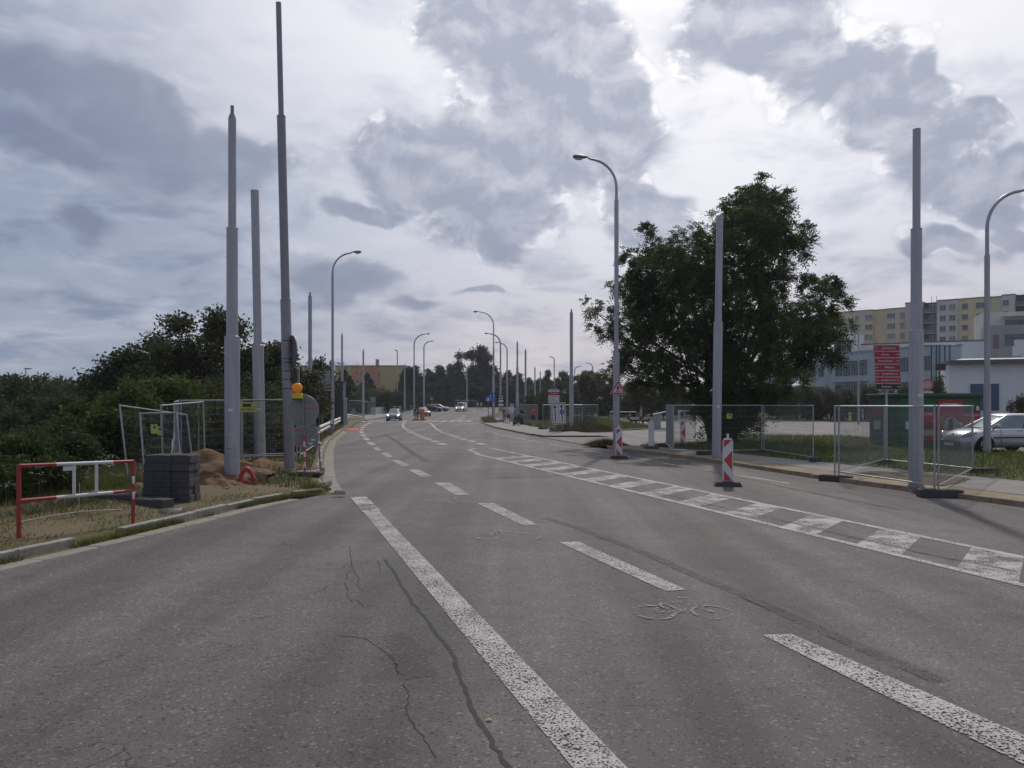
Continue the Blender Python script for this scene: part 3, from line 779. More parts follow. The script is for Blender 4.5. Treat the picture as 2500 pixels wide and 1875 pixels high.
# the very tall lamp column on the left with a sign seen edge-on and its bands
Yt = 22.5
tall = steel_pole(X_(707, Yt), Yt, 0.2, [(Z_(730, Yt) - .2, 25 * Yt / F / 2), (Z_(282, Yt) - .2, 20.5 * Yt / F / 2), (13.2, 13 * Yt / F / 2)],
    'tallest mast on the left, running out of the top of the picture, banded with straps', (-27 * Yt / F, 0), False, 'mast', STEEL_D, 'lamp_mast', None)
for py in (833, 877, 886, 907, 927, 950):
    z = Z_(py, Yt) - .2
    MB().tube([(-.27 * z / 13, 0, z), (-.27 * z / 13, 0, z + .022)], 25 * Yt / F / 2 + .006, 24).build('strap', BLACK, tall, smooth=True)
def disc(mb, c, r, t_, n=32):
    mb.tube([(c[0], c[1] - t_ / 2, c[2]), (c[0], c[1] + t_ / 2, c[2])], r, n); return mb
rs_ = thing('round_sign', 'dark round sign seen almost edge-on, strapped to the tall banded mast', 'sign', (X_(713, Yt - .05), Yt - .05, Z_(860, Yt)), R(-62))
MB().tube([(.06, -.012, 0), (.06, .012, 0)], .47, 36).build('plate', M('sign_back_dark', (0.10, 0.10, 0.10), .6), rs_, smooth=True)
MB().tube([(.06, .012, 0), (.06, .03, 0)], [.47, .46], 36).build('rim', STEEL_D, rs_, smooth=True)
sg = thing('signal_box', 'narrow dark signal housing with a bent bracket on the tall mast', 'signal', (X_(722, Yt), Yt - .02, Z_(935, Yt)))
MB().bevbox((0, 0, .2), (.13, .2, .42), .02).build('housing', BLACK, sg)
MB().tube([(-.05, -.1, .43), (.1, -.1, .43), (.13, -.1, .40), (.13, -.1, .0)], .012, 8).build('bracket', GALV, sg, smooth=True)

# round sign from behind with the amber lamp
Ys = 21.7
sx0 = X_(745, Ys)
t = thing('warning_sign', 'back of a round road sign over a smaller plate, on red and white post', 'road sign', (sx0, Ys, 0.16))
pm = MB(); zf = 0.08
stripe = [MB(), MB()]
P = lambda z: (-0.06 * z / 2.0, 0, z)
for k in range(7):
    a, b = zf + .14 * k, zf + .14 * (k + 1)
    MB().tube([P(a), P(b)], .027, 12).build('post_band', RED if k % 2 == 0 else WHITE, t, smooth=True)
MB().tube([P(zf + .98), P(2.2)], .022, 12).build('post', STEEL_D, t, smooth=True)
zc = Z_(1002, Ys) - .16
d_ = MB().tube([(-.075, .045, zc), (-.075, .058, zc)], .425, 40).build('round_plate', SIGNBACK, t, smooth=True)
rim = MB()
ring = [(-.075 + .425 * math.cos(a), .052, zc + .425 * math.sin(a)) for a in np.linspace(0, 2 * math.pi, 49)]
rim.tube(ring, .011, 6, False).build('rim', GALV, d_, smooth=True)
for dz in (.26, -.26): MB().box((-.07, .03, zc + dz), (.42, .03, .03)).build('clamp', STEEL_D, d_)
MB().box((.11, .041, zc + .05), (.26, .006, .03)).build('sticker', RED, d_)
zr = Z_(1066, Ys) - .16
pl = MB().plate([(-.37 + .06 + x, zr + z) for x, z in ((0, -.25), (.6, -.25), (.64, -.21), (.64, .21), (.6, .25), (.04, .25), (0, .21), (0, -.21))], .045, .058).build('lower_plate', SIGNBACK, t)
MB().box((-.03, .03, zr + .05), (.3, .03, .03)).build('clamp', STEEL_D, pl)
for (x, z, w) in ((-.2, .17, .15), (-.15, -.17, .18), (.2, -.09, .1), (.14, -.19, .1)): MB().box((x, .041, zr + z), (w, .006, .045)).build('sticker', RED if x < 0 else WHITE, pl)
MB().tube([(.26, .04, zr + .24), (.285, .04, zr + .22), (.285, .04, zr - .2)], .008, 6).build('edge_trim', GALV, pl)
ft = MB().bevbox((0.02, 0, 0.04), (.92, .42, .11), .03).build('foot', RUBBER, t)
MB().bevbox((0.02, 0, 0.105), (.5, .2, .03), .01).build('foot_plate', GALV, ft)
al = thing('warning_lamp', 'amber round warning lamp in a yellow housing on top of the round sign', 'lamp', (X_(728, Ys), Ys - .09, Z_(973, Ys)))
MB().bevbox((0, 0, .07), (.27, .12, .16), .02).build('battery_case', M('lamp_yellow', (0.62, 0.50, 0.03), .45), al)
MB().box((0, 0, -.015), (.25, .1, .03)).build('base_strip', BLACK, al)
AMBER = M('amber_lens', (0.80, 0.23, 0.01), .25, emit=((1, .32, .01), .10), var=.15, scale=30)
ln = MB().tube([(0, y, .29) for y in (-.07, -.06, -.03, .03, .06, .07)], [.07, .105, .128, .128, .105, .07], 28).build('lens', AMBER, al, smooth='full')
MB().tube([(0, -.02, .29), (0, .02, .29)], .136, 28).build('lens_ring', AMBER, ln, smooth=True)

# red and white site post with tape, behind the sign
rp = thing('tape_post', 'leaning grey post with red and white tape at the gutter edge behind the round sign', 'post', (X_(785, 23.2), 23.2, .1))
MB().tube([(0, 0, -.2), (-.12, 0, 1.25)], .032, 10).build('post', STEEL_D, rp, smooth=True)
for z, m_ in ((.35, WHITE), (.83, RED), (.86, WHITE), (1.16, WHITE)):
    MB().tube([(-.12 * z / 1.25, 0, z - .035), (-.12 * z / 1.25 + .015, 0, z), (-.12 * z / 1.25, 0, z + .035)], [.034, .06, .036], 8).build('tape', m_, rp)
MB().tube([(-.05, -.03, 1.1), (-.09, -.05, .7), (-.1, -.06, .3)], .01, 5).build('tape', WHITE, rp)

# street name stack
Yn = 26.6
t = thing('street_name_sign', 'stack of six red street name boards over a black one, on a grey post', 'street sign', (X_(2166, Yn), Yn, .1))
MB().tube([(0, .05, -.2), (0, .05, Z_(845, Yn) - .1)], .038, 14).build('post', STEEL, t, smooth=True)
names = [('Jedovnická', 'u'), ('Jírova', 'r'), ('Rotreklova', 'r'), ('Mifkova', 'l'), ('Ondráčkova', 'l'), ('náměstí Karla IV.', 'l'), ('Radnice', 'r')]
SRED = M('street_sign_red', (0.33, 0.022, 0.045), .5, var=.06)
SBLK = M('street_sign_black', (0.028, 0.022, 0.022), .5, var=.06)
LET = M('sign_letters', (0.62, 0.55, 0.53), .5, var=.03)
z0 = Z_(842, Yn) - .1; hh = (952 - 842) / F * Yn / 7
def arrow(mb, cx, y, cz, s, dr):
    a = {'r': 0, 'u': 90, 'l': 180}[dr]; m2 = Matrix.Rotation(R(a), 2)
    def q(pts): mb.add([(cx + (m2 @ V(p)).x, y, cz + (m2 @ V(p)).y) for p in pts], [tuple(range(len(pts)))])
    w = s * .12
    q([(-s, -w), (s * .6, -w), (s * .6, w), (-s, w)])
    for k in (-1, 1):
        pts = [(s, 0), (s * .78, 0), (s * .08, k * s * .72), (s * .3, k * s * .78)]
        q(pts if k < 0 else pts[::-1])
for i, (nm, dr) in enumerate(names):
    zc = z0 - hh * (i + .5); dx = .008 * (i - 3)
    w = .86; h = hh - .012; b = .02
    bd = MB().plate([(dx - w / 2 + b, zc - h / 2), (dx + w / 2 - b, zc - h / 2), (dx + w / 2, zc - h / 2 + b), (dx + w / 2, zc + h / 2 - b), (dx + w / 2 - b, zc + h / 2), (dx - w / 2 + b, zc + h / 2), (dx - w / 2, zc + h / 2 - b), (dx - w / 2, zc - h / 2 + b)], -.02, .012).build('name_board', SRED if i < 6 else SBLK, t)
    fr = MB()
    for zz in (-1, 1): fr.box((dx, -.023, zc + zz * (h / 2 - .006)), (w - .03, .006, .007))
    for xx in (-1, 1): fr.box((dx + xx * (w / 2 - .006), -.023, zc), (.007, .006, h - .03))
    fr.build('border', LET, bd)
    tx = {'u': .06, 'r': -.06, 'l': .07}[dr]
    st = 0.86 if len(nm) > 12 else 1.0
    text_mb(nm, .105, None, (dx + (tx if len(nm) < 12 else .075), -.021, zc), stretch=st).build('lettering', LET, bd)
    ar = MB(); arrow(ar, dx + (.34 if dr == 'r' else -.34), -.026, zc, .052, dr); ar.build('arrow', LET, bd)

# pedestrian warning triangle on the lamp column
Yw = 35.7
t = thing('warning_triangle', 'red-edged triangle with a walking figure, fixed to the tall lamp left of the tree', 'road sign', (X_(1507, Yw), Yw - .22, Z_(963, Yw)))
def tri(s, z=0.0, c=0.06):
    h = s * math.sqrt(3) / 2
    pts = [(-s / 2, 0), (s / 2, 0), (0, h)]; out = []
    cx, cz = 0, h / 3
    for i in range(3):
        p = V(pts[i]); a = V(pts[i - 1]); b = V(pts[(i + 1) % 3])
        out += [tuple(p + (a - p).normalized() * c * s), tuple(p + (b - p).normalized() * c * s)]
    return [(x, zz + z) for x, zz in out]
pl = MB().plate(tri(.74), 0, .02).build('edge_plate', M('sign_rim', (.55, .52, .52), .5), t)
rd = MB().plate(tri(.70, .012), -.004, 0).build('red_border', RED, t)
wp = MB().plate(tri(.46, .075, .03), -.008, -.004).build('white_field', M('sign_white', (.62, .60, .60), .5), t)
fg = MB(); y_ = -.010
fgp = lambda pts: fg.add([(x, y_, z) for x, z in pts], [tuple(range(len(pts)))])
fgp([(-.02, .36), (.02, .36), (.03, .385), (.0, .41), (-.03, .385)]); fgp([(-.035, .24), (.035, .24), (.04, .35), (-.04, .35)])
fgp([(-.035, .25), (-.075, .12), (-.05, .12), (.01, .24)]); fgp([(.0, .25), (.05, .12), (.08, .12), (.035, .25)])
fgp([(-.04, .345), (-.085, .27), (-.07, .255), (-.02, .32)]); fgp([(.04, .345), (.02, .32), (.07, .255), (.085, .27)])
for x in (-.15, -.09, -.03, .04, .10): fgp([(x, .09), (x + .035, .09), (x + .045 - (x + .02) * .25, .135), (x + .015 - (x + .02) * .25, .135)])
for i, f in enumerate(fg.f): pass
fg.build('walking_figure', DARKG, wp)

# tilted lane sign
Yl = 57.5
t = thing('lane_sign', 'tilted white sign with two black arrows, dashed line and blue disc', 'road sign', (X_(1366, Yl), Yl, .12)); t.rotation_euler = (0, R(-3.2), 0)
s0, s1 = Z_(1036, Yl) - .12, Z_(983, Yl) - .12; wv_ = .52
def rrect(x0, x1, z0_, z1, r):
    out = []
    for (cx, cz, a0) in ((x1 - r, z0_ + r, -90), (x1 - r, z1 - r, 0), (x0 + r, z1 - r, 90), (x0 + r, z0_ + r, 180)):
        for k in range(4): a = R(a0 + 30 * k); out.append((cx + r * math.cos(a), cz + r * math.sin(a)))
    return out
wb = MB().plate(rrect(-wv_, wv_, s0, s1, .09), -.02, .01).build('board', M('sign_white', (.62, .60, .60), .5), t)
bk = MB().plate(rrect(-wv_ + .05, wv_ - .05, s0 + .05, s1 - .05, .07), -.023, -.02).build('black_border', DARKG, wb)
MB().plate(rrect(-wv_ + .09, wv_ - .09, s0 + .09, s1 - .09, .05), -.026, -.023).build('white_field', MATS['sign_white'], wb)
ar = MB()
for x in (-.24, .24):
    ar.add([(x - .035, -.029, s0 + .16), (x + .035, -.029, s0 + .16), (x + .035, -.029, s1 - .33), (x - .035, -.029, s1 - .33)], [(0, 1, 2, 3)])
    ar.add([(x - .12, -.029, s1 - .35), (x + .12, -.029, s1 - .35), (x, -.029, s1 - .13)], [(0, 1, 2)])
ar.build('lane_arrows', DARKG, wb)
dm = MB()
for k in range(9): z = s0 + .14 + k * .15; dm.add([(-.016, -.029, z), (.016, -.029, z), (.016, -.029, z + .085), (-.016, -.029, z + .085)], [(0, 1, 2, 3)])
dm.build('dashed_line', DARKG, wb)
bd = MB().tube([(.24, -.034, s0 + .88), (.24, -.028, s0 + .88)], .165, 28).build('blue_disc', BLUE, wb)
bc = MB()
for x in (.18, .30): bc.tube([(x + .035 * math.cos(a), -.036, s0 + .85 + .035 * math.sin(a)) for a in np.linspace(0, 6.28, 13)], .006, 4, False)
bc.tube([(.18, -.036, .85 + s0), (.22, -.036, .91 + s0), (.27, -.036, .91 + s0), (.30, -.036, .85 + s0)], .006, 4)
bc.build('cycle_symbol', MATS['sign_white'], bd)
for x in (-.38, .22): MB().tube([(x, .03, -.1), (x, .03, s1 - .2)], .022, 8).build('post', GALV, t)
MB().bevbox((-.38, .03, .05), (.75, .38, .12), .03).build('foot', RUBBER, t); MB().bevbox((.45, .03, .07), (.8, .38, .16), .03).build('foot', RUBBER, t)

# stack of direction boards behind it
Yi = 66
t = thing('direction_sign', 'stack of white, red and dark direction boards behind the lane sign', 'direction sign', (X_(1352, Yi), Yi, .1))
for x in (-.28, .28): MB().tube([(x, .04, -.1), (x, .04, Z_(945, Yi) - .1)], .03, 10).build('post', STEEL, t)
for py0, py1, m_, kind in ((945, 950.5, SBLK, 0), (951, 957, MATS['sign_white'], 1), (957.5, 964.5, SRED, 2), (965, 971, MATS['sign_white'], 3), (971.5, 978, MATS['sign_white'], 4), (978.5, 984, MATS['sign_white'], 1)):
    a, b = Z_(py1, Yi) - .1, Z_(py0, Yi) - .1
    bo = MB().plate(rrect(-.46, .46, a, b, .03), -.02, .01).build('board', m_, t)
    tm = MB(); c_ = (a + b) / 2
    arrow(tm, -.38 if kind < 4 else .38, -.024, c_, .04, 'l' if kind < 4 else 'r')
    for k in range(7 if kind != 4 else 3): tm.add([(-.25 + k * .085 + (.1 if kind == 4 else 0), -.024, c_ - .03), (-.2 + k * .085 + (.1 if kind == 4 else 0), -.024, c_ - .03), (-.2 + k * .085 + (.1 if kind == 4 else 0), -.024, c_ + .03), (-.25 + k * .085 + (.1 if kind == 4 else 0), -.024, c_ + .03)], [(0, 1, 2, 3)])
    tm.build('print', LET if kind in (0, 2) else DARKG, bo)
    if kind == 4: text_mb('S', .2, None, (-.3, -.021, c_)).build('lettering', DARKG, bo)

# blue signs by the crossing
def plate_sign(px, Y, py0, py1, wpx, label, fill, post_py, name='road_sign', z0=.08):
    t = thing(name, label, 'road sign', (X_(px, Y), Y, rise(Y) + z0))
    a, b = Z_(py1, Y) - z0 - rise(Y), Z_(py0, Y) - z0 - rise(Y); w = wpx / F * Y / 2
    MB().tube([(0, .05, -.1), (0, .05, b - .1)], .04, 10).build('post', M('rusty_post', (.16, .11, .09), .8), t)
    pl = MB().plate(rrect(-w, w, a, b, .07), -.02, .01).build('plate', fill, t)
    return t, pl, w, a, b
t, pl, w, a, b = plate_sign(1202, 92, 959, 981, 15, 'blue lane-merge sign with white arrows on a rusty post', BLUE, 0)
q = MB()
for pts in ([(.14, .15), (.19, .15), (.19, .78), (.14, .78)], [(-.2, .15), (-.15, .15), (-.15, .55), (-.24, .78), (-.30, .78), (-.2, .55)], [(.1, .75), (.24, .75), (.165, .9)]):
    q.add([(x, -.024, a + z * (b - a)) for x, z in pts], [tuple(range(len(pts)))])
q.build('white_arrows', MATS['sign_white'], pl)
t, pl, w, a, b = plate_sign(1192, 95, 967, 980.5, 13.5, 'blue pedestrian crossing sign partly behind the lane-merge sign', BLUE, 0)
MB().plate([(-.22, a + .1), (.22, a + .1), (0, b - .08)], -.026, -.022).build('white_triangle', MATS['sign_white'], pl)
t, pl, w, a, b = plate_sign(1223, 90, 964, 976, 13, 'bus stop sign with a bus symbol, timetable boxes below', DARKG, 0, 'bus_stop_sign')
f_ = MB().plate(rrect(-.2, .2, a + .08, b - .08, .03), -.026, -.022).build('white_field', MATS['sign_white'], pl)
MB().plate(rrect(-.12, .12, a + .17, b - .17, .02), -.030, -.027).build('bus_symbol', DARKG, f_)
for p0, p1, m_ in ((976.5, 981, WHITE), (986, 991, WHITE), (991.5, 994, M('purple_box', (.14, .08, .22), .6))):
    MB().box((0, -.01, (Z_(p0, 90) + Z_(p1, 90)) / 2 - .08), (.55, .05, Z_(p0, 90) - Z_(p1, 90))).build('timetable', m_, t)
MB().bevbox((.0, -.05, (Z_(994.5, 90) + Z_(1011, 90)) / 2 - .08), (.56, .35, .76), .03).build('litter_bin', M('bin_yellow', (.36, .32, .03), .6), t)

# no entry ring behind the enclosure pole
Yb = 44
t = thing('prohibition_sign', 'round red-ringed sign with white board below, half hidden by the thick pole', 'road sign', (X_(2264, Yb), Yb, .1))
MB().tube([(0, .05, -.1), (0, .05, Z_(925, Yb) - .1)], .035, 10).build('post', STEEL, t)
zc = Z_(939, Yb) - .1
disc(MB(), (0, 0, zc), .34, .02).build('rim', M('sign_rim', (.55, .52, .52), .5), t)
disc(MB(), (0, -.014, zc), .325, .006).build('red_ring', RED, t); disc(MB(), (0, -.02, zc), .23, .006).build('field', M('sign_grey', (.40, .38, .36), .5), t)
sb = MB().plate(rrect(-.3, .3, zc - .62, zc - .37, .03), -.02, .01).build('white_board', MATS['sign_white'], t)
MB().box((0, -.025, zc - .48), (.12, .004, .05)).build('print', DARKG, sb)

# sign backs on the left
def sign_back(px, Y, outline, label, zc, ribs=0):
    t = thing('road_sign', label, 'road sign', (X_(px, Y), Y, .1 + rise(Y)))
    MB().tube([(0, .03, -.4), (0, .03, zc + .3)], .035, 10).build('post', STEEL_D, t)
    pl = MB().plate(outline, -.03, -.01).build('plate', SIGNBACK, t)
    return t, pl
Ya = 60; a, b = Z_(955, Ya) - .1, Z_(906, Ya) - .1
t = thing('direction_board', 'large ribbed grey back of a direction board behind the round sign', 'road sign', (X_(787, Ya), Ya, .1))
MB().tube([(0, -.06, -.4), (0, -.06, b)], .05, 12).build('post', STEEL_D, t)
n = 8
for k in range(n):
    z = a + (b - a) * k / n
    MB().bevbox((0, 0, z + (b - a) / n / 2), (1.2, .05, (b - a) / n - .015), .012).build('profile_panel', M('sign_back_light', (.30, .30, .30), .5, var=.1), t)
sign_back(779, 57, tri(.75, Z_(990, 57) - .1), 'grey back of a triangular sign under the ribbed direction board', Z_(985, 57))
sign_back(863, 98, tri(1.05, Z_(1012, 98) - .1), 'grey back of a triangular sign beyond the guardrail', 1.0)
t, pl = sign_back(911, 120, rrect(-.4, .4, 2.3, 3.0, .05), 'small square sign back beyond the guardrail, by the mesh panel', 2.6)
t, pl = sign_back(1054, 195, rrect(-.35, .35, 2.0, 2.75, .05), 'small pale square sign above the parked cars', 2.4)

# keep-left sign and orange bollards on the traffic island
Yk = 99.5
ORANGE = M('bollard_orange', (.42, .17, .05), .55, var=.12)
t = thing('keep_left_bollard', 'orange bollard with a round dark sign and white diagonal arrow', 'bollard', (X_(1017, Yk), Yk, 0))
MB().bevbox((0, 0, .12), (.9, .6, .24), .05).build('base', ORANGE, t)
MB().tube([(-.12, 0, .2), (-.12, 0, 1.1)], .07, 10).build('post', ORANGE, t); MB().tube([(.12, 0, .2), (.12, 0, .8)], .06, 10).build('post', BLACK, t)
zc = Z_(1004, Yk)
sd_ = disc(MB(), (0, -.1, zc), .32, .03).build('round_plate', DARKG, t); 
MB().box((0, -.12, zc), (.1, .005, .38), rot=Matrix.Rotation(R(45), 3, 'Y')).build('white_arrow', MATS['sign_white'], sd_)
t = thing('traffic_bollard', 'plain orange traffic bollard right of the keep-left sign', 'bollard', (X_(1031, 101), 101, 0))
MB().bevbox((0, 0, .1), (1.0, .6, .2), .05).build('base', ORANGE, t)
MB().bevbox((0, 0, .75), (.5, .3, 1.2), .12).build('body', ORANGE, t); MB().bevbox((0, 0, 1.38), (.6, .34, .12), .05).build('cap', ORANGE, t)

# guardrail
t = thing('guardrail', 'curved double-beam steel guardrail along the left edge of the road', 'guardrail')
gpts = [(-10.75, 44.5, .78), (-11.9, 51, .78), (-13.3, 59, .78), (-14.9, 68, .78), (-16.6, 78, .80), (-18.1, 87, .82), (-19.2, 94, .80), (-19.3, 99, .6), (-19.0, 103, .25)]
RAIL = M('rail_steel', (.50, .48, .45), .5, .2, var=.15)
for off, r in ((0, .10), (-.24, .10)):
    MB().tube([(x, y, z + off) for x, y, z in gpts], r, 8).build('beam', RAIL, t, smooth=True)
MB().tube([(x - .06, y, z - .1) for x, y, z in gpts], .045, 6).build('beam_web', RAIL, t)
for i in range(17):
    y = 45.5 + i * 3.1; x = float(np.interp(y, [g[1] for g in gpts], [g[0] for g in gpts])); z = float(np.interp(y, [g[1] for g in gpts], [g[2] for g in gpts]))
    MB().box((x - .12, y, z / 2 - .1), (.1, .12, z + .1)).build('post', RAIL, t)
mk = thing('delineator_post', 'white marker post with black band standing on the guardrail', 'post', (X_(809, 50) , 50, .1))
MB().tube([(0, 0, -.1), (0, 0, .62)], .05, 8).build('post', STEEL_D, mk); MB().tube([(0, 0, .62), (0, 0, .75)], .075, 8).build('band', BLACK, mk); MB().tube([(0, 0, .75), (0, 0, 1.0)], .075, 8).build('cap', WHITE, mk)

# striped beacons
def beacon(x, y, z0, label, back=False, rz=0.0, h=1.0, tilt=0.0, flip=1):
    t = thing('guide_beacon', label, 'beacon', (x, y, z0), rz, 'striped traffic beacons')
    w = .125
    BW = M('beacon_white', (.62, .60, .60), .5, var=.06)
    out = [(-w, .12), (w, .12), (w, .12 + h * .93), (w - .035, .12 + h), (-w + .035, .12 + h), (-w, .12 + h * .93)]
    pn = MB().plate(out, -.035, .035).build('panel', BW, t)
    MB().bevbox((0, 0, .12 + h + .055), (.06, .05, .12), .01).build('lug', BW, pn)
    if not back:
        q = MB(); yy_ = -.038
        iw = w - .022
        def f(pts): q.add([(x_ * flip, yy_, .12 + z_ * h) for x_, z_ in pts], [tuple(range(len(pts))) if flip > 0 else tuple(reversed(range(len(pts))))])
        f([(-iw, .76), (iw, .94), (iw, .965), (-iw, .965)]) if False else f([(-iw, .78), (iw * .95, .965), (-iw, .965)])
        f([(-iw, .50), (iw, .26), (iw, .72)])
        f([(-iw, .02), (iw, .02), (-iw, .26)])
        q.build('red_stripes', RED, pn)
    fb = MB()
    fb.add([(-.34, -.2, 0), (.34, -.2, 0), (.34, .2, 0), (-.34, .2, 0), (-.29, -.14, .11), (.29, -.14, .11), (.29, .14, .11), (-.29, .14, .11)], [(3, 2, 1, 0), (4, 5, 6, 7), (0, 1, 5, 4), (1, 2, 6, 5), (2, 3, 7, 6), (3, 0, 4, 7)])
    ft = fb.build('foot', RUBBER, t)
    MB().bevbox((0, 0, .115), (.3, .16, .03), .01).build('socket', BLACK, ft)
    return t
p = gp(1777, 1187); beacon(p.x, p.y, 0, 'nearest red and white striped beacon standing on the road', h=1.10, rz=R(-8))
p = gp(1511, 1120); beacon(p.x, p.y, 0, 'striped beacon on the road in front of the lamp with the triangle', h=1.05)
p = gp(1667, 1089, .1); beacon(p.x, p.y, .1, 'striped beacon behind the mesh fence panel by the tree', h=1.05)
p = gp(1590, 1096, .1); beacon(p.x, p.y, .1, 'beacon seen from its plain white back on the pavement edge', True, h=1.12, rz=R(4))
# ------------------------------------------------------------------ fences, barrier, blocks, site clutter
WIRE = M('fence_wire', (.24, .245, .255), .5, .3, var=.05)
def fence_panel(A, B, label, h=1.95, lean=0.0, leanx=0.0, ribs=8, step=.055, sign=None, group='mesh site fence panels', wire=.0019):
    """A, B: foot points (x,y,z)"""
    A = V(A); B = V(B); d = B - A; L = V((d.x, d.y)).length
    t = thing('site_fence', label, 'fence panel', A, math.atan2(d.y, d.x), group)
    t.rotation_euler = (lean, leanx, math.atan2(d.y, d.x))
    sl = d.z / L
    for x in (0.02, L - .02):
        MB().tube([(x, 0, .02 + sl * x), (x, 0, h + sl * x)], .021, 8).build('post', GALV, t, smooth=True)
    MB().tube([(.02, 0, h - .03 + sl * .02), (L - .02, 0, h - .03 + sl * L)], .019, 8).build('top_rail', GALV, t, smooth=True)
    MB().tube([(.02, 0, .14 + sl * .02), (L - .02, 0, .14 + sl * L)], .017, 8).build('bottom_rail', GALV, t, smooth=True)
    w = MB(); n = int(L / step)
    for i in range(1, n):
        x = L * i / n; w.tube([(x, 0, .14 + sl * x), (x, 0, h - .03 + sl * x)], wire, 3, False)
    for k in range(1, ribs):
        z = .14 + (h - .17) * k / ribs; w.tube([(.02, 0, z), (L - .02, 0, z + sl * L)], wire * 1.4, 3, False)
    w.build('wire_mesh', WIRE, t)
    for sgn in (sign or []):
        x, z, ww, hh_ = sgn[:4]
        pl = MB().box((x, -.028 * (sgn[4] if len(sgn) > 4 else 1), z), (ww, .006, hh_)).build('sign_plate', YELLOW, t)
        s_ = (sgn[4] if len(sgn) > 4 else 1)
        q = MB(); yq = -.034 * s_
        q.box((x + .1 * ww, yq, z + .18 * hh_), (ww * .34, .003, hh_ * .3))
        q.build('logo', DARKG, pl)
        if s_ > 0 and ww > .4: text_mb('JOHNNY SERVIS', ww * .105, None, (x, -.032, z - .26 * hh_)).build('lettering', DARKG, pl)
    return t
# left: long fence behind the poles
fl = [W(440, 1129, 24.2), W(590, 1124, 25.2), W(700, 1119, 25.6), W(770, 1100, 33)]
fl[0].z = .28; fl[1].z = .30; fl[2].z = .32; fl[3].z = .28
fence_panel(fl[0], fl[1], 'mesh fence panel behind the stacked blocks and tall pole', sign=[(1.9, 1.72, .8, .32)])
fence_panel(fl[1], fl[2] + V((.35, 0, 0)), 'mesh fence panel between the leaning pole and the banded mast')
fence_panel(fl[2] + V((.4, .1, 0)), fl[3], 'mesh fence panel receding behind the banded mast towards the guardrail')
fence_panel(fl[0] + V((.1, 1.1, 0)), fl[2] + V((.3, 1.3, 0)), 'second row mesh fence panel just behind the left site fence')
fence_panel(W(425, 1150, 22.3), fl[0] + V((-.05, .0, -.0)), 'short fence panel turned towards the camera at the corner behind the blocks')
# leaning ones
a = W(313, 1182, 19.0); a.z = .12
b = a + V((1.0, 1.5, -.30)); fence_panel(a, b, 'fence panel leaning far to the left behind the striped barrier', h=2.0, leanx=R(-1.5), lean=R(-9), sign=[(.95, 1.3, .14, .22)])
a = W(352, 1184, 18.6); a.z = .12
fence_panel(a, a + V((.78, .3, -.04)), 'narrow fence panel with yellow plate leaning left behind the stacked blocks', h=1.80, leanx=R(-4), lean=R(-7), sign=[(.3, 1.38, .14, .22)])
a = W(398, 1180, 19.4); a.z = .14
fence_panel(a, a + V((.35, 1.8, 0)), 'fence panel seen nearly edge-on behind the stacked blocks', h=1.95, leanx=R(-3))
# right of the road, by the tree
A1 = gp(1643, 1107, ZK); A2 = gp(1752, 1110, ZK); A3 = gp(1861, 1106, ZK); A4 = gp(1986, 1126, ZK); A0 = gp(1627, 1090, ZK)
fence_panel(A1, A0, 'fence panel seen edge-on at the left end of the fence by the tree')
fence_panel(A1, A2, 'fence panel between the edge-on panel and the pole before the tree', sign=[])
fence_panel(A2 + V((.06, 0, 0)), A3, 'fence panel right of the pole before the tree', sign=[(.5, 1.5, .28, .2)])
fence_panel(A3 + V((.06, 0, 0)), A4, 'fence panel at the right end of the fence by the tree', sign=[(.02, 1.48, .42, .24)])
fence_panel(A0 + V((.2, .5, 0)), A0 + V((2.6, 5.5, 0)), 'fence panel running back from the road beside the big tree')
# enclosure round the thick pole
F1 = gp(2047, 1164, ZK); F2 = gp(2283, 1200, ZK); F3 = gp(2375, 1155, ZK); F4 = gp(2159, 1132, ZK)
fence_panel(F1, F2, 'front fence panel of the enclosure round the thick pole')
fence_panel(F2 + V((.07, 0, 0)), F3, 'right fence panel of the enclosure, its bottom rail climbing to the right')
fence_panel(F4, F3, 'rear fence panel of the enclosure, before the green kiosk')
fence_panel(F1 + V((-.1, .02, 0)), F4, 'left fence panel of the enclosure', sign=[(1.5, 1.62, .3, .24)])
# far fences
C1 = gp(1325, 1048, .1); C2 = gp(1400, 1046, .1); C3 = gp(1460, 1040, .1)
fence_panel(C1, C1 + V((3.2, .6, 0)), 'distant fence panel behind the lane sign', step=.12, wire=.006)
fence_panel(C2, C3, 'distant fence panel right of the pole by the lane sign', step=.12, wire=.006)
fence_panel(gp(1262, 1030, .1), C1 + V((0, 12, 0)), 'distant fence behind the woman in pink', step=.12, wire=.006)
fence_panel(W(853, 1013, 103), W(898, 1014, 106), 'distant fence panel with a pale top rail beyond the guardrail', h=1.9, step=.1, wire=.006)
fence_panel(W(899, 1015, 106), W(917, 1015, 104), 'short distant fence panel with dark feet left of the oncoming car', h=1.9, step=.07, wire=.009)
fence_panel(W(1110, 1000, 196), W(1163, 998, 200), 'faint fence panel under the dark conifers behind the white van', h=2.2, step=.2, wire=.008)

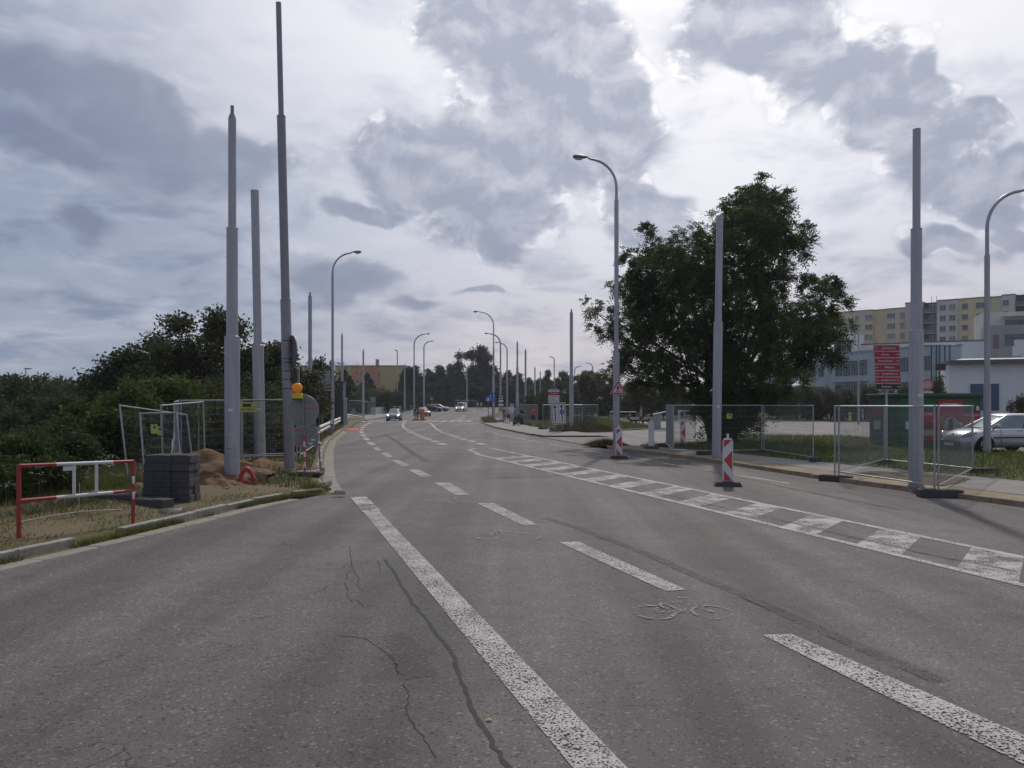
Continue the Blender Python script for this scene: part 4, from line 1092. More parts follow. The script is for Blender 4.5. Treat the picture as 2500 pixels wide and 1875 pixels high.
# fence feet: hollow concrete blocks
BLK = M('foot_block', (.06, .056, .06), .85, var=.22, scale=7, bump=.4, bscale=60)
def block_mesh():
    m = MB(); L, w, h = .76, .24, .145
    m.bevbox((0, 0, h / 2), (L, w, h), .008)
    for x in (-.19, .19): m.bevbox((x, 0, h + .002), (.22, w - .06, .012), .004)
    return m
bm_ = block_mesh().build('fence_foot', BLK); BLOCKME = bm_.data; bpy.data.objects.remove(bm_)
SLOT = MB().box((-.14, -.121, .08), (.13, .012, .05)).box((.14, -.121, .08), (.13, .012, .05)).build('slot', BLACK); SLOTME = SLOT.data; bpy.data.objects.remove(SLOT)
def foot(p, rz, label, slots=False, sc=1.0, name='fence_foot'):
    t = thing(name, label, 'fence foot', p, rz, 'fence feet')
    o = link_obj('block', BLOCKME, t)
    if slots: link_obj('slots', SLOTME, t)
    t.scale = (sc, sc, sc)
    return t
foot(F1 + V((-.1, -.05, -.115)), R(-40), 'grey fence foot at the front left corner of the enclosure', sc=1.1)
foot(F2 + V((.05, -.1, -.115)), R(-8), 'grey fence foot at the front right corner of the enclosure', sc=1.2)
foot(F3 + V((.35, .0, 0)), R(10), 'grey fence foot at the rear right corner of the enclosure')
foot(F4, R(30), 'grey fence foot at the rear left corner of the enclosure')
foot(A4 + V((0, -.1, 0)), R(60), 'grey fence foot at the right end of the fence by the tree')
foot(A3, R(5), 'fence foot under the joint right of the pole before the tree')
foot(A2 + V((-.45, -.05, 0)), R(5), 'fence foot lying left of the pole before the tree')
foot(A0 + V((-.1, -.2, 0)), R(8), 'fence foot beside the white beacon back')
foot(C1 + V((0, -.1, 0)), R(40), 'dark fence foot at the left end of the distant fence by the lane sign')
# the tied stack
bx0 = W(413, 1222, 16.1); bx0.z = .11
ST = []
rg = random.Random(5)
for k in range(6):
    for r_ in range(2):
        p = V((bx0.x + rg.uniform(-.02, .02), bx0.y + r_ * .27 + rg.uniform(-.01, .01), bx0.z + .0 + k * .160))
        t = foot(p, R(rg.uniform(-1.5, 1.5)), ['lowest', 'second lowest', 'third', 'fourth', 'fifth', 'topmost'][k] + ' grey fence foot in the ' + ('front' if r_ == 0 else 'rear') + ' row of the tied stack', k < 3, 1.0)
        t.scale = (1.22, 1.08, 1.09)
t = thing('strap', 'dark strap tied round the stack of fence feet with a loose white end', 'strap', bx0)
MB().tube([(.1, -.15, .0), (.1, -.145, .5), (.1, -.14, .985), (.1, .4, .985), (.1, .41, 0)], .009, 5).build('band', BLACK, t)
MB().tube([(.1, -.13, .985), (.12, -.12, 1.1), (.11, -.1, 1.22), (.15, -.1, 1.33), (.13, -.1, 1.42)], [.012, .014, .02, .012, .006], 5).build('loose_end', WHITE, t)
p = W(371, 1243, 15.2); p.z = .1; foot(p, R(-14), 'single grey fence foot lying in the dry grass before the tied stack', sc=1.0).scale = (.98, 1.3, 1.35)
p = W(283, 1236, 15.6); p.z = .08; foot(p, R(4), 'dark fence foot half hidden by grass behind the striped barrier').scale = (.95, 1.2, 1.75)

# red and white barrier
BR = M('barrier_red', (.30, .028, .03), .45, var=.12, scale=6); BWH = M('barrier_white', (.56, .55, .56), .45, var=.08, scale=6)
pa = gp(46, 1322, .1); pb = gp(325, 1281, .1)
t = thing('barrier', 'red and white tubular barrier on the left grass verge', 'barrier', pa)
D = pb - pa
def bp(u, z): return (D.x * u, D.y * u, D.z * u + z)
hL, hR = 1.12, 1.07
for u, h in ((0, hL), (1, hR)): MB().tube([bp(u, -.25), bp(u, h)], .03, 14).build('leg', BR, t, smooth=True)
H_ = lambda u, f: (hL + (hR - hL) * u) * f
for f in (1.0, .545):
    for u0, u1, m_ in ((0, .295, BR), (.295, .80, BWH), (.80, 1, BR)):
        MB().tube([bp(u0, H_(u0, f) - .02), bp(u1, H_(u1, f) - .02)], .027, 12).build('rail', m_, t, smooth=True)
for u in (.45, .65): MB().tube([bp(u, H_(u, 1) - .03), bp(u, H_(u, .545) - .01)], .024, 10).build('upright', BWH, t, smooth=True)
MB().box(V(bp(.40, H_(.4, 1) - .09)), (.16, .012, .07), rz=math.atan2(D.y, D.x)).build('name_plate', BWH, t)
for z in (.80, .55): MB().tube([V(bp(1, z)) + V((.02, -.03, 0)), V(bp(1, z - .12)) + V((.03, -.05, 0))], [.03, .012], 6).build('tape', WHITE, t)
t = thing('fallen_rod', 'thin pale rod lying in the dry grass behind the barrier', 'rod', gp(45, 1283, .12))
e = gp(300, 1252, .12) - gp(45, 1283, .12)
MB().tube([(0, 0, .05), (e.x * .3, e.y * .3, .10), (e.x * .6, e.y * .6, .11), (e.x, e.y, .06)], .012, 6).build('rod', M('pale_rod', (.42, .38, .30), .7), t, smooth=True)
MB().tube([(e.x * .55, e.y * .55, .1), (e.x * .56, e.y * .56, .62)], .007, 5).build('stalk', MATS['pale_rod'], t)

# soil heap
SOIL = M('dug_soil', (.115, .058, .025), .97, var=.35, scale=4.0, bump=1.0, bscale=14, col2=(.19, .108, .052))
def heap(name, label, c, rx, ry, h, seed, n=46, rough=.16):
    rg = np.random.default_rng(seed); m = MB(); ph = rg.uniform(0, 6.28, (14, 2)); fr = rg.uniform(2, 9, (14, 2)) ; am = rough / (1 + np.arange(14) * .35)
    for j in range(n):
        for i in range(n):
            u, v = i / (n - 1) * 2 - 1, j / (n - 1) * 2 - 1
            rr = math.hypot(u, v)
            z = h * max(0, 1 - rr ** 1.15) - .02
            k = sum(am[q] * math.sin(fr[q, 0] * u * 1.6 + ph[q, 0]) * math.sin(fr[q, 1] * v * 1.6 + ph[q, 1]) for q in range(14))
            z += k * .55 * h * max(0, 1.02 - rr)
            z += rg.uniform(-.03, .03) * max(0, 1.1 - rr)
            m.v.append((u * rx, v * ry, z if rr < 1.02 else -.2))
    for j in range(n - 1):
        for i in range(n - 1): m.f.append((j * n + i, j * n + i + 1, (j + 1) * n + i + 1, (j + 1) * n + i)); m.m.append(0)
    o = m.build(name, SOIL, None, smooth='full', loc=c)
    return tag(o, label, 'soil heap')
heap('soil_heap', 'large brown soil heap behind the stacked blocks', W(500, 1155, 20.6) * 1.0 + V((0, 0, .0)), 1.7, 1.9, .54, 3, rough=.42)
heap('soil_heap', 'lower crumbly soil heap between the stacked blocks and tall pole', V((X_(505, 18.7), 18.7, .13)), 1.05, .85, .36, 4, rough=.5)
heap('soil_heap', 'flat trodden soil mound round the leaning pole and mast', V((X_(650, 23.8), 23.8, .14)), 1.5, 2.0, .30, 5, rough=.5)
# stones on the soil
rg = random.Random(11)
stone_me = []
for k in range(4):
    m = MB(); q = random.Random(k)
    m.add([(x * q.uniform(.6, 1.1), y * q.uniform(.6, 1.1), z * q.uniform(.5, .9)) for x, y, z in ((1, 0, 0), (-1, 0, 0), (0, 1, 0), (0, -1, 0), (0, 0, 1), (0, 0, -1), (.7, .7, .3), (-.7, .6, .4))],
          [(0, 6, 4), (6, 2, 4), (2, 7, 4), (7, 1, 4), (1, 3, 4), (3, 0, 4), (2, 0, 5), (1, 2, 5), (3, 1, 5), (0, 3, 5), (0, 2, 6), (2, 1, 7)])
    o = m.build('stone', M('stone_grey', (.27, .22, .17), .9, var=.25, scale=20)); stone_me.append(o.data); bpy.data.objects.remove(o)
for k in range(46):
    px = rg.uniform(470, 640); Y = rg.uniform(17.6, 19.4)
    o = link_obj('stone', rg.choice(stone_me), None, (X_(px, Y), Y, .14 + max(0, .25 - abs(px - 520) * .003) * max(0, 1 - abs(Y - 18.7))), (rg.random() * 3, rg.random() * 3, rg.random() * 6))
    s_ = rg.uniform(.02, .065); o.scale = (s_, s_, s_)
    tag(o, 'small stone among the crumbly soil round the tall pole foot', 'stone', 'stones strewn over the dug soil')
# red conduit
RP = M('red_conduit', (.42, .045, .05), .45, var=.12, scale=12)
c0 = gp(604, 1186, .14)
def conduit(pts, label, r=.05):
    t = thing('conduit', label, 'conduit', c0, 0, 'red conduit loops')
    P = [V(p) for p in pts]; sm = []
    for i in range(len(P) - 1):
        p0, p1_, p2_, p3 = P[max(i - 1, 0)], P[i], P[i + 1], P[min(i + 2, len(P) - 1)]
        for u in np.linspace(0, 1, 9)[:-1 if i < len(P) - 2 else None]:
            sm.append(.5 * ((2 * p1_) + (p2_ - p0) * u + (2 * p0 - 5 * p1_ + 4 * p2_ - p3) * u * u + (3 * p1_ - p0 - 3 * p2_ + p3) * u ** 3))
    rr = [r * (1.0 + .07 * (k % 2)) for k in range(len(sm))]
    MB().tube(sm, rr, 12).build('pipe', RP, t, smooth='full')
s_ = 20.5 / F
conduit([(-17 * s_, 0, -.12), (-15 * s_, .0, .22), (-6 * s_, 0, .40), (4 * s_, .02, .37), (14 * s_, .04, .16), (21 * s_, .05, -.1)], 'taller red plastic conduit loop rising from the soil by the tall pole')
conduit([(-12 * s_, -.1, -.1), (-9 * s_, -.1, .05), (0, -.1, .12), (9 * s_, -.1, .06), (12 * s_, -.08, -.08)], 'lower red plastic conduit loop under the taller one', .042)
# broken kerb lumps
for k, (px, py, s_, lab) in enumerate(((420, 1262, .34, 'broken concrete lump in the gap of the left kerb'), (795, 1185, .26, 'broken kerb lump standing at the corner by the gutter'), (830, 1208, .18, 'pale rubble lump at the gutter corner'), (777, 1150, .30, 'square concrete stub behind the round sign foot'))):
    p = gp(px, py, .05); q = random.Random(k + 3); m = MB().bevbox((0, 0, 0), (1.3, .6, .55), .12)
    m.v = [(x + q.uniform(-.08, .08), y + q.uniform(-.08, .08), z + q.uniform(-.06, .06)) for x, y, z in m.v]
    o = m.build('rubble_lump', CONC, None, loc=p + V((0, 0, .05)), rot=(q.uniform(-.1, .1), q.uniform(-.1, .1), q.uniform(0, 1.5))); o.scale = (s_, s_, s_)
    tag(o, lab, 'rubble')
# ------------------------------------------------------------------ vegetation
def rot_frames(n, rg, droop=0.0, flat=0.0):
    """random leaf axes and side vectors"""
    a = rg.normal(size=(n, 3)); a[:, 2] = a[:, 2] * (1 - flat) - droop
    a /= np.linalg.norm(a, axis=1)[:, None]
    b = rg.normal(size=(n, 3)); b -= (b * a).sum(1)[:, None] * a; b /= np.linalg.norm(b, axis=1)[:, None]
    return a, b
def leaf_quads(pos, a, b, ln, wd):
    ln = np.asarray(ln)[:, None] if np.ndim(ln) else ln
    wd = np.asarray(wd)[:, None] if np.ndim(wd) else wd
    q = np.empty((len(pos), 4, 3))
    q[:, 0] = pos; q[:, 1] = pos + a * ln * .45 + b * wd * .5; q[:, 2] = pos + a * ln; q[:, 3] = pos + a * ln * .45 - b * wd * .5
    return q.reshape(-1, 3)
def in_balls(cl, n, rg, shell=.45, squash=.85):
    cl = np.asarray(cl, float); w = cl[:, 3] ** 2.1; idx = rg.choice(len(cl), n, p=w / w.sum())
    d = rg.normal(size=(n, 3)); d /= np.linalg.norm(d, axis=1)[:, None]
    r = cl[idx, 3] * rg.random(n) ** shell * (1 + .18 * rg.normal(size=n))
    d[:, 2] *= squash
    return cl[idx, :3] + d * r[:, None], d
def branch_mb(base, targets, r0, rg, mid=.5, sag=.0):
    m = MB()
    for tpt, rr in targets:
        b = V(base); t_ = V(tpt); c = b.lerp(t_, mid) + V((rg.normal() * .25, rg.normal() * .25, rg.normal() * .15)) * (t_ - b).length * .18
        pts = []
        for u in np.linspace(0, 1, 7):
            pts.append(b * (1 - u) ** 2 + c * 2 * u * (1 - u) + t_ * u * u)
        m.tube(pts, list(np.linspace(rr, rr * .22, 7)), 6)
    return m
BARK = M('bark', (.055, .047, .04), .95, var=.3, scale=4, bump=.6, bscale=25)

# the big false acacia
LEAF_R = M('acacia_leaf', (.044, .070, .025), .7, var=.30, scale=.6, col2=(.085, .12, .034), trans=.34, island=.35, spec=.15)
rg = np.random.default_rng(21)
YT = 41.0; bx, by = X_(1765, YT), YT
acl = [(1858, 470, 40), (1835, 500, 50), (1880, 520, 55), (1800, 530, 60), (1910, 580, 60), (1760, 590, 60), (1850, 590, 80), (1700, 590, 50), (1640, 640, 60), (1585, 590, 38), (1560, 650, 55), (1535, 710, 50),
       (1600, 730, 75), (1700, 690, 80), (1790, 690, 85), (1880, 690, 75), (1940, 620, 38), (1990, 720, 42), (2030, 700, 38), (2045, 750, 34), (2060, 790, 22), (1985, 790, 65), (1895, 790, 75), (1790, 800, 85), (1690, 810, 80),
       (1590, 820, 65), (1530, 800, 48), (1455, 715, 20), (1445, 755, 24), (1470, 775, 22), (1455, 810, 20), (1490, 830, 24), (1500, 780, 26), (1535, 890, 50), (1610, 900, 52), (1690, 895, 48), (1560, 945, 30), (1500, 905, 26), (1880, 880, 60), (1960, 870, 60), (2020, 830, 42),
       (2030, 870, 24), (1900, 945, 38), (1950, 920, 34), (1790, 890, 55), (1830, 960, 45), (1760, 985, 40), (1800, 1030, 40), (1725, 1000, 36), (1850, 1000, 40), (1780, 1060, 30), (1740, 1040, 28), (1830, 1045, 30), (1690, 985, 26), (1870, 965, 34), (1640, 945, 32), (1590, 950, 26), (1700, 945, 32), (1760, 940, 38), (1840, 930, 42)]
cl = []
for (px, py, r) in acl:
    dep = rg.uniform(-1, 1) * 4.6 * math.sqrt(max(.05, 1 - ((px - 1760) / 330) ** 2)) * (1 if py < 940 else .35)
    p = W(px, py, YT + dep)
    cl.append((p.x - bx, dep, p.z, r * YT / F * .86))
    if r > 50:
        d2_ = -dep * .8 + rg.uniform(-.8, .8); p = W(px, py, YT + d2_)
        cl.append((p.x - bx + rg.uniform(-.4, .4), d2_, p.z + rg.uniform(-.4, .4), r * YT / F * .80))
cl = np.array(cl)
tree = thing('acacia_tree', 'big dark false acacia with feathery crown, behind the fence on the right', 'tree', (bx, by, .1))
NT, PER = 1750, 17
tp, tout = in_balls(cl, NT, rg, .38, .92)
nf = NT * PER
idx = np.repeat(np.arange(NT), PER)
size = rg.uniform(.7, 1.25, NT)[idx]
ax = rg.normal(size=(nf, 3)) * .75 + tout[idx] * .75 + np.array([0, 0, .25]); ax /= np.linalg.norm(ax, axis=1)[:, None]
pos = tp[idx] + rg.normal(size=(nf, 3)) * .10
sd_ = rg.normal(size=(nf, 3)); sd_ -= (sd_ * ax).sum(1)[:, None] * ax; sd_ /= np.linalg.norm(sd_, axis=1)[:, None]
fl_ = rg.uniform(.32, .52, nf) * size
qs = []
for k in range(9):
    u = (k // 2 + 1) / 5.0
    side_ = 0 if k == 8 else (1 if k % 2 else -1)
    pp = pos + ax * (fl_ * u)[:, None]; pp[:, 2] -= fl_ * u * u * .55
    la = ax * (.5 if side_ else 1) + sd_ * side_ * .9 - np.array([0, 0, .25]); la /= np.linalg.norm(la, axis=1)[:, None]
    lb = np.cross(la, np.cross(ax, sd_) + rg.normal(size=(nf, 3)) * .3); lb /= np.linalg.norm(lb, axis=1)[:, None]
    qs.append(leaf_quads(pp, la, lb, rg.uniform(.10, .16, nf) * size, rg.uniform(.05, .07, nf)))
npmesh('crown', np.concatenate(qs), 4, LEAF_R, tree)
stems = [((-.25, 0, -.2), (-.85, .2, 2.3), .20), ((.05, .1, -.2), (.15, .3, 2.8), .26), ((.35, 0, -.2), (.75, -.1, 2.6), .22), ((-.5, .1, -.2), (-1.2, .3, 2.0), .13)]
tm = MB()
for a, b, r in stems: tm.tube([a, (V(a) + V(b)) / 2 + V((.06, 0, .1)), b], [r * 1.5, r * 1.1, r], 10)
tr = tm.build('trunk', BARK, tree, smooth=True)
order = rg.permutation(len(cl))[:46]
for si, (a, b, r) in enumerate(stems):
    tg = [(cl[i, :3], r * rg.uniform(.3, .55)) for i in order if i % 4 == si]
    branch_mb(b, tg, r, rg).build('limb', BARK, tree, smooth=True)

def make_tree(name, rg, H, rx, n, leaf, mat, kind='broad', trunk=.16, ncl=26, base=.25):
    """prototype meshes: crown + trunk, base at the origin"""
    t = bpy.data.objects.new(name, None); COL.objects.link(t)
    c = []
    if kind == 'broad':
        for _ in range(ncl):
            d = rg.normal(size=3); d /= np.linalg.norm(d); d *= rg.random() ** .4
            z = base + (1 - base) * (.5 + .5 * d[2]); ww = math.sqrt(max(.1, 1 - (2 * (z - base) / (1 - base) - .9) ** 2 * .9))
            c.append((d[0] * rx * ww, d[1] * rx * ww, z * H * .93, rg.uniform(.16, .30) * rx))
    elif kind == 'pine':
        for k in range(ncl):
            u = (k + rg.random()) / ncl; z = base + (1 - base) * u; ww = rx * (1 - u) ** .75 * rg.uniform(.55, 1.05) + .12
            a = rg.random() * 6.28
            c.append((math.cos(a) * ww * .7, math.sin(a) * ww * .7, z * H, ww * .6 + .25))
    else:                                   # shrub
        for _ in range(ncl):
            a = rg.random() * 6.28; q = rg.random() ** .5
            z = H * rg.uniform(.2, .88) * (1 - .45 * q * q)
            c.append((math.cos(a) * rx * q * .85, math.sin(a) * rx * q * .85, z, rg.uniform(.18, .34) * rx))
    c = np.array(c)
    pos, out = in_balls(c, n, rg, .45, .8)
    pos[:, 2] = np.maximum(pos[:, 2], .05)
    a, b = rot_frames(n, rg, .15, .3)
    if kind == 'pine': a = a * .6 + out * .5 + np.array([0, 0, .25]); a /= np.linalg.norm(a, axis=1)[:, None]
    ln = rg.uniform(.7, 1.3, n) * leaf; wd = ln * (.28 if kind == 'pine' else .55)
    npmesh('crown', leaf_quads(pos, a, b, ln, wd), 4, mat, t)
    m = MB()
    if kind != 'shrub':
        m.tube([(0, 0, -.4), (.03 * H * rg.normal() * .3, 0, H * .4), (0, 0, H * .8)], [trunk * 1.2, trunk * .8, trunk * .25], 8)
        for i in range(0, len(c), 3): m.tube([(0, 0, H * rg.uniform(.25, .5)), tuple((c[i, :3] + np.array([0, 0, H * .35])) / 2), tuple(c[i, :3])], [trunk * .4, trunk * .25, trunk * .08], 5)
    else:
        for i in range(0, len(c), 2): m.tube([(rg.normal() * .1, rg.normal() * .1, -.2), tuple(c[i, :3] * .5 + np.array([0, 0, .1])), tuple(c[i, :3])], [.04, .025, .01], 5)
    m.build('trunk' if kind != 'shrub' else 'stems', BARK, t, smooth=True)
    t['top'] = float(np.percentile(pos[:, 2], 99.7)); t['wide'] = float(np.percentile(np.abs(pos[:, 0]), 97) * 2)
    return t
G1 = M('leaf_green', (.040, .060, .022), .7, var=.3, scale=.5, col2=(.064, .086, .028), trans=.30, island=.35, spec=.12)
G2 = M('leaf_bright', (.065, .10, .026), .7, var=.3, scale=.6, col2=(.095, .125, .032), trans=.32, island=.35, spec=.12)
G3 = M('leaf_olive', (.060, .070, .028), .7, var=.3, scale=.5, col2=(.085, .088, .034), trans=.30, island=.35, spec=.12)
G4 = M('needle_dark', (.024, .034, .028), .7, var=.25, scale=.5, col2=(.032, .044, .032), trans=.15, island=.3, spec=.12)
G5 = M('leaf_rust', (.085, .050, .030), .7, var=.3, scale=.5, col2=(.075, .062, .03), trans=.32, island=.35, spec=.12)
rg = np.random.default_rng(5)
PB = [make_tree('tree', rg, 9.0, 3.6, 15000, .26, G1, ncl=34, base=.1), make_tree('tree', rg, 8.0, 3.4, 14000, .25, G3, ncl=28, base=.1), make_tree('tree', rg, 7.0, 3.2, 13000, .25, G2, ncl=26, base=.1)]
PC = [make_tree('conifer', rg, 10.0, 2.7, 13000, .62, G4, 'pine', ncl=46, base=.05), make_tree('conifer', rg, 9.0, 3.0, 13000, .62, G4, 'pine', ncl=40, base=.05)]
PS = [make_tree('shrub', rg, 2.2, 1.6, 9000, .11, G1, 'shrub', ncl=24), make_tree('shrub', rg, 2.0, 1.7, 9000, .11, G3, 'shrub', ncl=22), make_tree('shrub', rg, 2.4, 1.5, 9000, .115, G2, 'shrub', ncl=22)]
rnd = random.Random(3)
used = set()
def plant(proto, x, y, z, label, cat, group, s=(1, 1, 1), mat=None, name=None, twist=None):
    if id(proto) in used: o = copy_tree(proto)
    else: o = proto; used.add(id(proto))
    if name: o.name = name
    o.location = (x, y, z); o.scale = s; o.rotation_euler = (0, 0, rnd.random() * 6.28 if twist is None else twist)
    tag(o, label, cat, group)
    if mat:
        for ch in o.children:
            if ch.name.startswith('crown'): ch.material_slots[0].link = 'OBJECT'; ch.material_slots[0].material = mat
    return o
# a leafy tree standing out behind the left poles
lt = make_tree('broadleaf_tree', np.random.default_rng(9), 10.2, 4.1, 24000, .22, G3, ncl=42, trunk=.2, base=.1)
plant(lt, X_(505, 46), 46, Z_(762, 46) - lt['top'], 'loose olive-green tree rising behind the two left steel poles', 'tree', None)
lt2 = make_tree('broadleaf_tree', np.random.default_rng(12), 7.6, 3.6, 11000, .25, G1, ncl=30, trunk=.2, base=.1)
plant(lt2, X_(668, 50), 50, Z_(838, 50) - lt2['top'], 'darker tree between the leaning pole and the banded mast', 'tree', None, mat=G3)
lt3 = make_tree('broadleaf_tree', np.random.default_rng(13), 7.0, 3.4, 11000, .25, G1, ncl=30, trunk=.2, base=.1)
plant(lt3, X_(398, 44), 44, Z_(835, 44) - lt3['top'] * .86, 'bushy tree at the left shoulder of the loose olive tree', 'tree', None, s=(1, 1, .86))
# the wooded slope on the left: shrubs near, trees behind
TL = 'leafy shrub in the dense thicket on the left slope'
for (px, Y, s_) in [(-60, 17, .9), (40, 19, .95), (140, 21, .95), (265, 23, 1.15), (330, 24.5, 1.15), (395, 26, 1.2), (455, 27.5, 1.2), (520, 28, 1.1), (590, 29, 1.15), (-10, 24, 1.15), (90, 26, 1.25), (190, 27, 1.3), (290, 29, 1.4), (370, 31, 1.5), (460, 33, 1.5),
                    (545, 34, 1.4), (620, 33, 1.3), (640, 37, 1.4), (60, 32, 1.6), (170, 34, 1.6), (280, 36, 1.7), (-60, 31, 1.6), (640, 41, 1.6), (580, 40, 1.8), (10, 15.2, .62), (110, 16.6, .7), ]:
    x = X_(px, Y); plant(rnd.choice(PS[:2] + PS[:2] + PS[2:]), x, Y, verge_z(x, Y) - .1 if Y < 100 else terrain(x, Y), TL, 'shrub', 'shrubs of the left thicket', (s_ * rnd.uniform(.9, 1.2), s_ * rnd.uniform(.9, 1.2), s_ * rnd.uniform(.85, 1.2)))
TT = 'dark tree in the wood below the left horizon'
for (px, Y, top) in [(10, 60, 915), (70, 74, 903), (120, 66, 925), (165, 80, 918), (215, 62, 915), (262, 78, 903), (300, 70, 930), (340, 62, 905), (-50, 55, 920), (30, 46, 960), (100, 48, 965), (180, 47, 958), (255, 49, 962), (320, 50, 955), (370, 56, 915), (-20, 80, 910), (140, 90, 912), (235, 92, 908), (420, 60, 880), (600, 62, 870), (650, 64, 865), (700, 70, 880)]:
    x = X_(px, Y); zt = Z_(top + (14 if px < 340 else 0), Y); pr = rnd.choice(PB + PC[:1]) if px < 340 else rnd.choice(PB)
    H0 = pr['top']
    zb = -6.2; s_ = (zt - zb) / H0
    plant(pr, x, Y, zb, TT, 'tree', 'trees of the wood on the left', (s_ * .8, s_ * .8, s_))
t = thing('street_lamp', 'thin distant lamp sticking out of the wood at far left', 'street lamp', (X_(63, 90), 90, -6)); MB().tube([(0, 0, 0), (0, 0, Z_(902, 90) + 6)], [.09, .06], 8).build('mast_section', STEEL, t)
MB().bevbox((.25, 0, Z_(900, 90) + 6), (.8, .25, .14), .04).build('lamp_head', STEEL_D, t)

# far conifers and bushes at the end of the road
def far(px, Y, top, wpx, label, kind, mat=None, group=None, base_py=None):
    pr = rnd.choice(PC if kind == 'c' else PB if kind == 'b' else PS)
    x = X_(px, Y); zb = (terrain(x, Y) if base_py is None else Z_(base_py, Y)) - .1; zt = Z_(top, Y)
    h0, w0 = pr['top'], pr['wide']
    sz = (zt - zb) / h0; sw = wpx / F * Y / w0
    return plant(pr, x, Y, zb, label, 'tree' if kind != 's' else 'bush', group, (sw, sw, sz), mat)
CL = 'dark conifer in the belt behind the white van'
far(1155, 232, 848, 92, 'tallest dark conifer, broad and rounded, behind the white van', 'b', G4)
for a in [(1015, 225, 898, 46), (1045, 235, 905, 40), (990, 215, 905, 50), (1072, 228, 897, 55), (1100, 240, 893, 50), (1120, 225, 905, 50), (1085, 215, 925, 55), (1190, 236, 900, 50), (1215, 228, 912, 52), (1240, 236, 908, 50), (1265, 230, 915, 50), (1292, 240, 925, 46), (1030, 210, 935, 60), (1060, 208, 940, 60), (1150, 212, 940, 70), (1200, 214, 940, 70), (1250, 216, 940, 60)]:
    far(*a, CL, 'c', group='dark conifers closing the view')
for a in [(1128, 222, 935, 70), (1175, 222, 920, 60), (1225, 220, 930, 60), (1105, 220, 940, 60)]: far(*a, 'dark rounded tree under the tall conifers at the road end', 'b', G4, 'dark rounded trees at the road end')
for a in [(1340, 205, 905, 60), (1375, 200, 908, 64), (1410, 195, 912, 64), (1445, 190, 905, 64), (1470, 180, 915, 56), (1318, 200, 925, 50), (1500, 175, 925, 60), (1535, 175, 935, 60)]: far(*a, 'green tree above the hedge right of the bus stop', 'b', rnd.choice([G1, G2, G3]), 'green trees behind the bus stop')
for a in [(1440, 120, 918, 44), (1487, 118, 925, 44), (1570, 110, 925, 64), (1620, 105, 930, 60), (1665, 110, 935, 54)]: far(*a, 'rust-brown bush behind the lawn', 'b', G5, 'rust-brown bushes behind the lawn')
for a in [(1300, 135, 965, 56), (1340, 130, 955, 60), (1385, 130, 950, 60), (1425, 128, 962, 56), (1465, 128, 960, 60), (1510, 122, 965, 60), (1550, 118, 962, 64), (1600, 116, 968, 64), (1650, 116, 965, 64), (1700, 116, 960, 64), (1745, 112, 958, 60), (1790, 112, 952, 64)]: far(*a, 'green bush in the hedge along the back of the lawn', 's', rnd.choice([G1, G2, G3]), 'bushes of the hedge behind the lawn')
# roses bushes by the bus stop, brown weeds at pole
for a in [(1300, 96, 965, 52), (1325, 92, 972, 44), (1425, 76, 1012, 46), (1445, 80, 1016, 40), (1405, 70, 1018, 30)]: far(*a, 'low loose bush near the lane sign', 's', G3, 'low bushes near the lane sign')
# bushes before the pale blue building
for a in [(1900, 100, 945, 60), (1945, 98, 952, 56), (1985, 98, 948, 60), (2030, 96, 948, 60), (2070, 96, 952, 56), (2110, 96, 945, 64), (2150, 94, 940, 60), (2200, 92, 945, 56), (1850, 102, 940, 60), (1810, 104, 938, 60), (1760, 104, 945, 60)]: far(*a, 'dark green bush along the far side of the car park', 's', rnd.choice([G1, G3, G3, G5]), 'bushes along the car park')
far(2288, 88, 918, 50, 'leafy bush between the kiosk and the white building', 's', G1); far(2500, 60, 965, 60, 'reddish bush at the right edge by the white building', 's', G5)
# trees in front of the left orange building
for a in [(850, 150, 955, 60), (900, 150, 950, 60), (940, 152, 958, 60), (975, 165, 955, 56), (875, 165, 945, 60), (820, 120, 965, 44), (925, 170, 945, 56)]: far(*a, 'green bush on the bank below the orange building', 's', rnd.choice([G1, G2]), 'bushes below the orange building')
far(897, 175, 912, 34, 'dark round tree before the orange building windows', 'b', G4); far(838, 130, 900, 50, 'tree left of the orange building, behind a steel pole', 'b', G1)
far(1000, 205, 900, 40, 'dark conifer at the right end of the yellow wall', 'c')
for a in [(915, 168, 965, 70), (985, 180, 965, 60), (1040, 200, 960, 50)]: far(*a, 'bush behind the white parapet wall', 's', G1, 'bushes behind the parapet')
for pr in PB + PC + PS:
    if id(pr) not in used:
        for ch in list(pr.children): bpy.data.objects.remove(ch)
        bpy.data.objects.remove(pr)

ORD = ['first', 'second', 'third', 'fourth', 'fifth', 'sixth', 'seventh', 'eighth', 'ninth', 'tenth', 'eleventh', 'twelfth']
byg = {}
for o in COL.objects:
    if o.parent is None and o.get('group') and o.get('category') in ('tree', 'bush'): byg.setdefault(o['label'], []).append(o)
for lab, os_ in byg.items():
    if 1 < len(os_) <= 12:
        for i, o in enumerate(sorted(os_, key=lambda q: q.location.x / q.location.y)): o['label'] = lab + ', ' + ORD[i] + ' from the left'
for o in list(COL.objects):
    for k_ in ('top', 'wide'):
        if k_ in o: del o[k_]
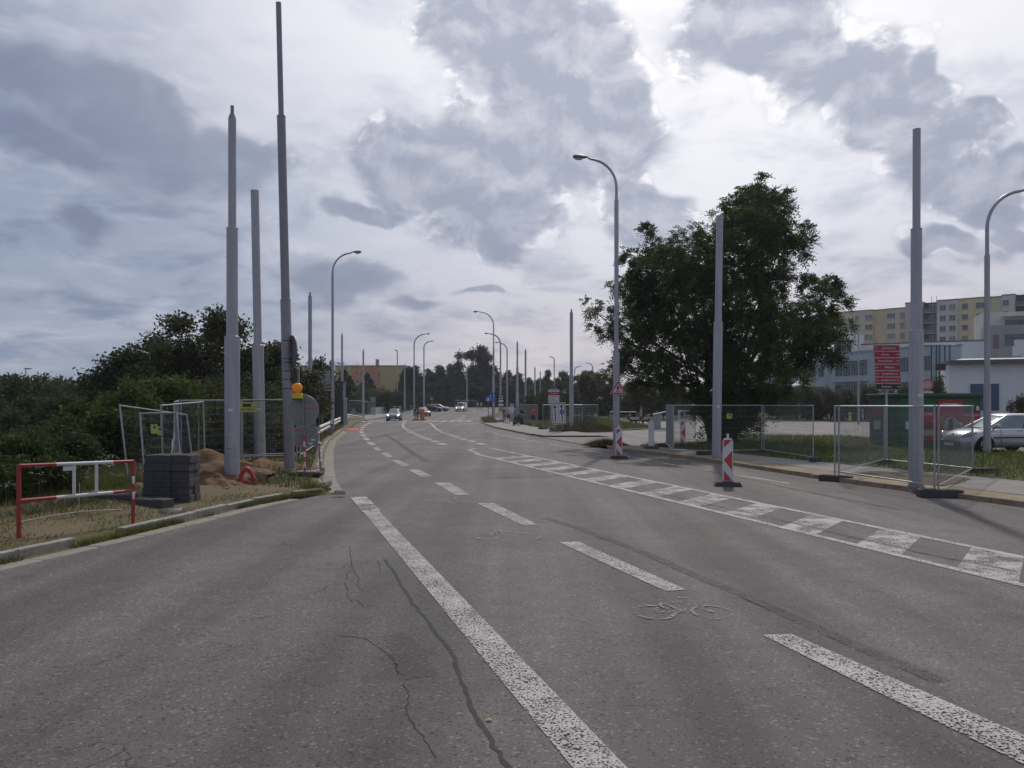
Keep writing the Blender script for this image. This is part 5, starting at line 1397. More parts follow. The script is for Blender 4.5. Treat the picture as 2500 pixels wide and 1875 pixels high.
# ---- grass
def inside(poly, x, y):
    c = np.zeros(len(x), bool); n = len(poly)
    for i in range(n):
        (x1, y1), (x2, y2) = poly[i], poly[(i + 1) % n]
        k = ((y1 > y) != (y2 > y)) & (x < (x2 - x1) * (y - y1) / ((y2 - y1) if y2 != y1 else 1e-9) + x1); c ^= k
    return c
def blades(x, y, z, h, rg, w=.012, lean=.5):
    n = len(x); a = rg.random(n) * 6.28; ln = rg.normal(size=(n, 2)) * lean * h[:, None]
    q = np.empty((n, 3, 3)); dx, dy = np.cos(a) * w, np.sin(a) * w
    q[:, 0] = np.stack([x - dx, y - dy, z], 1); q[:, 1] = np.stack([x + dx, y + dy, z], 1); q[:, 2] = np.stack([x + ln[:, 0], y + ln[:, 1], z + h], 1)
    return q.reshape(-1, 3)
GR = M('grass', (.095, .13, .032), .75, var=.35, scale=.7, col2=(.14, .15, .048), trans=.45, island=.4, spec=.25)
GRD = M('dry_grass', (.19, .135, .065), .85, var=.3, scale=.8, col2=(.13, .12, .045), trans=.45, island=.4, spec=.2)
def wz(x, y): return np.array([verge_z(a, b) for a, b in zip(x, y)])
rg = np.random.default_rng(77)
n = 130000; x = rg.uniform(6, 34, n); y = 52 - 40 * rg.random(n) ** .8; k = inside(lawn1, x, y); x, y = x[k], y[k]
stuff(npmesh('grass', blades(x, y, np.full(len(x), ZK), rg.uniform(.06, .20, len(x)) * (1 + .8 * (rg.random(len(x)) > .9)), rg, .012), 3, GR), 'rough green grass of the lawn behind the right pavement', 'grass')
n = 60000; x = rg.uniform(0, 13, n); y = rg.uniform(57, 118, n); k = inside(lawn2, x, y); x, y = x[k], y[k]
stuff(npmesh('grass', blades(x, y, np.full(len(x), ZK) + np.maximum(0, 1.05e-4 * np.maximum(0, y - 100) ** 2), rg.uniform(.08, .26, len(x)), rg, .02), 3, GR), 'green grass of the far lawn with the dog walker', 'grass')
# left verge: dry grass, patchy, and green edge weeds along the kerb
n = 90000; y = rg.uniform(7, 24, n); d = .58 + rg.random(n) ** .8 * 6.5; x = np.array([interp(XL, v) for v in y]) - d
dens = np.sin(1.9 * x + .7 * y) * np.sin(1.3 * y - x) * .5 + rg.random(n) * .9; soil = (np.hypot((x + 6.9) / 2.0, (y - 19.5) / 2.6) < 1) | (np.hypot((x + 7.3) / 1.9, (y - 23.5) / 2) < .8)
k = (dens > (.42 - np.clip((d - 3) * .12, 0, .4))) & ~soil; x, y, d = x[k], y[k], d[k]
gsel = rg.random(len(x)) < np.clip(.42 + (d - 2.0) * .16, .3, .85)
for sel, m_, lab in ((gsel, GR, 'green grass on the left verge behind the barrier'), (~gsel, GRD, 'dry straw-coloured grass on the left verge')):
    xx, yq = x[sel], y[sel]; hh_ = rg.uniform(.02, .075, len(xx)) * (1 + np.clip(d[sel] - 2, 0, 3) * .9)
    stuff(npmesh('grass', blades(xx, yq, wz(xx, yq), hh_, rg, .007), 3, m_), lab, 'grass')
n = 16000; y = rg.uniform(5, 18.2, n); d = rg.uniform(.26, .43, n); x = np.array([interp(XL, v) for v in y]) - d
k = (np.sin(1.5 * y + 1) + .5 * np.sin(4.3 * y) + rg.random(n) * .9) > .25; x, y = x[k], y[k]
stuff(npmesh('weeds', blades(x, y, np.full(len(x), .005), rg.uniform(.03, .13, len(x)), rg, .006), 3, GR), 'green weeds growing in the joint before the left kerb', 'weeds')
n = 9000; y = rg.uniform(18.8, 70, n); d = .72 + rg.random(n) ** 1.2 * 2.2; x = np.array([interp(XL, v) for v in y]) - d
stuff(npmesh('grass', blades(x, y, wz(x, y), rg.uniform(.05, .3, len(x)), rg, .014), 3, M('grass_olive', (.11, .10, .04), .8, var=.3, scale=.8, trans=.45, island=.4)), 'olive grass strip between the guardrail and the gutter', 'grass')
# dry tuft mound on the right kerb by the drive
n = 5000; a = rg.random(n) * 6.28; r_ = rg.random(n) ** .6
c = gp(1478, 1086, .1); x, y = c.x + np.cos(a) * r_ * 1.2, c.y + np.sin(a) * r_ * .9
stuff(npmesh('dry_weeds', blades(x, y, np.full(n, .08), (1.05 - r_) * rg.uniform(.2, .5, n), rg, .012, .8), 3, GRD), 'heap of dry brown weeds at the kerb left of the striped beacon', 'weeds')
n = 5000; y = rg.uniform(84, 108, n); x = np.array([interp(XR, v) for v in y]) + .15 + rg.random(n) * 1.3
stuff(npmesh('dry_weeds', blades(x, y, np.full(n, ZK), rg.uniform(.1, .4, n), rg, .025, .7), 3, GRD), 'dry yellow weeds on the kerb nose by the zebra crossing', 'weeds')
n = 9000; a = rg.random(n) * 6.28; r_ = rg.random(n) ** .5; c = gp(1425, 1050, .1); x, y = c.x + np.cos(a) * r_ * 2.6, c.y + np.sin(a) * r_ * 3.5
stuff(npmesh('dry_weeds', blades(x, y, np.full(n, .08), (1.2 - r_) * rg.uniform(.3, .9, n), rg, .02, .6), 3, M('weeds_brown', (.10, .075, .035), .8, var=.3, scale=.8, trans=.2, island=.4)), 'tall brownish weeds right of the pole by the lane sign', 'weeds')
n = 2500; a = rg.random(n) * 6.28; r_ = rg.random(n) ** .6; x, y = -4.75 + np.cos(a) * r_ * .45, 18.9 + np.sin(a) * r_ * .7
stuff(npmesh('weeds', blades(x, y, np.full(n, .05), (1.1 - r_) * rg.uniform(.1, .3, n), rg, .007, .6), 3, GR), 'green weeds on the kerb corner by the gutter', 'weeds')
# white umbels by the barrier
n = 240; y = rg.uniform(12.5, 18.5, n); d = rg.uniform(3.4, 5.6, n); x = np.array([interp(XL, v) for v in y]) - d; z = wz(x, y); hh_ = rg.uniform(.3, .75, n)
pos = np.stack([x, y, z + hh_], 1)
pp = np.repeat(pos, 10, 0) + rg.normal(size=(n * 10, 3)) * np.array([.045, .045, .012]); a_, b_ = rot_frames(n * 10, rg, 0, .9)
stuff(npmesh('wild_flowers', leaf_quads(pp, a_, b_, rg.uniform(.018, .035, n * 10), .02), 4, M('white_petal', (.42, .42, .38), .7, var=.1)), 'small white wild flower heads in the grass behind the barrier', 'flowers')
q = blades(x, y, z, hh_, rg, .006, .02)
stuff(npmesh('flower_stalks', q, 3, GR), 'thin green stalks of the white wild flowers', 'stalks')
# ------------------------------------------------------------------ buildings
GLASS = M('window_glass', (.055, .065, .08), .12, var=.3, scale=.5, spec=.8)
GLASS_L = M('window_blind', (.20, .21, .22), .4, var=.2, scale=.6)
FRM = M('window_frame', (.42, .42, .43), .5, var=.05)
FRD = M('window_frame_dark', (.075, .085, .09), .5, var=.05)
def win_meshes(w, h, mull=1, f=.07, fm=FRM, tr=0):
    m = MB(); m.box((0, -.03, h / 2 - f / 2), (w, .10, f)).box((0, -.03, -h / 2 + f / 2), (w, .10, f))
    for s_ in (-1, 1): m.box((s_ * (w / 2 - f / 2), -.03, 0), (f, .10, h - 2 * f))
    for k in range(mull): m.box((-w / 2 + w * (k + 1) / (mull + 1), -.03, 0), (f, .08, h - 2 * f))
    if tr: m.box((0, -.03, h * .18), (w - 2 * f, .07, f))
    o = m.build('window', fm); a = o.data; bpy.data.objects.remove(o)
    o = MB().box((0, -.01, 0), (w - f, .03, h - f)).build('pane', GLASS); b = o.data; bpy.data.objects.remove(o)
    o = MB().box((0, -.07, -h / 2 - .04), (w + .14, .16, .05)).build('sill', FRM); c = o.data; bpy.data.objects.remove(o)
    return a, b, c
WC = {}
def window(parent, x, z, w, h, mull=1, fm=FRM, y=0.0, blind=False, rz=0.0, tr=0, sill=True):
    k = (round(w, 2), round(h, 2), mull, fm.name, tr)
    if k not in WC: WC[k] = win_meshes(w, h, mull, fm=fm, tr=tr)
    a, b, c = WC[k]
    o = link_obj('window', a, parent, (x, y, z), (0, 0, rz)); p = link_obj('pane', b, o)
    if blind: p.material_slots[0].link = 'OBJECT'; p.material_slots[0].material = GLASS_L
    if sill: link_obj('sill', c, o)
    return o
def wallm(name, col): return M(name, col, .9, var=.07, scale=.25, bump=.1, bscale=12, spec=.2)
CREAM = wallm('render_cream', (.56, .47, .35)); YEL = wallm('render_yellow', (.60, .48, .30)); GREYW = wallm('render_grey', (.53, .51, .47)); PINKG = wallm('render_pinkgrey', (.46, .42, .41))
BAL = wallm('balcony_dark', (.06, .055, .065)); BLUEW = wallm('render_paleblue', (.38, .43, .46)); WHT = wallm('render_white', (.66, .67, .69)); TURQ = wallm('render_turquoise', (.24, .38, .43))
ORG = wallm('render_orange', (.52, .24, .13)); YEL2 = wallm('render_ochre', (.46, .38, .19)); ROOFD = M('roof_edge', (.10, .095, .10), .7)
rb = random.Random(8)
# panel block of flats
A = V((97, 228)); B = V((128, 200)); e = (B - A).normalized(); ang = math.atan2(e.y, e.x)
def tpx(px, A_=A, e_=e): k = (px - CX) / F; return (k * A_.y - A_.x) / (e_.x - k * e_.y)
blk = thing('apartment_block', 'long panel block of flats in cream, yellow and grey behind the car park', 'building', (A.x, A.y, 0), ang)
secs = [(2040, 2131, CREAM, 28.4, 0, [(2092, 1.0, 1), (2121, 2.1, 1)]), (2131, 2160, YEL, 28.4, 1.2, []), (2160, 2211, CREAM, 28.4, .6, [(2174, 2.1, 2), (2201, 1.2, 1)]), (2211, 2252, PINKG, 29.5, -.4, [(2230, 1.5, 1)]),
        (2252, 2288, BAL, 29.2, 1.4, []), (2288, 2340, GREYW, 29.5, -.4, [(2303, 1.5, 1), (2326, 1.6, 1)]), (2340, 2418, YEL, 29.5, 0, [(2356, 1.5, 0), (2396, 2.6, 1)]), (2418, 2446, CREAM, 29.4, .4, []),
        (2446, 2478, GREYW, 29.6, -.3, [(2456, 1.4, 1)]), (2478, 2560, BAL, 29.4, 1.2, [])]
for i, (p0, p1, m_, zt, dep, wins) in enumerate(secs):
    t0, t1 = tpx(p0), tpx(p1)
    MB().box(((t0 + t1) / 2, 7 + dep, zt / 2), (t1 - t0 - .01, 14, zt)).build('wall', m_, blk)
    rf = MB().box(((t0 + t1) / 2, 7 + dep, zt + .11), (t1 - t0 + .1, 14.3, .22)).build('roof_edge', ROOFD, blk)
    for (pc, w, mu) in wins:
        for k in range(5):
            window(blk, tpx(pc), zt - 1.9 - 2.8 * k, w, 1.5, mu, FRM, dep - .02, rb.random() < .4)
    if m_ is BAL:
        for k in range(5):
            z = zt - 2.8 * (k + 1) + .2
            sl = MB().box(((t0 + t1) / 2, dep - .6, z), (t1 - t0 - .1, 1.2, .16)).build('balcony', PINKG, blk)
            MB().box(((t0 + t1) / 2, dep - 1.2, z + .6), (t1 - t0 - .1, .06, 1.0)).build('railing', M('balcony_panel', (.10, .10, .13), .6), sl)
            window(blk, (t0 + t1) / 2 + .4, z + 1.35, 1.6, 2.0, 1, FRM, dep - .02, rb.random() < .3, sill=False)
for px in (2262, 2274): MB().tube([(tpx(px), 5, 29.4), (tpx(px), 5, 31.6)], .06, 5).build('antenna', STEEL_D, blk)

# pale blue two-storey building
A2 = V((X_(2012, 137), 137)); B2 = V((X_(2292, 113), 113)); e2 = (B2 - A2).normalized(); L2 = (B2 - A2).length
bl = thing('blue_building', 'pale blue two-storey building with window bands left of the thick pole', 'building', (A2.x, A2.y, 0), math.atan2(e2.y, e2.x))
t2 = lambda px: tpx(px, A2, e2)
def zat(px, py): k = (px - CX) / F; t_ = t2(px); return Z_(py, A2.y + e2.y * t_)
top = 10.4
MB().box((L2 / 2, 2, top / 2), (L2, 4, top)).build('wall', BLUEW, bl)
MB().box((L2 / 2, 2, top + .12), (L2 + .3, 4.3, .24)).build('roof_edge', M('roof_edge_pale', (.30, .34, .37), .6), bl)
for (p0, p1) in ((2041, 2056), (2060, 2075), (2079, 2094), (2098, 2116)):
    x0, x1 = t2(p0), t2(p1)
    window(bl, (x0 + x1) / 2, 7.7, x1 - x0, 1.9, 1, FRD, -.02, False, sill=False)
    window(bl, (x0 + x1) / 2, 4.1, x1 - x0, 2.3, 1, FRD, -.02, False, sill=False, tr=1)
for z in (9.1, 5.75):
    x0, x1 = t2(2036), t2(2118); MB().box(((x0 + x1) / 2, -.35, z), (x1 - x0, .7, .10)).build('awning', M('awning', (.36, .40, .42), .5), bl)
for pc in (2208, 2262):
    window(bl, t2(pc), 8.0, (t2(pc + 9) - t2(pc - 9)), 2.0, 1, FRD, -.02, False, sill=False); window(bl, t2(pc), 4.2, (t2(pc + 9) - t2(pc - 9)), 2.3, 1, FRD, -.02, sill=False)
MB().box((t2(2288), -.02, 5.2), (t2(2296) - t2(2280), .2, 9.8)).build('corner_pier', TURQ, bl)
# left wing
wg = thing('low_wing', 'pale wing with a white balcony band, seen under the tree crown', 'building', (X_(1860, 141), 141, 0), 0)
wL = X_(2020, 141) - X_(1860, 141)
MB().box((wL / 2, 5, 4.9), (wL, 10, 9.8)).build('wall', BLUEW, wg)
MB().box((wL * .55, -.75, 5.6), (wL * .9, 1.5, 1.1)).build('balcony', M('balcony_white', (.44, .44, .47), .8), wg)
for k in range(7): window(wg, 1.0 + k * wL / 7.3, 7.7, 1.1, 1.6, 1, FRD, -.02, sill=False)
for k in range(5): window(wg, 1.4 + k * wL / 5.2, 3.5, 1.3, 2.2, 1, FRD, -.02, sill=False)
# white penthouse and parapets
ph = thing('penthouse', 'white roof-top pavilion with tall window above the pale blue building', 'building', (X_(2036, 150), 150, 0), R(-30))
pw = (2084 - 2036) / F * 150 * 1.15; ptop = Z_(814, 150)
MB().box((pw / 2, 4, ptop / 2), (pw, 8, ptop)).build('wall', WHT, ph); window(ph, pw * .42, ptop - 2.7, 2.6, 2.9, 2, FRM, -.02, tr=1, sill=False)
rl = MB()
rl.box((pw / 2, .1, ptop + .9), (pw, .05, .06))
for k in range(14): rl.box((pw * k / 13, .1, ptop + .45), (.05, .05, .9))
rl.build('railing', BLACK, ph)
wa = thing('white_hall', 'long white parapet wall between the blue building and the block of flats', 'building', (X_(2080, 152), 152, 0), math.atan2(-24, 40))
WL_ = 44; zt = Z_(843, 152)
MB().box((WL_ / 2, 5, zt / 2), (WL_, 10, zt)).build('wall', WHT, wa); MB().box((WL_ / 2, 5, zt + .1), (WL_ + .2, 10.2, .2)).build('roof_edge', ROOFD, wa)
for x in (26.5, 29): MB().bevbox((x, -.3, zt - 3.3), (1.3, .6, 1.0), .05).build('air_conditioner', M('ac_unit', (.38, .38, .38), .6), wa)
# dark steel frame
sf = thing('frame_tower', 'dark steel frame tower with a slanted canopy beside the white garage', 'frame tower', (X_(2286, 104), 104, 0))
DKF = M('frame_dark', (.05, .048, .05), .6)
zt = Z_(842, 104); w_ = 1.75
for x, y in ((0, 0), (.4, 0), (w_, 0), (0, 1.2), (w_, 1.2)): MB().box((x, y, zt / 2), (.12, .12, zt)).build('column', DKF, sf)
for z in (zt - 4.2, zt - 2.8, zt - 5.6): MB().box((w_ / 2, 0.1, z), (w_, .1, .1)).build('beam', DKF, sf)
MB().box((w_ / 2 - .6, .6, zt + .12), (4.0, 2.0, .3)).build('canopy', WHT, sf); MB().box((w_ / 2, 0, zt - 2.9), (w_ + .2, .1, .85)).build('panel', DKF, sf)
# white garage building
A3_ = V((X_(2316, 101), 101)); gr = thing('white_garage', 'low white building with blue gate and shiny roof edge at right', 'building', (A3_.x, A3_.y, 0), R(-22))
GL = 26; zt = Z_(890, 101)
MB().box((GL / 2, 7, zt / 2), (GL, 14, zt)).build('wall', WHT, gr)
rf = MB().box((GL / 2 + .2, 6.6, zt + .25), (GL + .5, 15.2, .5)).build('fascia', M('fascia_dark', (.075, .07, .08), .5), gr)
MB().add([(.6, -.9, zt + .52), (GL + .4, -.9, zt + .52), (GL + .4, 6, zt + 1.0), (2.2, 6, zt + 1.0)], [(0, 1, 2, 3)]).build('metal_roof', M('roof_metal', (.75, .75, .75), .25, .7, var=.04), rf)
BG = M('gate_blue', (.05, .085, .17), .55, var=.1)
gx0 = 2.4; gw = 3.1
gt = MB().box((gx0 + gw / 2, -.06, 2.95), (gw, .12, 3.3)).build('gate', BG, gr)
for k in range(9): MB().box((gx0 + .2 + k * .34, -.15, 2.95), (.05, .06, 3.2)).build('rib', BG, gt)
MB().box((9.6, -.05, 2.8), (1.6, .1, 3.4)).build('door', M('door_dark', (.06, .03, .03), .6), gr)
# grey modern building at the right edge
gm = thing('grey_building', 'grey stepped building with dark window bands at the right edge', 'building', (X_(2414, 140), 140, 0), R(-20))
zt1, zt2 = Z_(756, 140), Z_(795, 140)
MB().box((6, 9, zt1 / 2), (12, 8, zt1)).build('upper_wall', GREYW, gm); MB().box((6.5, 3.5, zt2 / 2), (13, 7.2, zt2)).build('lower_wall', wallm('render_midgrey', (.30, .30, .31)), gm)
window(gm, 5.2, zt1 - 2.3, 3.4, 1.7, 2, FRD, 4.98, sill=False); window(gm, 3.9, zt2 - 2.6, 2.9, 2.0, 2, FRD, -.12, sill=False); window(gm, 8.4, zt2 - 2.6, 2.4, 2.0, 2, FRD, -.12, sill=False)
MB().box((1.1, -.14, zt2 - 2.8), (.9, .08, 2.4)).build('cladding', M('cladding_brown', (.17, .13, .115), .7), gm); MB().box((5.4, 4.2, zt1 - .9), (4.6, 1.8, .14)).build('canopy', GREYW, gm)
# orange building far left
ob = thing('orange_building', 'flat long building in ochre and orange beyond the left bank', 'building', (X_(760, 232), 232, 0))
OY = 232; zt = Z_(894, OY)
for p0, p1, m_ in ((700, 858, YEL2), (858, 929, ORG), (929, 993, YEL2)):
    x0, x1 = X_(p0, OY) - X_(760, OY), X_(p1, OY) - X_(760, OY); MB().box(((x0 + x1) / 2, 6, zt / 2), (x1 - x0 - .01, 12, zt)).build('wall', m_, ob)
    MB().box(((x0 + x1) / 2, 6, zt + .12), (x1 - x0, 12.3, .24)).build('roof_edge', ROOFD, ob)
for p0, p1, q0, q1 in ((867, 877, 907, 914), (880, 886, 907, 914), (893, 899, 907, 914), (909, 916, 907, 914), (921, 928, 908, 923), (867, 877, 928, 935), (909, 916, 928, 935)):
    x0, x1 = X_(p0, OY) - X_(760, OY), X_(p1, OY) - X_(760, OY); window(ob, (x0 + x1) / 2, (Z_(q0, OY) + Z_(q1, OY)) / 2, x1 - x0, Z_(q0, OY) - Z_(q1, OY), 1, FRM, -.03)
for px, h, r in ((913, 2.3, .2), (917.5, 2.2, .3), (867, 1.6, .06), (763, 3.2, .15), (775, 3.0, .2)): MB().tube([(X_(px, OY) - X_(760, OY), 4, zt), (X_(px, OY) - X_(760, OY), 4, zt + h)], r, 6).build('antenna', STEEL_D, ob)
o2 = thing('ochre_building', 'sliver of an ochre house with red stripe between the conifers', 'building', (X_(1027, 245), 245, 0))
MB().box((0, 3, 4.7), (2.0, 6, 9.4)).build('wall', YEL2, o2); MB().box((.95, -.1, 4.6), (.5, .3, 9.2)).build('red_stripe', wallm('render_red', (.30, .06, .05)), o2)
# parapet wall and white board
pwl = thing('parapet_wall', 'white concrete parapet wall behind the oncoming car', 'wall', (-24.9, 141, .15))
MB().add([], []); d2 = V((2.9, 33)); n_ = 6
for k in range(n_):
    a = d2 * (k / n_); b = d2 * ((k + 1) / n_); c = (a + b) / 2
    MB().box((c.x, c.y, rise(141 + c.y) + .45), (.3, (b - a).length - .03, 1.35), rz=-math.atan2(d2.x, d2.y)).build('panel', wallm('parapet', (.38, .39, .39)), pwl)
wbd = thing('white_board', 'white ribbed board standing above the parapet wall', 'board', (X_(943, 166), 166, 0))
MB().box((0, 0, Z_(984.5, 166)), (2.5, .08, 1.25)).build('board', M('board_white', (.48, .50, .47), .7), wbd)
for k in range(6): MB().box((-1.0 + k * .4, -.06, Z_(984.5, 166)), (.05, .05, 1.2)).build('rib', M('board_rib', (.36, .38, .35), .7), wbd)
for x in (-1, 1): MB().box((x, .06, 1.0), (.08, .06, 2.2)).build('post', STEEL_D, wbd)
# site cabin and white advertising box on the left
sc_ = thing('site_cabin', 'dark blue-grey site cabin with a stepped top behind the guardrail', 'cabin', (X_(811, 74), 74, 0))
CB = M('cabin_blue', (.085, .10, .135), .6, var=.12, scale=1)
MB().bevbox((0, .9, 1.2), (2.1, 1.8, 2.9), .04).build('body', CB, sc_); MB().bevbox((.35, 1.1, 3.35), (1.1, 1.2, 1.4), .04).build('upper_box', CB, sc_)
for k in range(5): MB().box((-.8 + k * .4, -.02, 1.2), (.04, .04, 2.7)).build('rib', CB, sc_)
MB().box((.35, 1.0, 4.15), (1.2, 1.25, .12)).build('lid', BLACK, sc_)
ab = thing('white_box_mast', 'tall white box on a mast with a small dish, above the blue-grey cabin', 'box mast', (X_(811, 78), 78, 0))
MB().tube([(0, 0, 0), (0, 0, 4.8)], .09, 10).build('mast', STEEL_D, ab); MB().bevbox((0, 0, Z_(901, 78)), (.52, .4, 1.42), .03).build('box', WHITE, ab)
MB().tube([(.45, 0, 6.0), (.7, 0, 6.1), (.95, 0, 6.05)], [.03, .16, .05], 10).build('dish', WHITE, ab); MB().tube([(.2, 0, 6.12), (1.15, 0, 6.12), (1.15, 0, 5.4)], .025, 6).build('bracket', STEEL, ab)
MB().bevbox((0, 0, 4.55), (.6, .4, .7), .03).build('lower_box', CB, ab)

# green kiosk with red posters
KX, KY = 17.9, 37.0
GRN = M('kiosk_green', (.018, .105, .052), .5, var=.12, scale=1.5); GRN2 = M('kiosk_green_dark', (.012, .07, .038), .5, var=.1)
kk = thing('kiosk', 'green kiosk with red posters behind the fenced enclosure', 'kiosk', (KX, KY, .12))
MB().bevbox((1.9, 1.5, 1.15), (3.8, 3.0, 2.3), .02).build('body', GRN, kk)
rf = MB().bevbox((1.9, 1.4, 2.38), (4.15, 3.4, .18), .03).build('roof', GRN2, kk)
for x in (0.02, .66, 3.75): MB().box((x, -.012, 1.15), (.06, .03, 2.26)).build('corner_strip', GRN2, kk)
PR = M('poster_red', (.36, .04, .035), .5, var=.08)
def poster(x0, x1, z0_, z1):
    return MB().box(((x0 + x1) / 2, -.03, (z0_ + z1) / 2), (x1 - x0, .025, z1 - z0_)).build('poster', PR, kk)
p_ = poster(.95, 1.75, .3, 1.62); text_mb('CHAR', .17, None, (1.32, -.045, 1.50)).build('lettering', LET, p_)
MB().plate([(1.1, .95), (1.2, 1.1), (1.45, 1.12), (1.6, .98), (1.55, .85), (1.15, .82)], -.05, -.044).build('printed_picture', M('print_dark', (.08, .045, .04), .6), p_); MB().box((1.35, -.047, .65), (.5, .006, .26)).build('printed_picture', M('print_grey', (.30, .28, .27), .6), p_)
p_ = poster(1.8, 2.95, .3, 2.2); MB().box((2.35, -.046, 1.93), (.7, .005, .15)).build('white_bar', LET, p_); text_mb('NIGON', .14, None, (2.27, -.05, 1.93)).build('lettering', PR, p_); text_mb('4713', .15, None, (2.78, -.045, 1.93)).build('lettering', LET, p_)
text_mb('g', .5, None, (2.0, -.045, 1.38)).build('lettering', M('print_gold', (.36, .24, .04), .5), p_); text_mb('pivnice', .14, None, (2.35, -.045, 1.52)).build('lettering', MATS['print_gold'], p_)
dc = MB().tube([(2.42, -.05, 1.02), (2.42, -.044, 1.02)], .36, 32).build('white_disc', M('print_white', (.34, .34, .33), .5), p_)
MB().plate([(2.3, .78), (2.55, .78), (2.5, .9), (2.56, 1.05), (2.47, 1.15), (2.5, 1.28), (2.4, 1.33), (2.34, 1.24), (2.27, 1.22), (2.33, 1.1), (2.26, 1.04), (2.33, .95), (2.25, .88)], -.056, -.052).build('heraldic_figure', DARKG, dc)
p_ = poster(2.97, 3.72, .9, 1.6); text_mb('CHARTEROVNY', .11, None, (3.35, -.045, 1.45)).build('lettering', LET, p_); MB().plate([(3.3, 1.0), (3.5, 1.0), (3.52, 1.25), (3.4, 1.35), (3.28, 1.25)], -.05, -.044).build('printed_picture', MATS['print_gold'], p_)
MB().box((3.66, -.02, 1.78), (.14, .02, .2)).build('notice', LET, kk); disc(MB(), (.84, -.02, 1.95), .07, .02).build('round_vent', LET, kk)
# side face fittings
MB().box((-.02, 2.1, 1.65), (.03, 1.1, .3)).build('side_sign', PR, kk); MB().box((-.02, 2.1, .95), (.03, .7, .42)).build('notice', LET, kk)
mbx = thing('meter_box', 'small white meter box on the kiosk corner beside the name sign post', 'box', (KX + .38, KY - .09, .95)); MB().bevbox((0, 0, .15), (.2, .14, .36), .02).build('case', LET, mbx); MB().box((0, -.075, .16), (.14, .006, .26)).build('lid', WHITE, mbx)
# parasol, grey cabinet, benches
u = thing('parasol', 'white parasol with a red emblem before the pale wing', 'parasol', (X_(1952, 112), 112, 1.0))
zt = Z_(928, 112) - 1.0; MB().tube([(0, 0, 0), (0, 0, zt)], .04, 8).build('pole', STEEL, u)
cn = MB().tube([(0, 0, zt - .95), (0, 0, zt - .75), (0, 0, zt)], [1.25, 1.22, .03], 8).build('canopy', WHITE, u); MB().add([(-.5, -1.14, zt - .62), (.35, -1.14, zt - .62), (.3, -.9, zt - .42), (-.45, -.9, zt - .42)], [(0, 1, 2, 3)]).build('emblem', RED, cn)
gc = thing('utility_cabinet', 'grey cabinet with a slanted lid behind the white beacon back', 'cabinet', (X_(1604, 62), 62, .12))
MB().bevbox((0, 0, .6), (.5, .45, 1.2), .02).build('body', STEEL, gc)
MB().box((.35, 0, 1.3), (1.4, .6, .05), rot=Matrix.Rotation(R(-12), 3, 'Y')).build('lid', GALV, gc); MB().bevbox((0.3, 0, .05), (1.3, .7, .12), .02).build('plinth', CONC, gc)
hr = thing('rail', 'low pale handrail at the back of the lawn', 'rail', (X_(1490, 100), 100, .1)); MB().tube([(0, 0, 1.0), (3.6, 2, .95)], .04, 8).build('bar', GALV, hr)
for x, y in ((0, 0), (3.6, 2)): MB().tube([(x, y, 0), (x, y, 1.0)], .04, 8).build('post', GALV, hr)
hb = thing('car_park_barrier', 'white low barrier bar at the far edge of the car park', 'barrier', (X_(1655, 80), 80, .05)); MB().box((1.0, 0, 1.35), (2.0, .12, .1)).build('bar', WHITE, hb)
for x in (.1, 1.9): MB().box((x, 0, .65), (.08, .08, 1.3)).build('post', WHITE, hb)
# ------------------------------------------------------------------ vehicles
CARGLASS = M('car_glass', (.03, .035, .04), .06, var=.1, spec=.9)
SHIELD = M('windscreen', (.16, .20, .20), .08, var=.1, spec=.9)
TYRE = M('tyre', (.018, .018, .019), .85, var=.2, scale=20)
RIM = M('alloy', (.45, .45, .47), .3, .8, var=.05)
TRIM = M('black_trim', (.02, .02, .022), .5, var=.1)
LAMPG = M('headlight_glass', (.55, .57, .60), .1, .3, var=.15, scale=20, spec=.9)
LAMPON = M('headlight_lit', (.7, .7, .72), .1, emit=((1, .98, .92), 2.0))
TAIL = M('tail_light', (.35, .015, .015), .2)
PLATE = M('number_plate', (.55, .55, .55), .5)
def realize(o, mods):
    """apply modifiers by evaluating, return mesh"""
    dg = bpy.context.evaluated_depsgraph_get(); dg.update()
    me = bpy.data.meshes.new_from_object(o.evaluated_get(dg))
    return me
def loft(rings, close=True):
    n = len(rings[0]); m = MB()
    m.v = [tuple(p) for r in rings for p in r]
    for i in range(len(rings) - 1):
        for k in range(n):
            j = (k + 1) % n
            m.f.append((i * n + k, i * n + j, (i + 1) * n + j, (i + 1) * n + k))
    m.f.append(tuple(reversed(range(n)))); m.f.append(tuple(range((len(rings) - 1) * n, len(rings) * n)))
    m.m = [0] * len(m.f)
    return m
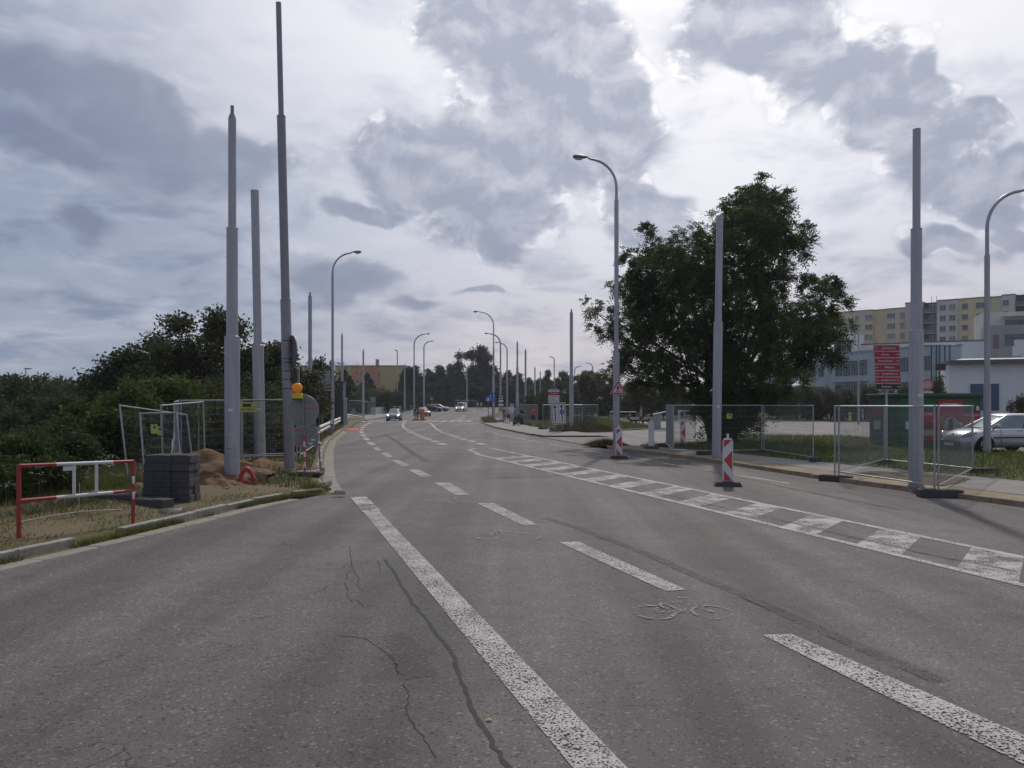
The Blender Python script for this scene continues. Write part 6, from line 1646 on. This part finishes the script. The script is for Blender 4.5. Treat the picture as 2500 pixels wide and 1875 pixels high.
SPEC = {
 # stations: x, z bottom, z shoulder, half width bottom, half width shoulder, crown
 'hatch': dict(st=[(-2.0, .42, .80, .58, .62, .02), (-1.93, .28, .94, .76, .78, .02), (-1.55, .22, .985, .81, .84, .02), (-.6, .20, .965, .83, .855, .02), (.45, .20, .945, .83, .855, .02), (.95, .20, .925, .83, .84, .05), (1.4, .20, .84, .80, .80, .08), (1.75, .20, .74, .74, .72, .08), (1.95, .24, .64, .62, .60, .06), (2.04, .34, .52, .44, .46, .02)],
              cab=dict(z0=.90, z1=1.42, f0=1.12, f1=-.02, r0=-1.86, r1=-1.35, w0=.755, w1=.545), wx=(1.22, -1.25), wr=.315, hw=.83),
 'sedan': dict(st=[(-2.25, .42, .84, .58, .62, .02), (-2.15, .28, .98, .78, .80, .03), (-1.5, .22, 1.0, .84, .86, .02), (-.6, .20, .96, .86, .88, .02), (.6, .20, .95, .86, .88, .02), (1.1, .20, .93, .86, .86, .05), (1.6, .20, .87, .84, .82, .07), (2.0, .22, .78, .76, .74, .06), (2.22, .28, .66, .62, .62, .04), (2.30, .36, .55, .5, .5, .02)],
              cab=dict(z0=.92, z1=1.44, f0=1.22, f1=.2, r0=-1.75, r1=-1.0, w0=.77, w1=.56), wx=(1.4, -1.35), wr=.33, hw=.86),
 'van': dict(st=[(-2.1, .36, 1.05, .78, .80, .0), (-2.05, .26, 1.08, .83, .85, .0), (-1.4, .22, 1.08, .85, .87, .0), (-.4, .22, 1.06, .85, .87, .0), (.6, .22, 1.05, .85, .87, .02), (1.0, .22, 1.03, .85, .86, .05), (1.5, .22, .96, .83, .81, .06), (1.85, .24, .84, .74, .70, .05), (2.02, .30, .66, .60, .58, .03), (2.08, .38, .55, .5, .5, .02)],
             cab=dict(z0=1.0, z1=1.76, f0=1.35, f1=.55, r0=-2.08, r1=-2.0, w0=.82, w1=.70), wx=(1.35, -1.3), wr=.32, hw=.85)}
def make_car(kind, paintm, label, loc, rz, lit=False, cat='car', glass=None, details=False, scale=1.0):
    S = SPEC[kind]; t = thing('car' if kind != 'van' else 'van', label, cat, loc, rz); t.scale = (scale,) * 3
    rings = []
    for (x, zb, zs, hb, hs, cr) in S['st']:
        zm = zb + (zs - zb) * .5; r = []
        half = [(0, zb), (hb * .7, zb), (hb, zb + .08), (max(hb, hs), zm), (hs, zs - .10), (hs * .93, zs - .02), (hs * .6, zs + cr * .7), (0, zs + cr)]
        for y, z in half: r.append((x, -y, z))
        for y, z in reversed(half[1:-1]): r.append((x, y, z))
        rings.append(r)
    m = loft(rings); o = m.build('tmp', paintm, None, smooth='full')
    sub = o.modifiers.new('s', 'SUBSURF'); sub.levels = 2; sub.render_levels = 2
    cutters = []
    for wx in S['wx']:
        for s_ in (-1, 1):
            c = MB().tube([(wx, s_ * (S['hw'] - .30), S['wr']), (wx, s_ * (S['hw'] + .3), S['wr'])], S['wr'] * 1.17, 24).build('cut', TRIM)
            b = o.modifiers.new('b', 'BOOLEAN'); b.object = c; b.operation = 'DIFFERENCE'; b.solver = 'EXACT'; b.material_mode = 'INDEX'; cutters.append(c)
    me = realize(o, None); 
    for c in cutters + [o]: bpy.data.objects.remove(c)
    if len(me.materials) == 0: me.materials.append(paintm)
    me.polygons.foreach_set('material_index', [0] * len(me.polygons))
    me.polygons.foreach_set('use_smooth', [True] * len(me.polygons)); me.set_sharp_from_angle(angle=R(50))
    body = link_obj('body', me, t)
    # cabin
    c = S['cab']; n = 24
    def ring(u, grow=0.0):
        f = c['f0'] + (c['f1'] - c['f0']) * u ** .92; r = c['r0'] + (c['r1'] - c['r0']) * u ** 1.1; w = c['w0'] + (c['w1'] - c['w0']) * u
        out = []
        for k in range(n):
            a = 2 * math.pi * k / n; ca, sa = math.cos(a), math.sin(a); p = .42
            px_ = math.copysign(abs(ca) ** p, ca); py_ = math.copysign(abs(sa) ** p, sa)
            out.append(((f + r) / 2 + ((f - r) / 2 + grow) * px_ + .05 * (1 - py_ * py_) * (1 if ca > 0 else -.5), (w + grow) * py_, c['z0'] + (c['z1'] - c['z0']) * u))
        return out
    cab = loft([ring(u) for u in (0, .25, .5, .75, .96)]).build('windows', [glass or CARGLASS], t, smooth=True)
    top = [ring(.93, .012), ring(.97, .012)]
    rf = []
    for q, dz in ((1.0, .03), (.86, .055), (.6, .07), (.25, .078)):
        rr = ring(1.0); cx_ = sum(p[0] for p in rr) / n
        rf.append([(cx_ + (p[0] - cx_) * q, p[1] * q, c['z1'] + dz - .02) for p in rr])
    loft(top + rf).build('roof', paintm, t, smooth='full')
    R0, R1 = ring(0.02, .012), ring(.97, .012)
    for k in (2, 3, n - 3, n - 2, 9, 10, n - 10, n - 9, 6, n - 6):
        w_ = .045 if k not in (6, n - 6) else .028
        pts = [V(ring(u, .008)[k]) for u in (0, .3, .6, .97)]
        if k in (2, n - 2, 10, n - 10) or k in (6, n - 6): MB().tube(pts, w_ * .8, 6).build('pillar', paintm if k not in (6, n - 6) else TRIM, t, smooth=True)
    if kind == 'van':
        for s_ in (-1, 1): MB().box((-.95, s_ * .775, 1.38), (1.9, .04, .62), rot=Matrix.Rotation(R(s_ * 9), 3, 'X')).build('cargo_panel', paintm, t)
    # wheels
    for wx in S['wx']:
        for s_ in (-1, 1):
            yo = s_ * (S['hw'] - .10); r = S['wr']
            w = MB().tube([(wx, yo - .1, r), (wx, yo - .085, r), (wx, yo + .085, r), (wx, yo + .1, r)], [r * .9, r, r, r * .9], 26).build('wheel', TYRE, t, smooth=True)
            ym = yo + s_ * .102
            MB().tube([(wx, ym - s_ * .03, r), (wx, ym - s_ * .02, r)], r * .66, 24).build('hub', TRIM, w)
            sp = MB()
            for k in range(10):
                a = 2 * math.pi * k / 10; d = V((math.cos(a), 0, math.sin(a)))
                sp.tube([V((wx, ym, r)) + d * r * .1, V((wx, ym, r)) + d * r * .62], .016, 4)
            sp.tube([(wx, ym - .01, r), (wx, ym + .01, r)], r * .16, 12)
            sp.tube([(wx + r * .65 * math.cos(a), ym, r + r * .65 * math.sin(a)) for a in np.linspace(0, 2 * math.pi, 25)], .016, 4, False)
            sp.build('rim', RIM, w)
    # front: lights, grille, plate
    fx = S['st'][-1][0]; s2 = S['st'][-3]; s1 = S['st'][-2]
    for s_ in (-1, 1):
        h = MB(); y0 = s_ * s2[4]
        h.tube([(s1[0] + .01, s_ * s1[4] * .86, s1[2] - .02), (s2[0] + .05, s_ * s2[4] * .93, s2[2] - .0), (s2[0] - .25, s_ * s2[4] * 1.0, s2[2] + .05)], [.055, .085, .02], 8)
        h.build('headlight', LAMPON if lit else LAMPG, t, smooth='full')
        rx_ = S['st'][1]; MB().bevbox((rx_[0] - .0, s_ * rx_[4] * .93, rx_[2] - .12), (.1, .16, .26), .03).build('tail_light', TAIL, t)
        cx_ = c['f0'] - .28; mm = MB().bevbox((cx_, s_ * (S['hw'] + .12), c['z0'] + .13), (.14, .22, .15), .04).build('mirror', paintm, t, smooth=True)
        MB().tube([(cx_, s_ * (S['hw'] - .12), c['z0'] + .03), (cx_, s_ * (S['hw'] + .1), c['z0'] + .1)], .03, 6).build('mirror_arm', TRIM, mm)
    zl = S['st'][-1][1]
    MB().plate([(-.46, zl - .08), (.46, zl - .08), (.52, zl + .08), (.42, zl + .13), (-.42, zl + .13), (-.52, zl + .08)], 0, .12).build('grille', TRIM, t, loc=(fx + .02, 0, 0), rot=(0, 0, R(90)))
    MB().box((fx + .035, 0, zl + .01), (.02, .5, .11)).build('number_plate', PLATE, t)
    MB().box((S['st'][0][0] - .015, 0, .72), (.02, .5, .11)).build('number_plate', PLATE, t)
    MB().box((S['cab']['f0'] + .02, 0, c['z0'] + .055), (.06, 1.1, .02)).build('wiper_cowl', TRIM, t)
    if details:
        for s_ in (-1, 1):
            MB().bevbox((-.05, s_ * (S['hw'] + .028), .60), (1.9, .02, .05), .006).build('side_trim', TRIM, t); MB().bevbox((-.2, s_ * (S['hw'] + .03), .86), (.2, .03, .035), .01).build('door_handle', paintm, t)
            MB().box((.62, s_ * (S['hw'] + .022), .62), (.008, .006, .60)).build('door_gap', TRIM, t); MB().box((-.75, s_ * (S['hw'] + .022), .62), (.008, .006, .60)).build('door_gap', TRIM, t)
            MB().bevbox((fx - .22, s_ * .66, .42), (.1, .2, .07), .02).build('fog_light', TRIM, t)
        e_ = MB().plate([(-.06, -.1), (.03, -.1), (.0, -.03), (.07, -.04), (.09, .03), (.04, .09), (-.02, .1), (-.07, .06), (-.03, .03), (-.06, -.02)], 0, .012).build('emblem', TRIM, t, loc=(fx - .09, 0, .665), rot=(R(-38), 0, R(90)))
    return t
def cpaint(n, c, r=.28, m_=.35): return M(n, c, r, m_, var=.03, scale=2, spec=.6)
c1 = make_car('hatch', cpaint('silver_lilac', (.52, .52, .56), .26, .5), 'silver hatchback parked at the right edge, seen from its front corner', (20.45, 33.6, .05), R(190), details=True, glass=SHIELD, scale=1.12)
make_car('sedan', cpaint('blue_grey', (.16, .19, .22)), 'blue-grey car driving towards the camera on the left lane', (X_(963, 99), 99, .01), R(-86), True)
make_car('van', cpaint('van_white', (.62, .62, .63), .35, .0), 'small white van driving towards the camera under the conifers', (X_(1126, 168), 168, rise(168) + .01), R(-97), True, 'van', scale=1.05)
make_car('hatch', cpaint('brick_red', (.36, .07, .05), .35, .1), 'red hatchback beyond the orange bollards', (X_(1034, 128), 128, rise(128) + .01), R(-70), glass=SHIELD)
make_car('hatch', cpaint('car_black', (.02, .021, .026), .2, .2), 'black car parked behind the red hatchback', (X_(1056, 166), 166, rise(166) + .02), R(-15), scale=1.05)
make_car('sedan', cpaint('pale_silver', (.40, .41, .43)), 'pale silver car parked behind the black one', (X_(1072, 171), 171, rise(171) + .02), R(-12))
make_car('hatch', cpaint('dark_red', (.26, .035, .03), .4, .1), 'dark red car mostly hidden behind the big tree trunk', (X_(1797, 90), 90, .05), R(8))

# ------------------------------------------------------------------ people and dogs
SKIN = M('skin', (.42, .25, .18), .6, var=.06)
def skin_mesh(name, V_, E_, rad, mat, parent, root=0, sub=1):
    me = bpy.data.meshes.new('t'); me.from_pydata(V_, E_, []); o = bpy.data.objects.new('t', me); COL.objects.link(o)
    md = o.modifiers.new('skin', 'SKIN'); md.use_smooth_shade = True
    for i, r in enumerate(rad):
        sv = me.skin_vertices[0].data[i]; sv.radius = (r, r) if not isinstance(r, tuple) else r; sv.use_root = (i == root)
    s_ = o.modifiers.new('s', 'SUBSURF'); s_.levels = sub; s_.render_levels = sub
    m2 = realize(o, None); bpy.data.objects.remove(o)
    m2.materials.clear(); m2.materials.append(mat); m2.polygons.foreach_set('use_smooth', [True] * len(m2.polygons))
    return link_obj(name, m2, parent)
def person(label, loc, rz, top, legs, hairm, stride=.16, arms=((-.1, .0), (.1, .0)), h=1.7, long_hair=False, skirt=False, shorts=False, sleeves=True):
    """faces local -y; stride: step length; arms: per side (forward of hand, raise)"""
    t = thing('person', label, 'person', loc, rz); t.scale = (h / 1.72,) * 3
    v = [(0, 0, .96), (0, .01, 1.12), (0, .0, 1.30), (0, .01, 1.42), (0, 0, 1.47), (0, -.01, 1.55), (0, -.015, 1.64), (0, 0, 1.70)]
    rd = [(.15, .10), (.125, .09), (.155, .105), (.13, .08), .05, (.066, .078), (.076, .096), (.055, .07)]
    e = [(i, i + 1) for i in range(7)]
    def add(p, q, r): v.append(p); rd.append(r); e.append((q, len(v) - 1)); return len(v) - 1
    cl_t = []; cl_l = []
    for k, s_ in enumerate((-1, 1)):
        f, up_ = arms[k]
        sh = add((s_ * .175, .01, 1.40), 3, .055); el_ = add((s_ * .225, -.02 - f * .3, 1.13 + up_ * .3), sh, .040); wr = add((s_ * .215, -.05 - f, .90 + up_), el_, .028)
        pa = add((s_ * .21, -.065 - f * 1.05, .84 + up_), wr, (.03, .02))
        for j, (dx, dz, ln) in enumerate(((-.025, 0, .07), (-.008, -.005, .08), (.01, -.004, .075), (.026, 0, .06))): add((s_ * .21 + dx, -.08 - f * 1.05, .84 + up_ - ln), pa, .008)
        add((s_ * .17, -.1 - f * 1.05, .82 + up_), pa, .009)
        st = s_ * stride
        hp = add((s_ * .09, 0, .90), 0, .088); kn = add((s_ * .095, -st * .5 - .03, .50), hp, .058); an = add((s_ * .095, -st + .02, .09), kn, .036); add((s_ * .10, -st - .13, .035), an, (.04, .028))
        cl_t.append(((s_ * .175, .01, 1.40), (s_ * .225, -.02 - f * .3, 1.13 + up_ * .3), (s_ * .215, -.05 - f, .90 + up_))); cl_l.append(((s_ * .09, 0, .90), (s_ * .095, -st * .5 - .03, .50), (s_ * .095, -st + .02, .12)))
    skin_mesh('body', v, e, rd, SKIN, t)
    # top
    V2 = [(0, 0, .98), (0, .01, 1.14), (0, 0, 1.30), (0, .01, 1.43)]; R2 = [(.165, .115), (.145, .108), (.172, .122), (.12, .08)]; E2 = [(0, 1), (1, 2), (2, 3)]
    for a, b, c in cl_t:
        V2 += [a, b]; R2 += [.07, .055]; E2 += [(3, len(V2) - 2), (len(V2) - 2, len(V2) - 1)]
        if sleeves: V2.append(tuple(V(b).lerp(V(c), .85))); R2.append(.042); E2.append((len(V2) - 2, len(V2) - 1))
    skin_mesh('top', V2, E2, R2, top, t)
    if skirt: MB().tube([(0, 0, 1.02), (0, 0, .9), (0, -.01, .62)], [.16, .19, .23], 14).build('skirt', legs, t, smooth='full')
    else:
        V3 = [(0, 0, 1.02), (0, 0, .93)]; R3 = [(.16, .115), (.17, .125)]; E3 = [(0, 1)]
        for a, b, c in cl_l:
            V3 += [a, b]; R3 += [.105, .078]; E3 += [(1, len(V3) - 2), (len(V3) - 2, len(V3) - 1)]
            if not shorts: V3.append(c); R3.append(.06); E3.append((len(V3) - 2, len(V3) - 1))
        skin_mesh('trousers', V3, E3, R3, legs, t)
    hv = [(0, .03, 1.60), (0, .015, 1.68), (0, -.01, 1.725)] + ([(0, .09, 1.5), (0, .1, 1.36)] if long_hair else [])
    skin_mesh('hair', hv, [(0, 1), (1, 2)] + ([(0, 3), (3, 4)] if long_hair else []), [(.088, .098), (.088, .105), (.05, .06)] + ([.05, .035] if long_hair else []), hairm, t)
    for s_ in (-1, 1):
        st = s_ * stride; MB().bevbox((s_ * .10, -st - .06, .045), (.085, .25, .085), .03).build('shoe', TRIM if not skirt else WHITE, t, smooth=True)
    return t
cloth = lambda n, c: M(n, c, .85, var=.12, scale=9, spec=.2)
HB = cloth('hair_brown', (.10, .055, .03)); HK = cloth('hair_black', (.018, .016, .016)); HF = cloth('hair_fair', (.32, .20, .10))
person('person in a pink top and dark skirt standing on the pavement near the bus stop', (X_(1302, 72), 72, .12), R(170), cloth('pink', (.50, .09, .12)), cloth('dark_skirt', (.07, .045, .06)), HB, .03, skirt=True, sleeves=False, h=1.66)
person('dark-haired person in grey walking along the bus stop pavement', (X_(1258, 73), 73, .12), R(95), cloth('grey_top', (.16, .15, .17)), cloth('dark_trousers', (.05, .05, .06)), HK, .22)
person('person in dark clothes pushing the pram by the bus stop', (X_(1273, 77), 77, .12), R(100), cloth('dark_top', (.05, .045, .05)), cloth('dark_trousers', (.05, .05, .06)), HF, .14, ((.32, .12), (.32, .12)), long_hair=True)
person('person in a pale top and black shorts standing behind the litter bin', (X_(1241, 80), 80, .12), R(20), cloth('pale_top', (.42, .40, .42)), cloth('black_shorts', (.03, .03, .035)), HF, .04, shorts=True)
person('person in purple waiting right beside the bus stop sign', (X_(1232, 84), 84, .12), R(-20), cloth('purple_top', (.20, .13, .26)), cloth('purple_trousers', (.16, .12, .20)), HB, .04)
person('walker in a pale pink top on the lawn with two dogs', (X_(1565, 74), 74, .12), R(-100), cloth('pale_pink', (.46, .33, .32)), cloth('brown_shorts', (.16, .09, .08)), HF, .16, ((.25, .15), (.2, .2)), long_hair=True, shorts=True, h=1.66)
person('distant pale-dressed walker right of the white van, left of a pair', (X_(1166, 190), 190, rise(190)), R(10), cloth('white_top', (.5, .48, .46)), cloth('beige', (.30, .24, .18)), HF)
person('distant pale-dressed walker right of the white van, right of a pair', (X_(1175, 190), 190, rise(190)), R(-10), cloth('white_top', (.5, .48, .46)), cloth('beige', (.30, .24, .18)), HB)
def dog(label, loc, rz, s_=1.0):
    t = thing('dog', label, 'dog', loc, rz, 'black and white dogs'); t.scale = (s_,) * 3
    # faces local +x
    v = [(-.30, 0, .46), (-.12, 0, .45), (.10, 0, .43), (.27, 0, .46), (.37, 0, .54), (.45, 0, .62), (.55, 0, .60), (.64, 0, .575)]
    r = [(.10, .09), (.105, .10), (.12, .13), (.115, .13), .085, .078, .055, .035]
    e = [(i, i + 1) for i in range(7)]
    def add(p, q, rr): v.append(p); r.append(rr); e.append((q, len(v) - 1)); return len(v) - 1
    for k, sd2 in enumerate((-1, 1)):
        a = add((.26, sd2 * .075, .34), 3, .052); b = add((.27 + .05 * sd2, sd2 * .08, .17), a, .03); c = add((.27 + .08 * sd2, sd2 * .08, .03), b, .024); add((.33 + .08 * sd2, sd2 * .08, .022), c, .026)
        a = add((-.24, sd2 * .075, .34), 0, .075); b = add((-.20 - .05 * sd2, sd2 * .08, .25), a, .045); c = add((-.33 - .06 * sd2, sd2 * .08, .15), b, .026); d = add((-.31 - .06 * sd2, sd2 * .08, .03), c, .022); add((-.25 - .06 * sd2, sd2 * .08, .022), d, .026)
        add((.42, sd2 * .06, .71), 5, .022)
    a = add((-.42, 0, .48), 0, .03); b = add((-.55, 0, .42), a, .03); add((-.66, 0, .40), b, .015)
    m_ = bpy.data.materials.get('dog_coat')
    if not m_:
        m_ = M('dog_coat', (.015, .014, .014), .7); tn = m_.node_tree; tcn = tn.nodes.new('ShaderNodeTexCoord'); sp = tn.nodes.new('ShaderNodeSeparateXYZ'); tn.links.new(tcn.outputs['Object'], sp.inputs[0])
        mr = tn.nodes.new('ShaderNodeMapRange'); tn.links.new(sp.outputs[2], mr.inputs[0]); mr.inputs[1].default_value = .20; mr.inputs[2].default_value = .14
        mx = tn.nodes.new('ShaderNodeMix'); mx.data_type = 'RGBA'; tn.links.new(mr.outputs[0], mx.inputs[0]); mx.inputs[6].default_value = (.016, .015, .015, 1); mx.inputs[7].default_value = (.5, .48, .44, 1)
        tn.links.new(mx.outputs[2], tn.nodes['Principled BSDF'].inputs['Base Color'])
    skin_mesh('body', v, e, r, m_, t, 1)
    MB().tube([(.36, 0, .50), (.39, 0, .545)], .092, 12).build('collar', RED, t)
dog('black and white dog on the left of the walker', (X_(1547, 73.5), 73.5, .13), R(175)); dog('black and white dog on the right of the walker', (X_(1576, 73), 73, .13), R(-10))
pr_ = thing('pram', 'dark pram with purple hood pushed along the bus stop pavement', 'pram', (X_(1254, 76.5), 76.5, .12)); pr_.location.x = X_(1266, 76.5)
hd = MB().tube([(-.36, 0, .62), (-.2, 0, .55), (.2, 0, .55), (.4, 0, .68)], [.2, .25, .25, .18], 12).build('basket', cloth('pram_dark', (.05, .045, .06)), pr_, smooth='full')
MB().tube([(-.32, 0, .72), (-.2, 0, .86), (.05, 0, .90)], [.2, .27, .2], 12).build('hood', cloth('pram_purple', (.17, .12, .22)), pr_, smooth='full')
for x in (-.34, .34):
    for y in (-.22, .22): MB().tube([(x, y - .02, .14), (x, y + .02, .14)], .14, 14).build('wheel', TYRE, pr_)
MB().tube([(-.34, -.22, .14), (.1, -.22, .5), (.55, -.22, 1.0), (.55, .22, 1.0), (.1, .22, .5), (-.34, .22, .14)], .015, 6).build('frame', GALV, pr_)
lb = thing('leaning_board', 'pale board leaning against the litter bin at the bus stop', 'board', (X_(1224, 88), 87.6, .12)); MB().box((0, 0, .55), (.3, .04, 1.2), rot=Matrix.Rotation(R(-14), 3, 'Y')).build('board', WHITE, lb); MB().bevbox((-.1, -.1, .12), (.7, .5, .25), .06).build('base', M('base_grey', (.2, .18, .18), .9), lb)
gcx = thing('stop_column', 'grey info column standing behind the waiting people', 'column', (X_(1250, 90), 90, .12)); MB().bevbox((0, 0, 1.0), (.45, .4, 2.0), .04).build('body', STEEL, gcx); MB().box((0, -.21, 1.3), (.34, .01, .7)).build('timetable', WHITE, gcx)
# ------------------------------------------------------------------ the air
hz = MB().box((0, 720, 13.2), (1820, 1580, 45.6)).build('haze', M('haze', (1, 1, 1)))
hm = hz.data.materials[0]; ht = hm.node_tree
for n_ in list(ht.nodes):
    if n_.type != 'OUTPUT_MATERIAL': ht.nodes.remove(n_)
pv = ht.nodes.new('ShaderNodeVolumePrincipled'); pv.inputs['Color'].default_value = (.86, .90, 1.0, 1); pv.inputs['Density'].default_value = .00026; pv.inputs['Anisotropy'].default_value = .3
ht.links.new(pv.outputs[0], ht.nodes['Material Output'].inputs['Volume'])
hz['kind'] = 'stuff'; tag(hz, 'thin summer haze over the whole street', 'haze')
